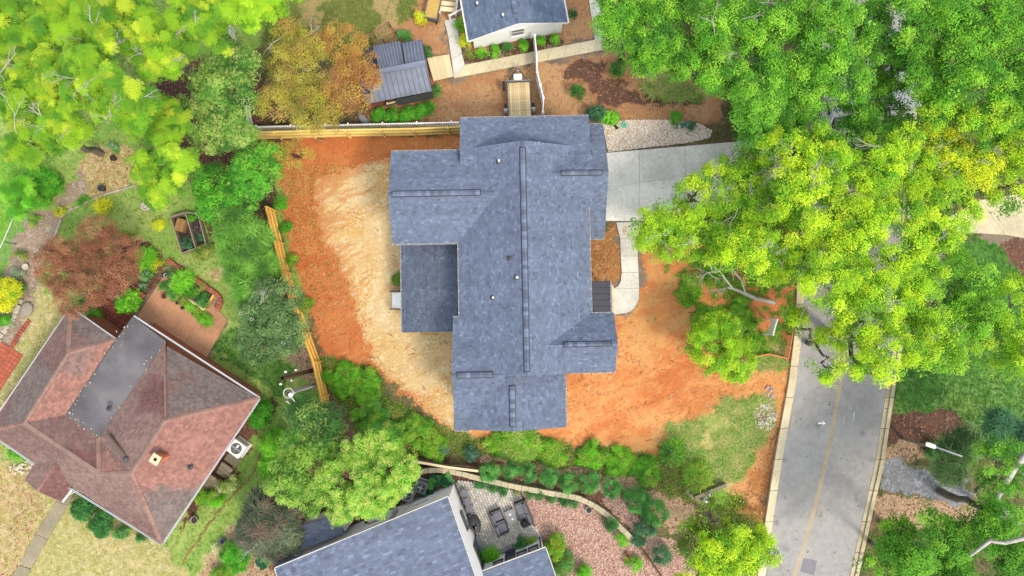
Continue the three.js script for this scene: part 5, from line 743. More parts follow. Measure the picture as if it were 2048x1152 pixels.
// gravel bed, utility lids
{ seedR(250); const L = [], region = poly([1205, 246, 1260, 240, 1330, 240, 1400, 248, 1424, 262, 1420, 276, 1370, 286, 1300, 294, 1216, 304]), inP = (p, out) => { let k = false; out.forEach((a, i) => { const b = out[(i + 1) % out.length]; if ((a.z > p.z) !== (b.z > p.z) && p.x < a.x + (p.z - a.z) / (b.z - a.z) * (b.x - a.x)) k = !k; }); return k; };
  structure('gravel_bed_ground', prism(region, -0.05, 0.02), std(A(232, 208, 176), { map: T.grit }));
  const x = region.map((p) => p.x), z = region.map((p) => p.z); while (L.length < 5200) { const p = V(RR(Math.min(...x), Math.max(...x)), RR(0.0, 0.06), RR(Math.min(...z), Math.max(...z))); if (!inP(p, region)) continue; L.push({ p, ry: R() * 6, rx: R() * 6, s: V(RR(0.05, 0.11), RR(0.035, 0.07), RR(0.045, 0.09)), c: A(...pick([[255, 246, 232], [246, 230, 208], [226, 200, 170], [250, 250, 246], [224, 200, 174]]), RR(1.0, 1.4)) }); }
  scatter('white_gravel', new THREE.DodecahedronGeometry(0.62, 0), std(0xffffff, { roughness: 0.9 }), L);
  const heap = (name, c, rx, rz, n, cols, s0, s1) => { const q = []; const g = G(...c); for (let i = 0; i < n; i++) { const a = R() * 6.28, r = Math.sqrt(R()); q.push({ p: V(g.x + Math.cos(a) * r * rx, RR(0, 0.12) * (1.2 - r), g.z + Math.sin(a) * r * rz), ry: R() * 6, rx: R() * 6, s: V(RR(s0, s1), RR(s0, s1) * 0.7, RR(s0, s1)), c: A(...pick(cols), RR(0.8, 1.1)) }); } return scatter(name, new THREE.DodecahedronGeometry(0.6, 0), std(0xffffff), q); };
  heap('stone_rubble', [1530, 832], 0.85, 1.0, 260, [[250, 240, 235], [225, 205, 190], [200, 170, 150]], 0.06, 0.16); heap('stone_rubble', [1394, 983], 0.7, 0.4, 110, [[200, 195, 190], [170, 165, 160]], 0.08, 0.18); heap('stone_rubble', [1540, 790], 0.35, 0.7, 60, [[240, 235, 230], [215, 190, 170]], 0.05, 0.12); heap('stone_rubble', [1250, 462], 0.45, 0.5, 90, [[250, 235, 215], [215, 170, 130]], 0.05, 0.11); heap('stone_rubble', [70, 925], 0.7, 0.5, 40, [[240, 228, 205], [225, 205, 175]], 0.12, 0.24); heap('stone_rubble', [40, 938], 0.8, 0.4, 36, [[240, 228, 205], [225, 205, 175]], 0.12, 0.24);
  const lids = [['round green utility lid in the white gravel by the house', 1248, 251, std(A(120, 215, 180))], ['square dark green utility box among plants at the gravel edge', 1366, 251, std(A(70, 150, 120))]]; lids.forEach(([l, px, py, m], i) => { const t = thing('utility_cover', l, 'utility lid', G(px, py), 0.4); mesh('lid', i ? cbox(0.4, 0.3, 0.32, 0, 0.15, 0) : cyl(0.24, 0.22, 0.12, 0, 0.08, 0, 8), m, t); mesh('lid_handle', cyl(0.05, 0.05, 0.03, 0, i ? 0.31 : 0.155, 0, 8), M.darkGrey, t); });
  const ds = thing('splash_block', 'small black drain spout lying on the white gravel', 'drain', G(1229, 252), -0.8); mesh('spout', [box(0.5, 0.1, 0.16, 0, 0.08, 0), box(0.1, 0.14, 0.2, 0.25, 0.1, 0)], M.black, ds); }
// culvert at the ditch
{ const t = thing('culvert', 'grey concrete culvert headwall with rubble in the grassy dip', 'culvert', G(1418, 977)), o = G(1418, 977), a = G(1386, 992).sub(o), b = G(1448, 966).sub(o); mesh('headwall', beam(a.setY(0.3), b.setY(0.3), 0.22, 0.6), tone(M.concreteOld, 0.9)[0], t); mesh('pipe', [limb([a.clone().lerp(b, 0.5).setY(0.1), a.clone().lerp(b, 0.5).add(V(-0.3, 0, 0.8)).setY(0.1)], [0.28, 0.28], 14)], M.galv, t); }
// steps at the patio and a sign frame by the road
{ const t = thing('wooden_steps', 'white plank steps with dark rails beside the covered patio roof', 'steps', G(797, 601)); for (let i = 0; i < 3; i++) mesh('tread', box(0.34, 0.05, 1.1, -0.25 + i * 0.32, 0.18 + i * 0.16, 0), M.white, t); for (const z of [-0.62, 0.62]) { mesh('stringer', box(1.0, 0.3, 0.05, 0, 0.3, z), M.greyWood, t); mesh('handrail', [rod(V(-0.5, 0.95, z), V(0.5, 1.25, z), 0.03), rod(V(-0.45, 0, z), V(-0.45, 0.97, z), 0.03), rod(V(0.45, 0.3, z), V(0.45, 1.23, z), 0.03)], M.black, t); }
  const s = thing('sign_frame', 'white two-post sign board standing in the weeds near the road', 'sign', G(1527, 652), 0), p = [G(1524, 668).sub(G(1527, 652)), G(1532, 639).sub(G(1527, 652))]; for (const q of p) mesh('post', cbox(0.11, 2.1, 0.11, q.x, 1.05, q.z), M.white, s); mesh('sign_panel', beam(p[0].clone().setY(1.55), p[1].clone().setY(1.55), 0.05, 0.9), M.white, s); mesh('crossbar', [beam(p[0].clone().setY(2.03), p[1].clone().setY(2.03), 0.09, 0.06)], M.white, s); }
// tall poles and the pipe frame by the golden fence
function pole(label, a, h, mat, r, extra) { const o = G(...a), t = thing('utility_pole', label, 'pole', o); mesh('pole_shaft', limb([V(0, -0.2, 0), V(0, h / 2, 0), V(0, h, 0)], [r, r * 0.92, r * 0.8], 10), mat, t); extra(t); return t; }
pole('tall brown wooden pole with white insulators by the golden fence', [625, 741], 6.3, M.brownWood, 0.15, (t) => { const a = mesh('crossarm', [box(0.9, 0.1, 0.1, 0, 6.0, 0, 1.2), box(0.8, 0.1, 0.1, 0, 4.0, 0, 1.2)], M.brownWood, t); for (const [y, s] of [[6.15, -0.4], [6.15, 0.4], [4.12, -0.35], [4.12, 0.35]]) mesh('insulator', cyl(0.07, 0.05, 0.16, s * Math.cos(1.2), y, -s * Math.sin(1.2), 10), M.white, a); });
pole('grey steel pole with a white conduit and wires by the golden fence', [632, 768], 6.0, M.galv, 0.12, (t) => { mesh('conduit', limb([V(0.16, 0, 0.06), V(0.16, 5.8, 0.06)], [0.05, 0.05], 8), M.white, t); const a = mesh('bracket', [xf(new THREE.TorusGeometry(0.3, 0.04, 6, 14), 0, 5.9, 0, 0, Math.PI / 2), box(0.3, 0.16, 0.16, 0.1, 5.7, 0.1)], M.galv, t); mesh('weatherhead', xf(new THREE.SphereGeometry(0.14, 10, 8), 0.15, 5.95, 0.1), M.white, a); const o = G(632, 768), w = (x, y, h) => G(x, y, h).sub(o); mesh('service_wire', [limb([V(0, 5.9, 0), w(600, 818, 5.3), w(626, 848, 4.8)], [0.045, 0.04, 0.04], 5), limb([w(572, 802, 5.6), w(592, 816, 5.3), w(612, 836, 5)], [0.025, 0.025, 0.025], 5)], M.steel, t); });
{ const o = G(585, 828), t = thing('pipe_frame', 'bent grey pipe frame standing over the shrubs by the poles', 'frame', o), w = (x, y, h) => G(x, y, h).sub(o); mesh('pipe', [limb([w(602, 806, 0), w(597, 808, 2.2), w(577, 834, 2.3), w(589, 842, 2.2), w(592, 841, 0)], [0.05, 0.05, 0.05, 0.05, 0.05], 8), rod(w(600, 804, 2), w(582, 828, 2.05), 0.03)], M.steel, t); }
// street lamp
{ const o = G(1806, 877), t = thing('street_lamp', 'tall grey street lamp with a long arm reaching toward the road', 'street lamp', o), head = G(1862, 891, 6.5).sub(o);
  mesh('pole_shaft', limb([V(0, -0.1, 0), V(0, 3.2, 0), V(0, 6.25, 0)], [0.1, 0.085, 0.07], 10), tone(M.greyWood, 0.9)[0], t); mesh('arm', limb([V(0, 6.2, 0), head.clone().multiplyScalar(0.5).setY(6.42), head.clone().multiplyScalar(0.9).setY(6.5)], [0.075, 0.065, 0.05], 8), M.galv, t);
  const ry = Math.atan2(-head.z, head.x); mesh('lamp_head', [cbox(0.62, 0.13, 0.26, head.x, 6.5, head.z, ry, 0.05)], M.white, t); mesh('lens', box(0.34, 0.02, 0.18, head.x, 6.43, head.z, ry), M.glass, t); }
// vehicles parked under the trees
seedR(260);
function vehicle(name, label, cat, at, turn, { L, W, H, hood, body, box: cargo, cab }) {
  const t = thing(name, label, cat, G(...at), turn); // length along z, nose towards -z
  const prof = (pts, w) => { const g = new THREE.ExtrudeGeometry(new THREE.Shape(pts.map((q) => new THREE.Vector2(...q))), { depth: w - 0.12, bevelEnabled: true, bevelThickness: 0.06, bevelSize: 0.06, bevelSegments: 2 }); g.translate(0, 0, -(w - 0.12) / 2); g.rotateY(Math.PI / 2); return g; };
  const z0 = -L / 2, belt = 1.0; // profile x runs to the rear; rotateY puts it on -z..z
  mesh('body', prof([[-L / 2 + 0.1, 0.35], [L / 2 - 0.1, 0.35], [L / 2 - 0.05, belt - 0.1], [L / 2 - 0.2, belt], [-L / 2 + hood, belt + 0.02], [-L / 2 + 0.25, belt - 0.14], [-L / 2 + 0.05, 0.7]].map(([a, b]) => [-a, b]), W), body, t);
  const c0 = -L / 2 + hood - 0.15, c1 = cab; mesh('cabin', prof([[c0, belt], [c1, belt], [c1 - 0.2, H - 0.06], [c1 - 0.35, H], [c0 + 0.85, H], [c0 + 0.7, H - 0.05]].map(([a, b]) => [-a, b]), W - 0.2), body, t);
  mesh('windscreen', slab3([V(-W / 2 + 0.22, belt + 0.08, c0 + 0.03), V(W / 2 - 0.22, belt + 0.08, c0 + 0.03), V(W / 2 - 0.28, H - 0.1, c0 + 0.68), V(-W / 2 + 0.28, H - 0.1, c0 + 0.68)].map((p) => p.add(V(0, 0.07, -0.05))), 0.02), M.glass, t); mesh('rear_window', box(W - 0.5, 0.35, 0.04, 0, (belt + H) / 2 + 0.05, c1 - 0.02), M.glass, t);
  for (const s of [-1, 1]) { mesh('side_window', box(0.03, 0.34, c1 - c0 - 1.2, s * (W / 2 - 0.09), (belt + H) / 2 + 0.04, (c0 + c1) / 2 + 0.3), M.glass, t); mesh('headlight', box(0.36, 0.14, 0.05, s * (W / 2 - 0.3), 0.72, z0 + 0.02), M.steel, t); mesh('mirror', box(0.22, 0.14, 0.1, s * (W / 2 + 0.08), belt + 0.1, c0 + 0.5), M.black, t); for (const z of [z0 + 0.95, L / 2 - 1.0]) { const w = mesh('wheel', xf(new THREE.TorusGeometry(0.25, 0.1, 8, 20), s * (W / 2 - 0.1), 0.35, z, Math.PI / 2), M.tyre, t); mesh('rim', cyl(0.19, 0.19, 0.16, s * (W / 2 - 0.08), 0.35, z, 14, 0, 0, Math.PI / 2), M.galv, w); } }
  if (cargo === 'bed') { mesh('bed_floor', box(W - 0.3, 0.03, L / 2 - c1 - 0.25, 0, belt + 0.015, (c1 + L / 2) / 2), M.darkGrey, t); for (const s of [-1, 1]) mesh('bed_side', box(0.1, 0.26, L / 2 - c1 - 0.1, s * (W / 2 - 0.1), belt + 0.12, (c1 + L / 2) / 2), body, t); mesh('tailgate', box(W - 0.2, 0.26, 0.08, 0, belt + 0.12, L / 2 - 0.16), body, t); const r = mesh('lumber_rack', [-1, 1].flatMap((s) => [c1 + 0.2, L / 2 - 0.3].map((z) => rod(V(s * (W / 2 - 0.1), belt, z), V(s * (W / 2 - 0.1), 1.95, z), 0.03))), M.black, t); mesh('ladder_rail', [rod(V(-0.3, 1.98, c1 - 1), V(-0.3, 1.98, L / 2), 0.03), rod(V(0.1, 1.98, c1 - 1), V(0.1, 1.98, L / 2), 0.03)], M.galv, r); }
  if (cargo === 'box') { const b = mesh('cargo_box', cbox(W + 0.15, 1.75, L / 2 - c1 - 0.05, 0, 1.75, (c1 + L / 2) / 2, 0, 0.04), body, t); for (const s of [-1, 1]) mesh('roof_rail', box(0.06, 0.05, L / 2 - c1 - 0.1, s * (W / 2 + 0.02), 2.64, (c1 + L / 2) / 2), M.black, b); }
  return t;
}
vehicle('pickup_truck', 'white pickup truck under the trees on the west side of the road', 'pickup truck', [1664, 228], Math.PI + 0.05, { L: 5.4, W: 1.95, H: 1.75, hood: 1.5, body: M.white, cab: 0.55, box: 'bed' });
vehicle('box_truck', 'white box truck mostly hidden by leaves beside the road gap', 'truck', [1772, 218], Math.PI, { L: 6.8, W: 2.05, H: 2.1, hood: 1.3, body: M.white, cab: -0.6, box: 'box' });
vehicle('car', 'silver car glimpsed between tree crowns north of the box truck', 'car', [1782, 132], Math.PI, { L: 4.5, W: 1.8, H: 1.5, hood: 1.2, body: std(A(185, 190, 196), { roughness: 0.35, metalness: 0.3 }), cab: 1.5 });
// ---------- plants: leaf sprays, crowns, bushes ----------
function spray(seed, n, { len = 0.42, wid = 0.24, fold = 0.12, flat = 0.55, tip = 0.75, droop = 0.15 }) { // n folded leaves around a point, unit radius, facing up
  seedR(seed); const P = [];
  for (let i = 0; i < n; i++) {
    const a = R() * 6.283, r = Math.sqrt(R()) * tip, o = V(Math.cos(a) * r, RR(-0.5, 0.5) * flat + 0.25 * (1 - r), Math.sin(a) * r), b = a + RR(-0.9, 0.9), d = V(Math.cos(b), RR(-0.45, 0.35) - droop, Math.sin(b)).normalize(), s = d.clone().cross(V(0, 1, 0)).normalize(), u = s.clone().cross(d), k = RR(0.7, 1.2), roll = RR(-0.6, 0.6);
    s.applyAxisAngle(d, roll); u.applyAxisAngle(d, roll);
    const l = len * k, w = wid * k, m = o.clone().addScaledVector(d, l * 0.45), L = m.clone().addScaledVector(s, w / 2).addScaledVector(u, fold * w), Q = m.clone().addScaledVector(s, -w / 2).addScaledVector(u, fold * w), t = o.clone().addScaledVector(d, l).addScaledVector(u, -0.08 * l);
    for (const p of [o, t, L, o, Q, t]) P.push(p.x, p.y, p.z);
  }
  const g = new THREE.BufferGeometry(); g.setAttribute('position', new THREE.Float32BufferAttribute(P, 3)); g.computeVertexNormals(); return g;
}
function feather(seed, fr, pairs, { wid = 0.1, len = 0.26, droop = 0.5 } = {}) { // a whorl of feathered leaves
  seedR(seed); const P = [];
  for (let f = 0; f < fr; f++) { const a = (f + RR(-0.3, 0.3)) / fr * 6.283, L = RR(0.75, 1.1), lift = RR(0.05, 0.4);
    for (let k = 0; k < pairs; k++) for (const s of [-1, 1]) { const t = (k + 0.8) / pairs, r = t * L, y = lift * t - droop * t * t, dir = a + s * RR(0.75, 1.0), l = len * (0.6 + 0.7 * Math.sin(t * 2.6)), o = V(Math.cos(a) * r, y, Math.sin(a) * r), d = V(Math.cos(dir), RR(-0.35, 0.05), Math.sin(dir)).normalize(), e = d.clone().cross(V(0, 1, 0)).normalize().multiplyScalar(wid / 2), m = o.clone().addScaledVector(d, l * 0.5), q = o.clone().addScaledVector(d, l); for (const p of [o, q, m.clone().add(e), o, m.clone().sub(e), q]) P.push(p.x, p.y, p.z); } }
  const g = new THREE.BufferGeometry(); g.setAttribute('position', new THREE.Float32BufferAttribute(P, 3)); g.computeVertexNormals(); return g;
}
function tuft(seed, n, { w = 0.06, lean = 0.7, h = 1 } = {}) { // blades rising from a point
  seedR(seed); const P = [];
  for (let i = 0; i < n; i++) { const a = R() * 6.283, l = RR(0.2, lean), k = RR(0.6, 1.1) * h, b = V(RR(-0.25, 0.25), 0, RR(-0.25, 0.25)), d = V(Math.cos(a) * l, k, Math.sin(a) * l), s = V(-Math.sin(a), 0, Math.cos(a)).multiplyScalar(w), m = b.clone().addScaledVector(d, 0.55).add(V(0, 0.08, 0)), t = b.clone().add(d).add(V(Math.cos(a) * l * 0.5, -0.1, Math.sin(a) * l * 0.5)); for (const p of [b.clone().sub(s), b.clone().add(s), m.clone().add(s), b.clone().sub(s), m.clone().add(s), m.clone().sub(s), m.clone().sub(s), m.clone().add(s), t]) P.push(p.x, p.y, p.z); }
  const g = new THREE.BufferGeometry(); g.setAttribute('position', new THREE.Float32BufferAttribute(P, 3)); g.computeVertexNormals(); return g;
}
const LEAF = {
  broad: [spray(1, 16, {}), spray(2, 14, { wid: 0.28 }), spray(3, 18, { len: 0.36 })], fine: [spray(4, 26, { len: 0.26, wid: 0.16 }), spray(5, 24, { len: 0.28, wid: 0.14 })],
  feather: [feather(6, 9, 9, { wid: 0.075 }), feather(7, 8, 9, { droop: 0.7, wid: 0.07 }), feather(8, 10, 8, { droop: 0.35, wid: 0.08, len: 0.22 })], needle: [tuft(9, 22, { w: 0.045, lean: 1.5, h: 0.6 }), tuft(10, 20, { w: 0.05, lean: 1.7, h: 0.5 })],
  tight: [spray(11, 22, { len: 0.34, wid: 0.2, flat: 0.35 }), spray(12, 20, { len: 0.32, wid: 0.22, flat: 0.3 })], big: [spray(13, 7, { len: 0.75, wid: 0.5, flat: 0.3, tip: 0.5 })], blossom: [spray(14, 30, { len: 0.2, wid: 0.14, flat: 0.9, tip: 0.55, droop: -0.4 })],
  grass: [tuft(15, 14, { lean: 1.7, h: 0.55, w: 0.07 }), tuft(16, 14, { lean: 2.0, h: 0.5, w: 0.06 })], strap: [tuft(17, 18, { w: 0.05, lean: 1.3, h: 0.7 })], vertical: [spray(18, 12, { len: 0.5, wid: 0.2, flat: 0.8, droop: 0.4 })],
};
const leafMat = new THREE.MeshPhysicalMaterial({ color: 0xffffff, roughness: 0.95, specularIntensity: 0.35, transmission: 0.42, thickness: 0, side: THREE.DoubleSide });
const GAIN = 1.6;
const mix = (cols) => { const t = cols.reduce((s, c) => s + (c[3] ?? 1), 0); let r = R() * t; for (const c of cols) { r -= c[3] ?? 1; if (r <= 0) return c; } return cols[0]; };
// sprays over the upper skin of a rounded lobe, gathered in clumps
function lobe(list, c, r, o, clumps) {
  const cr = o.clump ?? 0.62, n = Math.max(4, Math.round((o.fill ?? 1) * 2.5 * (r.x * r.z + r.x * r.y) / (cr * cr))), m = o.per ?? 11;
  for (let i = 0; i < n; i++) {
    const y = RR(o.low ?? -0.35, 1), a = R() * 6.283, h = Math.sqrt(Math.max(0, 1 - y * y)), d = V(Math.cos(a) * h, y, Math.sin(a) * h), k = RR(0.72, 1.04), p = V(c.x + d.x * r.x * k, Math.max(0.05, c.y + d.y * r.y * k), c.z + d.z * r.z * k), col = mix(o.cols), cs = cr * RR(0.7, 1.25), cb = RR(0.86, 1.12);
    clumps?.push(p);
    for (let j = 0; j < m; j++) { const e = V(R() * 2 - 1, RR(-0.4, 1), R() * 2 - 1).normalize(), q = p.clone().addScaledVector(e, cs * RR(0.2, 1) * (o.tight ?? 1)); const up = d.clone().multiplyScalar(0.45).addScaledVector(e, 0.55).add(V(0, o.up ?? 0.9, 0)).normalize(), s = o.size * RR(0.7, 1.25), qq = new THREE.Quaternion().setFromUnitVectors(V(0, 1, 0), up).multiply(new THREE.Quaternion().setFromAxisAngle(V(0, 1, 0), R() * 6.283)); const cc = R() < 0.25 ? mix(o.cols) : col; list.push({ p: q, q: qq, s, c: A(cc[0], cc[1], cc[2], GAIN * cb * RR(0.85, 1.14)) }); }
  }
}
function foliage(parent, list, kinds, name = 'crown') { // split over the leaf shapes
  const gs = LEAF[kinds]; gs.forEach((g, i) => { const part = list.filter((_, j) => j % gs.length === i); if (part.length) scatter(name, g, leafMat, part, parent); });
}
const barkOf = { grey: M.bark, pale: M.paleBark, brown: std(A(110, 88, 70), { map: T.bark }) };
function branchTo(out, a, b, r0, r1, n = 5, wob = 0.12) { const L = a.distanceTo(b), p = [], r = []; for (let i = 0; i <= n; i++) { const t = i / n; p.push(a.clone().lerp(b, t).add(V(RR(-1, 1) * wob * L * Math.sin(t * 3.1), Math.sin(t * 3.1) * L * 0.06, RR(-1, 1) * wob * L * Math.sin(t * 3.1)))); r.push(lerp(r0, r1, t)); } out.push(limb(p, r, 6)); return p; }
function deadTwig(out, p, d, L, r, depth) { const q = p.clone().addScaledVector(d, L); out.push(limb([p, p.clone().lerp(q, 0.5).add(V(RR(-1, 1) * L * 0.08, RR(0, 1) * L * 0.06, RR(-1, 1) * L * 0.08)), q], [r, r * 0.75, r * 0.45], 5)); if (depth) for (let i = 0; i < 3; i++) deadTwig(out, p.clone().lerp(q, RR(0.4, 1)), d.clone().add(V(RR(-0.9, 0.9), RR(-0.35, 0.3), RR(-0.9, 0.9))).normalize(), L * RR(0.4, 0.7), r * 0.5, depth - 1); }
let treeSeed = 1000;
// lobes: [pixel x, pixel y, radius in pixels] (crown seen from the air) at about height h
function tree(name, label, h, lobes, o) {
  seedR(treeSeed++); const L = lobes.map(([x, y, r, hh]) => { const t = (hh ?? 1) * h * RR(0.76, 0.86), c = G(x, y, t); return { c, r: r * MPP(t) }; });
  const mean = L.reduce((s, l) => s.add(l.c.clone().multiplyScalar(l.r)), V(0, 0, 0)).divideScalar(L.reduce((s, l) => s + l.r, 0)), reach = Math.min(1, 3.0 / Math.max(1, Math.hypot(mean.x, mean.z) * mean.y / (EYE - mean.y))) * 0.75, base = V(mean.x, 0, mean.z).multiplyScalar(1 + reach * mean.y / (EYE - mean.y)), t = thing(name, label, 'tree', base, 0, o.group), list = [], list2 = [], wood = [], twigs = [], fork = V((mean.x - base.x) * 0.3, h * 0.38, (mean.z - base.z) * 0.3);
  branchTo(wood, V(0, -0.2, 0), fork, Math.max(0.09, h * 0.026), h * 0.019, 4, 0.05);
  for (const { c, r } of L) {
    const cc = c.clone().sub(base), low = Math.max(fork.y * 0.8, cc.y - r * 0.5), mid = V(cc.x, low, cc.z), clumps = [], sub = [], n = r > 1.6 && !o.single ? Math.round(4 + r * 1.6) : 1;
    branchTo(wood, fork, mid, h * 0.014, h * 0.008);
    // a lobe is broken up into several uneven heads
    for (let i = 0; i < n; i++) { const a = i * 2.4 + R(), k = n === 1 ? 0 : Math.sqrt((i + 0.3) / n) * 0.66, rr = n === 1 ? r : r * RR(0.28, 0.46); sub.push([V(cc.x + Math.cos(a) * r * k, cc.y + r * (0.28 - 0.5 * k * k) * (o.dome ?? 1) + RR(-0.3, 0.3) * r, cc.z + Math.sin(a) * r * k), rr]); }
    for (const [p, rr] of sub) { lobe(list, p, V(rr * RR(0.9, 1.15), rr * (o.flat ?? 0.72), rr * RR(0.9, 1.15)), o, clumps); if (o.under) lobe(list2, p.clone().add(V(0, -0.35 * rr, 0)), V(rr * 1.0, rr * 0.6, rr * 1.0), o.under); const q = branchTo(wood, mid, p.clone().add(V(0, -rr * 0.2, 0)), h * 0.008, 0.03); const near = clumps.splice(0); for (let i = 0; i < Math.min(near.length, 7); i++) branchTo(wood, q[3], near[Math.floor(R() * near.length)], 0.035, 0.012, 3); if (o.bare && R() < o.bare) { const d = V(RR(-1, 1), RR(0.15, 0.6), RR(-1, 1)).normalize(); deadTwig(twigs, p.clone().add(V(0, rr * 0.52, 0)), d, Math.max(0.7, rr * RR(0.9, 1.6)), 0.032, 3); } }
  }
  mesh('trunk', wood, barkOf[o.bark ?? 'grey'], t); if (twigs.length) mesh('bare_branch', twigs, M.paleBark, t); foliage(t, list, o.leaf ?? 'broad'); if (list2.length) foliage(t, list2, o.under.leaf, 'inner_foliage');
  if (o.blossom) { const b = list.filter((d) => d.p.y > mean.y * 0.75 && R() < o.blossom).map((d) => { const c = mix(o.bcols); return { p: d.p.clone().add(V(RR(-0.1, 0.1), 0.12, RR(-0.1, 0.1))), q: d.q, s: o.bsize ?? 0.16, c: A(c[0], c[1], c[2], 1.5 * RR(0.9, 1.1)) }; }); foliage(t, b, 'blossom', 'blossom'); }
  return t;
}
function bush(name, label, x, y, r, hgt, o, cat = 'shrub') { // one low rounded plant
  seedR(treeSeed++); const R0 = r * MPP(hgt * 0.5), c = G(x, y, hgt * 0.45), t = thing(name, label, cat, V(c.x, 0, c.z), 0, o.group), list = [], wood = [], n = o.heads ?? 1;
  for (let i = 0; i < n; i++) { const a = i * 2.4 + R(), k = n > 1 ? Math.sqrt((i + 0.2) / n) * (o.loose ? RR(0.6, 1.05) : 0.6) : 0, rr = n > 1 ? R0 * (o.loose ? RR(0.16, 0.4) : RR(0.45, 0.62)) : R0 * 0.86, p = V(Math.cos(a) * R0 * k, hgt * (o.loose ? RR(0.15, 0.6) : RR(0.4, 0.55)), Math.sin(a) * R0 * k * (o.aspect ?? 1)); lobe(list, p, V(rr, hgt * 0.5, rr), { clump: 0.22, per: 7, size: 0.17, low: -0.4, ...o }); branchTo(wood, V(0, -0.05, 0), p, 0.03, 0.015, 3); }
  if (o.blossomCols) { const b = list.filter((d) => d.p.y > hgt * 0.45 && R() < (o.bl ?? 0.12)).map((d) => { const q = mix(o.blossomCols); return { p: d.p.clone().add(V(0, 0.06, 0)), q: d.q, s: o.bs ?? 0.11, c: A(q[0], q[1], q[2], 1.1) }; }); if (b.length) foliage(t, b, 'blossom', 'blossom'); }
  mesh('stem', wood, barkOf.brown, t); foliage(t, list, o.leaf ?? 'tight', 'foliage'); return t;
}
const C = {
  oak: [[128, 192, 50, 3], [160, 212, 66, 2], [92, 158, 44, 2], [70, 124, 40, 1]], oakB: [[112, 176, 52, 3], [142, 200, 62, 2], [80, 140, 44, 2]],
  lime: [[190, 222, 42, 3], [212, 234, 60, 2], [158, 204, 44, 2], [122, 176, 44, 1]], gold: [[210, 222, 40, 3], [226, 232, 66, 2], [178, 206, 40, 1]], mid: [[164, 210, 46, 3], [190, 222, 58, 2], [124, 178, 46, 1.6]],
  feather: [[152, 194, 44, 3], [196, 216, 60, 1.6], [122, 176, 46, 2.4], [92, 150, 42, 1.5]], privet: [[100, 162, 60, 2], [140, 186, 80, 2], [68, 122, 52, 1.6], [176, 202, 104, 1.5]], green: [[92, 176, 48, 3], [124, 200, 60, 2], [62, 130, 42, 1]],
  rust: [[178, 172, 68, 3], [180, 152, 84, 1.4], [196, 188, 86, 2], [142, 138, 62, 1.4]], rustB: [[186, 140, 78, 3], [170, 122, 76, 2], [196, 164, 76, 2]], maple: [[166, 112, 84, 3], [190, 140, 106, 2], [140, 96, 70, 2], [122, 112, 64, 1]], cedar: [[104, 160, 58, 2], [132, 184, 74, 2], [76, 124, 50, 1]], sage: [[100, 136, 76, 2], [136, 166, 104, 2], [72, 106, 60, 1.5]],
  hedge: [[86, 158, 70, 3], [122, 190, 96, 2], [58, 116, 56, 1.2]], ball: [[66, 128, 50, 2], [92, 160, 66, 2], [44, 92, 44, 1]], bright: [[120, 200, 46, 3], [152, 218, 66, 2], [86, 160, 40, 1]], olive: [[150, 168, 70, 2], [110, 140, 56, 2], [176, 186, 96, 1]], dark: [[66, 130, 64, 2], [92, 160, 80, 2], [48, 94, 50, 1]], teal: [[72, 122, 84, 2], [102, 156, 110, 2], [52, 92, 62, 1]],
  weed: [[122, 186, 50, 3], [158, 206, 68, 2], [92, 150, 46, 1.6], [178, 188, 84, 1]], straw: [[214, 204, 140, 2], [190, 184, 110, 2], [150, 168, 84, 1]], yellow: [[226, 226, 50, 3], [204, 214, 60, 2], [150, 190, 50, 1]],
};
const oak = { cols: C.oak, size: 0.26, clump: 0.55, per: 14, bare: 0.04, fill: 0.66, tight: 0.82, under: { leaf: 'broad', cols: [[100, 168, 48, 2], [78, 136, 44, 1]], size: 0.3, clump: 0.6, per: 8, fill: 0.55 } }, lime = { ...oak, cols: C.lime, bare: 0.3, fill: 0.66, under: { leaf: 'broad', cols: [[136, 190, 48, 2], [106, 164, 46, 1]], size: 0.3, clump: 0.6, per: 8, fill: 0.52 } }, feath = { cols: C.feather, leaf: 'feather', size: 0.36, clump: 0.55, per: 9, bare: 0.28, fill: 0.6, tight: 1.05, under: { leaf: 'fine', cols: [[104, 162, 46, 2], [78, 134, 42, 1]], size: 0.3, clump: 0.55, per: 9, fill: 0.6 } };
// ---------- the trees ----------
// northeast: a closed canopy of green oaks over the road
tree('oak_tree', 'green oak reaching over the garden walk northeast of the white house', 11, [[1245, 40, 72], [1290, 95, 62]], oak);
tree('oak_tree', 'green oak whose crown spreads above the two round shrubs in the dirt yard', 11.5, [[1330, 40, 70], [1360, 115, 66]], oak);
tree('oak_tree', 'green oak with a pale forked branch over the dirt yard', 12, [[1432, 50, 80], [1440, 150, 60]], { ...oak, bare: 0.16 });
tree('oak_tree', 'dense green oak filling the canopy between the dirt yard and the pickup truck', 12, [[1530, 60, 80], [1550, 150, 74], [1505, 205, 48]], oak);
tree('oak_tree', 'tall green oak at the north edge directly west of the road gap', 12.5, [[1630, 30, 74], [1640, 115, 66]], oak);
tree('oak_tree', 'low green oak over the end of the gravel bed beside the driveway', 9, [[1570, 225, 58], [1500, 265, 44], [1600, 185, 40]], { ...oak, cols: C.oakB });
tree('oak_tree', 'narrow green oak leaning over the road between the two white trucks', 8.5, [[1722, 238, 34], [1705, 282, 42]], { ...oak, cols: C.oakB });
tree('oak_tree', 'bushy green oak on the east kerb beside the silver car', 12, [[1838, 40, 72], [1842, 130, 62]], oak);
tree('oak_tree', 'large round green oak near the top of the picture east of the road', 12.5, [[1928, 50, 84], [1930, 145, 70]], oak);
tree('oak_tree', 'green oak in the far northeast corner of the scene', 12, [[2025, 60, 88], [2040, 160, 70]], oak);
tree('oak_tree', 'green oak with yellowing south side above the hidden box truck', 11, [[1868, 205, 58], [1960, 235, 62]], { ...oak, cols: C.mid });
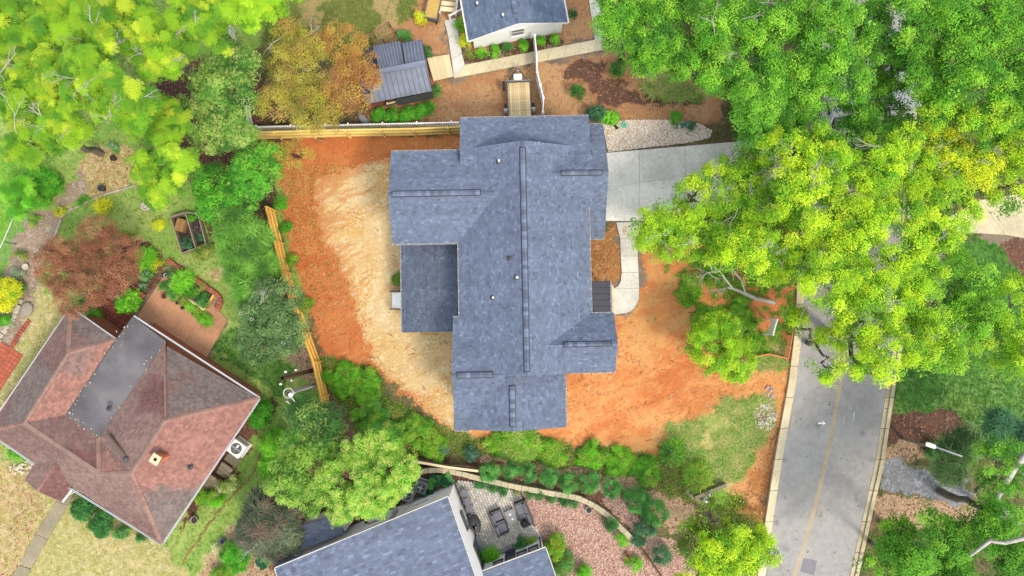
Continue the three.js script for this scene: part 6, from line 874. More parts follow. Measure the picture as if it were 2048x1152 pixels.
tree('oak_tree', 'small green oak shading the north end of the road', 10, [[1745, 60, 36], [1720, 130, 32], [1738, 10, 36], [1772, 95, 28], [1768, 30, 30]], { ...oak, cols: C.oakB });
tree('oak_tree', 'green oak closing the canopy above the road between truck and silver car', 11, [[1690, 75, 52], [1685, 165, 48], [1610, 165, 44]], oak);
tree('oak_tree', 'leafy green oak crown over the cab of the box truck', 9, [[1770, 285, 34], [1760, 175, 26], [1800, 105, 30]], { ...oak, cols: C.oakB, fill: 0.85 });
tree('oak_tree', 'low green oak between the pickup truck and the gravel bed', 8, [[1640, 205, 26], [1610, 260, 40], [1650, 290, 34], [1530, 245, 46]], { ...oak, cols: C.oakB });
tree('oak_tree', 'green oak at the eastern edge north of the golden tree', 11, [[2020, 240, 60], [1975, 165, 54]], oak);
tree('oak_tree', 'leafy young oak in front of the white pickup truck hood', 6.5, [[1700, 215, 26], [1640, 160, 30], [1755, 235, 24], [1800, 245, 26], [1780, 185, 26], [1765, 150, 24]], { ...oak, cols: C.oakB });
// east: lighter lime-green trees over the drive, the road and the lawn
tree('lime_tree', 'bright yellow tree with a white forked limb east of the box truck', 10, [[1905, 250, 44], [1870, 285, 38]], { ...lime, cols: C.gold, bare: 0.3 });
tree('lime_tree', 'lime-green tree over the street end of the concrete driveway', 11, [[1655, 320, 62], [1600, 370, 60], [1690, 390, 52]], lime);
tree('lime_tree', 'lime-green tree hanging over the middle of the concrete driveway', 8.5, [[1490, 340, 56], [1540, 410, 66], [1468, 420, 48]], { ...lime, cols: C.mid });
tree('lime_tree', 'loose lime-green branch ends reaching across the driveway slabs', 8, [[1385, 395, 36], [1345, 432, 34], [1430, 352, 26]], { ...lime, fill: 0.6, bare: 0.3 });
tree('lime_tree', 'fresh green tree touching the front walk of the new house', 8, [[1335, 470, 56], [1290, 455, 32], [1400, 475, 52]], { ...lime, cols: C.mid, fill: 0.9 });
tree('lime_tree', 'lime-green tree in the middle of the front yard beside the leaning bare trunk', 10, [[1490, 500, 66], [1560, 520, 58], [1540, 460, 52]], lime);
tree('lime_tree', 'pale lime-green tree over the road opposite the driveway mouth', 11.5, [[1770, 345, 62], [1745, 430, 60], [1820, 410, 50]], lime);
tree('lime_tree', 'golden-green tree east of the road beyond the driveway mouth', 11, [[1880, 335, 60], [1960, 330, 56]], { ...lime, cols: C.gold });
tree('lime_tree', 'lime-green tree by the neighbouring pale driveway', 10.5, [[1880, 415, 56], [1855, 480, 58], [2020, 370, 50], [2040, 300, 50]], lime);
tree('lime_tree', 'lime-green tree with many white twigs over the centre of the road', 12, [[1700, 500, 66], [1640, 560, 54], [1730, 570, 58]], { ...lime, bare: 0.34 });
tree('lime_tree', 'bright lime tree above the road south of the twiggy tree', 11.5, [[1720, 640, 50], [1765, 700, 54], [1690, 610, 40], [1728, 745, 30]], lime);
tree('lime_tree', 'broad lime-green tree over the western edge of the green lawn', 11.5, [[1830, 560, 66], [1840, 650, 62], [1868, 700, 46]], { ...lime, cols: C.mid });
tree('lime_tree', 'soft green tree spreading over the middle of the green lawn', 10.5, [[1930, 560, 54], [1940, 640, 66]], { ...lime, cols: C.oak });
tree('lime_tree', 'green tree at the eastern edge above the curved lawn', 10.5, [[2030, 610, 54], [1990, 690, 50], [2040, 710, 46]], { ...lime, cols: C.mid });
tree('lime_tree', 'small lime tree straddling the west kerb by the orange netting', 7.5, [[1660, 680, 30], [1655, 735, 26], [1590, 645, 26]], { ...lime, fill: 0.75 });
tree('young_tree', 'compact bright green young tree alone at the edge of the bare clay', 4.5, [[1425, 690, 48], [1470, 720, 38], [1440, 655, 30]], { ...lime, cols: C.mid, bare: 0, clump: 0.4, size: 0.24 });
tree('lime_tree', 'lime-green tree covering the west half of the road below the driveway mouth', 10.5, [[1625, 440, 48], [1650, 470, 44], [1615, 520, 42]], lime);
tree('lime_tree', 'yellow-green tree over the corner of the driveway and the west kerb', 9.5, [[1575, 320, 44], [1545, 300, 30], [1620, 290, 30]], lime);
tree('lime_tree', 'lime-green tree joining the golden tree to the road canopy', 11, [[1800, 290, 36], [1760, 300, 36], [1835, 350, 40]], lime);
tree('lime_tree', 'light green tree between the twiggy tree and the eastern lawn', 11, [[1790, 500, 48], [1790, 600, 40]], lime);
// southeast
tree('lime_tree', 'yellow-green tree in the dip near the culvert at the south edge', 7.5, [[1430, 1100, 62], [1495, 1085, 56], [1400, 1150, 44]], { ...lime, cols: C.lime, fill: 0.75, bare: 0.05, clump: 0.5 });
tree('thin_tree', 'dark olive thin-leaved tree behind the round hedge shrubs', 6, [[1420, 1030, 44], [1380, 1075, 34], [1470, 1025, 30]], { ...lime, cols: [[120, 140, 50, 2], [90, 110, 44, 2], [170, 196, 60, 1]], fill: 0.4, bare: 0.3 });
tree('oak_tree', 'green tree with thick white limbs at the southeast corner', 11, [[2010, 930, 52], [1985, 1040, 66], [2030, 1115, 60]], { ...oak, cols: C.oakB, bare: 0.1, base: [1990, 1000] });
tree('oak_tree', 'green tree hiding the south end of the east kerb', 10, [[1890, 1075, 66], [1820, 1110, 56], [1900, 1150, 56]], { ...oak, cols: C.oakB, bare: 0.05, base: [1860, 1080] });
tree('oak_tree', 'small green tree right beside the road at the south edge', 7, [[1765, 1130, 46], [1790, 1070, 34]], { ...oak, cols: C.oak });
tree('cedar_tree', 'grey-green cedar next to the street lamp', 6, [[1905, 880, 34], [1895, 925, 30]], { cols: C.sage, leaf: 'needle', size: 0.34, clump: 0.45, per: 9 });
tree('cedar_tree', 'dark blue-green cedar at the eastern mulch band', 6, [[1990, 868, 36], [2035, 880, 30]], { cols: C.teal, leaf: 'needle', size: 0.34, clump: 0.45, per: 9 });
// northwest: feathery yellow-green trees
tree('feathery_tree', 'feathery yellow-green tree in the far northwest corner', 11, [[60, 60, 84], [150, 40, 74]], feath);
tree('feathery_tree', 'feathery yellow-green tree at the top between the corner and the bare branch', 11.5, [[255, 50, 82], [330, 110, 66]], feath);
tree('feathery_tree', 'feathery tree with a bare curved limb beside the white pickets', 11, [[395, 50, 66], [440, 20, 50]], { ...feath, bare: 0.3 });
tree('feathery_tree', 'feathery light-green tree at the north edge above the dark privet', 9, [[510, 5, 52], [560, -10, 40]], { ...feath, cols: C.mid });
tree('feathery_tree', 'feathery yellow tree over the western lawn with grey twigs', 11, [[50, 180, 76], [120, 140, 60]], { ...feath, bare: 0.3 });
tree('feathery_tree', 'feathery tree in the middle of the northwest grove', 11.5, [[190, 170, 80], [260, 210, 60]], { ...feath, bare: 0.25 });
tree('feathery_tree', 'feathery tree whose drooping twigs hang over the straw ground', 10, [[130, 250, 62], [70, 290, 50]], { ...feath, fill: 0.75, bare: 0.4 });
tree('feathery_tree', 'pale feathery tree beside the tall privet bushes', 9.5, [[330, 240, 62], [345, 320, 54]], feath);
tree('feathery_tree', 'thin yellow feathery tree drooping over the stone ring and planting frame', 8, [[330, 370, 46], [300, 330, 34]], { ...feath, fill: 0.6, bare: 0.3 });
tree('feathery_tree', 'grass-like feathery young tree at the edge of the bright lawn', 3, [[40, 390, 34]], { ...feath, cols: C.bright, bare: 0 });
tree('privet_tree', 'tall dark privet with pale tips between the pickets and grove, the upper one', 7, [[440, 175, 66], [480, 135, 40], [492, 205, 30]], { cols: C.privet, leaf: 'tight', size: 0.3, clump: 0.5, per: 10, blossom: 0.32, bcols: [[212, 220, 136]], bark: 'brown' });
tree('privet_tree', 'tall dark privet with pale tips just west of the timber fence corner', 7, [[450, 262, 56], [400, 240, 44], [490, 268, 30]], { cols: C.privet, leaf: 'tight', size: 0.3, clump: 0.5, per: 10, blossom: 0.5, bcols: [[224, 228, 140]], bark: 'brown' });
tree('privet_tree', 'glossy green privet covering the corner of the two timber fences', 5.5, [[530, 345, 50], [490, 380, 46]], { cols: C.green, leaf: 'tight', size: 0.28, clump: 0.45, per: 10, blossom: 0.2, bcols: [[205, 224, 120]], bark: 'brown' });
tree('privet_tree', 'green privet between the planting frame and the timber fence', 5, [[430, 370, 42], [440, 415, 36]], { cols: C.green, leaf: 'tight', size: 0.28, clump: 0.45, per: 9, bark: 'brown' });
tree('rust_tree', 'olive-gold tree between the privets and the metal-roofed shed', 7, [[600, 105, 72], [580, 185, 64], [645, 195, 60], [640, 228, 40]], { cols: C.rust, leaf: 'fine', size: 0.34, clump: 0.5, per: 9, bare: 0.12, bark: 'brown', fill: 0.95 });
tree('rust_tree', 'rust-brown tree touching the west end of the metal-roofed shed', 6.5, [[690, 105, 46], [722, 150, 46], [695, 185, 48], [738, 185, 24]], { cols: C.rustB, leaf: 'fine', size: 0.32, clump: 0.5, per: 8, bare: 0.14, bark: 'brown', fill: 0.8 });
tree('rust_tree', 'thin rusty sapling overhanging the yellow fence onto the clay', 3.5, [[600, 315, 30], [560, 300, 20]], { cols: C.rust, leaf: 'fine', size: 0.28, clump: 0.4, per: 7, bark: 'brown', fill: 0.4 });
tree('maple_tree', 'dome-shaped red-brown maple on the lawn beside the old house', 4.6, [[160, 520, 60], [220, 545, 56], [175, 590, 46], [235, 495, 42], [120, 530, 40], [200, 470, 34]], { cols: C.maple, leaf: 'fine', size: 0.27, clump: 0.42, per: 10, bark: 'brown', flat: 0.5 });
tree('cedar_tree', 'deep green cedar between the lawn and the upper golden fence', 5.5, [[490, 480, 44], [470, 450, 30]], { cols: C.cedar, leaf: 'needle', size: 0.32, clump: 0.45, per: 10 });
tree('cedar_tree', 'green cedar halfway along the upper golden fence', 5, [[505, 540, 40], [515, 580, 32]], { cols: C.cedar, leaf: 'needle', size: 0.32, clump: 0.45, per: 10 });
tree('camellia_tree', 'grey-green rounded tree with white flowers over the golden fence', 5.5, [[545, 640, 62], [560, 600, 44], [520, 680, 46], [585, 670, 34]], { cols: C.sage, leaf: 'tight', size: 0.27, clump: 0.42, per: 10, bare: 0.3, blossom: 0.004, bcols: [[252, 250, 245]], bsize: 0.22 });
tree('privet_tree', 'big privet covered in pale yellow blossom above the white house', 6.5, [[745, 905, 60], [790, 940, 46], [700, 960, 50], [745, 985, 48], [690, 1010, 32]], { cols: [[126, 192, 62, 2], [160, 208, 76, 2], [92, 156, 52, 1]], leaf: 'tight', size: 0.3, clump: 0.42, per: 9, tight: 0.8, blossom: 0.8, bcols: [[240, 240, 140, 2], [214, 232, 108, 2]], bsize: 0.22, bark: 'brown' });
tree('privet_tree', 'olive-green privet with sparse blossom west of the blooming one', 6.5, [[610, 905, 60], [625, 975, 56], [580, 960, 40]], { cols: [[124, 176, 64, 2], [156, 196, 80, 2], [84, 140, 54, 1.4]], leaf: 'tight', size: 0.3, clump: 0.45, per: 9, tight: 0.8, blossom: 0.35, bcols: [[226, 230, 140, 1], [206, 210, 116, 1]], bark: 'brown' });
tree('privet_tree', 'dark green privet under the pipe frame at the end of the golden fence', 5.5, [[620, 830, 44], [660, 850, 36], [640, 870, 38]], { cols: [[60, 110, 52, 2], [90, 140, 66, 2], [160, 180, 90, 1]], leaf: 'tight', size: 0.28, clump: 0.45, per: 10, bark: 'brown' });
tree('juniper_tree', 'spiky grey juniper by the lawn south of the old house', 3.8, [[540, 1030, 44], [555, 1065, 36], [520, 1060, 34]], { cols: [[96, 110, 84, 2], [126, 138, 106, 2], [74, 88, 66, 2], [140, 118, 104, 0.6]], leaf: 'needle', size: 0.4, clump: 0.4, per: 9, bare: 0.3 });
// the leaning bare tree in the front yard, and bare limbs at the southeast corner
{ seedR(1900); const o = G(1548, 604, 0.4), t = thing('bare_tree', 'leaning bare white tree trunk lying across the front-yard weeds', 'tree', o), L = (x, y, h) => G(x, y, h).sub(o), w = [limb([L(1548, 605, 0.3), L(1510, 596, 1.3), L(1480, 582, 2.1), L(1455, 574, 2.8)], [0.16, 0.14, 0.12, 0.07], 8)], tw = [];
  w.push(limb([L(1490, 586, 1.9), L(1484, 562, 2.6), L(1472, 548, 3.0), L(1460, 532, 3.4)], [0.08, 0.07, 0.06, 0.04], 6), limb([L(1466, 578, 2.6), L(1452, 560, 3.1), L(1440, 543, 3.5), L(1415, 545, 3.8)], [0.07, 0.06, 0.05, 0.03], 6)); mesh('trunk', w, M.paleBark, t);
  for (const [x, y, h] of [[1440, 543, 3.5], [1415, 545, 3.8], [1460, 532, 3.4], [1455, 574, 2.8], [1425, 544, 3.7]]) for (let i = 0; i < 3; i++) deadTwig(tw, L(x, y, h), V(RR(-1, 0.4), RR(-0.1, 0.4), RR(-0.8, 0.8)).normalize(), RR(0.6, 1.1), 0.035, 2); mesh('twig', tw, M.paleBark, t).userData.kind = 'stuff';
  const o2 = G(1975, 1020), t2 = thing('bare_tree', 'thick white bare limbs rising through the southeast trees', 'tree', o2), K2 = (x, y, h) => G(x, y, h).sub(o2), w2 = [limb([K2(1980, 1020, 8.5), K2(2000, 985, 9.2), K2(2030, 935, 10), K2(2060, 900, 10.6)], [0.12, 0.16, 0.17, 0.17], 8), limb([V(0, -0.2, 0), K2(1985, 1015, 4), K2(1990, 1005, 8.8)], [0.2, 0.18, 0.14], 8), limb([K2(1940, 1112, 10.2), K2(1980, 1082, 10.6), K2(2010, 1086, 10.9), K2(2060, 1074, 11.2)], [0.07, 0.1, 0.1, 0.12], 8), limb([V(0, 3, 0), K2(1975, 1060, 7.5), K2(1982, 1084, 10.5)], [0.14, 0.12, 0.1], 7)]; mesh('limb', w2, M.paleBark, t2); }

// ---------- shrubs and garden plants ----------
const F1 = 'foundation shrubs of the white house';
[['first', 940, 108, C.olive, 9], ['second', 963, 107, C.bright, 10], ['third', 989, 102, C.bright, 11], ['fourth, darker', 1016, 97, C.hedge, 10], ['fifth', 1046, 90, C.bright, 11], ['sixth', 1080, 84, C.bright, 10], ['seventh', 1107, 79, C.bright, 10]].forEach(([n, x, y, cols, r], i) => bush('round_shrub', `${n} clipped shrub from the walk end along the white house wall`, x, y, r, 0.75, { cols, group: F1 }));
bush('round_shrub', 'dark green shrub at the east corner of the white house', 1145, 26, 9, 0.8, { cols: C.dark }); bush('round_shrub', 'round dark green shrub under the oak in the dirt yard', 1236, 138, 17, 1.3, { cols: C.ball }); bush('round_shrub', 'round green shrub in a mulch ring nearest the new house roof', 1157, 185, 15, 1.2, { cols: C.ball });
bush('leafy_shrub', 'yellow-green leafy plants along the west wall of the white house, upper clump', 924, 52, 13, 0.8, { cols: C.weed, leaf: 'broad', size: 0.22, heads: 3 }); bush('leafy_shrub', 'golden leafy plants at the southwest corner of the white house', 930, 80, 13, 0.8, { cols: C.yellow, leaf: 'broad', size: 0.2, heads: 3 });
bush('leafy_shrub', 'yellow-green weed clump left of the metal trough', 843, 35, 12, 0.6, { cols: C.yellow, leaf: 'broad', size: 0.22, heads: 2 }); bush('flowering_shrub', 'white-flowered bush behind the shed roof', 808, 75, 15, 1.0, { cols: C.hedge, blossomCols: [[240, 240, 190]], bl: 0.1 }); bush('leafy_shrub', 'dark green bush at the shed corner near the plank deck', 854, 104, 10, 0.9, { cols: C.dark }); bush('leafy_shrub', 'small green plant between the shed front and plank deck', 872, 183, 10, 0.6, { cols: C.hedge, leaf: 'broad' });
[[760, 232], [785, 234], [812, 230], [836, 227], [852, 218]].forEach(([x, y], i) => bush('hedge_shrub', ['westernmost bright hedge plant in front of the shed', 'second hedge plant in front of the shed from the west', 'middle hedge plant below the propped boards', 'fourth hedge plant in front of the shed from the west', 'easternmost hedge plant in front of the shed'][i], x, y, 16, 0.6, { cols: C.green, leaf: 'broad', size: 0.2, heads: 3, group: 'leafy hedge in front of the shed' }));
bush('leafy_shrub', 'blue-green plant against the north corner of the new house', 1192, 232, 16, 0.9, { cols: C.teal, leaf: 'vertical', size: 0.34, heads: 3 }); bush('leafy_shrub', 'large-leaved lime plant at the west end of the gravel bed', 1222, 232, 15, 0.8, { cols: C.bright, leaf: 'big', size: 0.34, heads: 2 }); bush('leafy_shrub', 'dark green plant at the middle of the gravel edge', 1350, 236, 13, 0.8, { cols: C.green, leaf: 'broad' }); bush('leafy_shrub', 'blue-green weed by the square utility box', 1382, 250, 9, 0.4, { cols: C.teal, leaf: 'broad' });
[[978, 942, 21], [1021, 938, 18], [1054, 946, 19], [1096, 950, 21], [1138, 966, 21], [1177, 963, 23], [1221, 976, 21], [1271, 1000, 29], [1312, 1024, 28], [1290, 1055, 20]].forEach(([x, y, r], i) => bush('hedge_shrub', ['first (westernmost) clipped evergreen in the row along the curved wall', 'second clipped evergreen from the west along the curved wall', 'third clipped evergreen from the west along the curved wall', 'fourth clipped evergreen from the west along the curved wall', 'fifth clipped evergreen from the west along the curved wall', 'sixth clipped evergreen from the west along the curved wall', 'seventh clipped evergreen, alone in a gap before the two biggest', 'large rounded evergreen at the bend of the curved wall', 'large rounded evergreen, easternmost beside the olive tree', 'lower bluish evergreen at the end of the curved wall'][i], x, y, r, 1.5, { cols: i === 9 ? C.teal : C.hedge, clump: 0.26, per: 9, group: 'clipped evergreens along the curved wall' }));
bush('low_shrub', 'bluish low shrub under the largest hedge evergreens', 1276, 1076, 18, 0.8, { cols: C.teal }); bush('round_shrub', 'blue-green round shrub on chips beyond the dark edging', 1324, 1110, 20, 1.2, { cols: C.teal }); bush('round_shrub', 'dark green ball shrub where the curved wall ends', 1220, 1046, 15, 1.1, { cols: C.dark }); bush('round_shrub', 'bright green ball shrub in the middle of the wood chips', 1243, 1079, 12, 0.8, { cols: C.bright }); bush('round_shrub', 'bright green ball shrub by the ringed pot near the south edge', 1271, 1128, 12, 0.8, { cols: C.bright }); bush('leafy_shrub', 'sprouting green plant spilling from the ringed pot', 1256, 1120, 7, 0.4, { cols: C.weed });
bush('flowering_shrub', 'big shrub with orange flowers south of the patio, upper half', 1110, 1092, 26, 1.3, { cols: C.weed, heads: 4, blossomCols: [[240, 110, 40], [225, 90, 40]], bl: 0.2, bs: 0.14 }); bush('flowering_shrub', 'big shrub with orange flowers south of the patio, lower half', 1128, 1124, 24, 1.2, { cols: C.hedge, heads: 4, blossomCols: [[235, 110, 50]], bl: 0.14, bs: 0.14 }); bush('leafy_shrub', 'lime-tipped shrub at the south edge by the orange flowers', 1168, 1146, 18, 0.9, { cols: C.bright, heads: 3 });
[[960, 967], [985, 972], [1004, 980], [1058, 985], [1078, 988], [1100, 994], [1128, 1000], [1148, 1004]].forEach(([x, y], i) => bush('ground_plant', `low dark leafy plant below the capstones, number ${i + 1}`.replace(/, number \d+/, ['', ' beside the hostas', ' by the patio corner', ' by the red flowers', ' just past the red flowers', ' along the chips', ' near the pots', ' closest to the pots'][i] || ' at the patio apex'), x, y, 11, 0.45, { cols: C.dark, leaf: 'broad', size: 0.16 }));
bush('flower_patch', 'small white and red flowers at the patio edge under the wall', 1034, 978, 10, 0.35, { cols: C.hedge, blossomCols: [[255, 250, 245], [240, 90, 50]], bl: 0.6, bs: 0.12 }, 'flowers'); bush('leafy_shrub', 'dark round pot plant in front of the south wing', 1041, 1086, 11, 0.7, { cols: C.dark, leaf: 'broad' }); bush('leafy_shrub', 'olive pot plant in front of the south wing', 1056, 1083, 10, 0.6, { cols: C.olive, leaf: 'fine' }); bush('fern', 'green fern in the inner corner of the patio', 982, 1113, 12, 0.6, { cols: C.bright, leaf: 'strap', size: 0.4, per: 4 }, 'fern'); bush('leafy_shrub', 'red geranium pot plant by the brown downspout', 1066, 1080, 6, 0.5, { cols: C.weed });
// hostas: big single leaves
{ seedR(1950); const leafG = (() => { const P = [], n = 8; for (let i = 0; i < n; i++) { const t0 = i / n, t1 = (i + 1) / n, w = (t) => 0.62 * Math.sin(Math.PI * Math.pow(t, 0.72)) * 0.75, y = (t) => 0.3 * Math.sin(t * 2.2) - 0.25 * t * t; for (const s of [-1, 1]) { const a = [t0, y(t0), 0], b = [t1, y(t1), 0], c = [t1, y(t1) + 0.1 * w(t1), s * w(t1)], d = [t0, y(t0) + 0.1 * w(t0), s * w(t0)]; P.push(...a, ...b, ...c, ...a, ...c, ...d); } } const g = new THREE.BufferGeometry(); g.setAttribute('position', new THREE.Float32BufferAttribute(P, 3)); g.computeVertexNormals(); return g; })();
  const mats = [[44, 110, 72], [60, 134, 86], [84, 160, 90], [100, 176, 84]].map((c) => { const m = leafMat.clone(); m.color = A(...c, 1.1); return m; });
  [['huge-leaved hosta hiding the dark grey air conditioner', 868, 962, 9], ['huge-leaved hosta at the corner of the south house', 895, 958, 8], ['huge-leaved hosta against the north wall of the south house', 857, 985, 7], ['lush hosta at the far west end of the south house', 530, 1120, 10]].forEach(([l, x, y, n], k) => { const t = thing('hosta', l, 'hosta', G(x, y)); for (let i = 0; i < n; i++) { const m = mesh('large_leaf', leafG, pick(mats), t); m.rotation.set(0, i * 6.283 / n * 1.6 + RR(-0.3, 0.3), RR(0.05, 0.5), 'YXZ'); m.scale.setScalar(RR(0.42, 0.68)); m.position.set(RR(-0.15, 0.15), RR(0.15, 0.5), RR(-0.15, 0.15)); } mesh('stem', cyl(0.1, 0.06, 0.4, 0, 0.2, 0, 8), M.soil, t); }); }
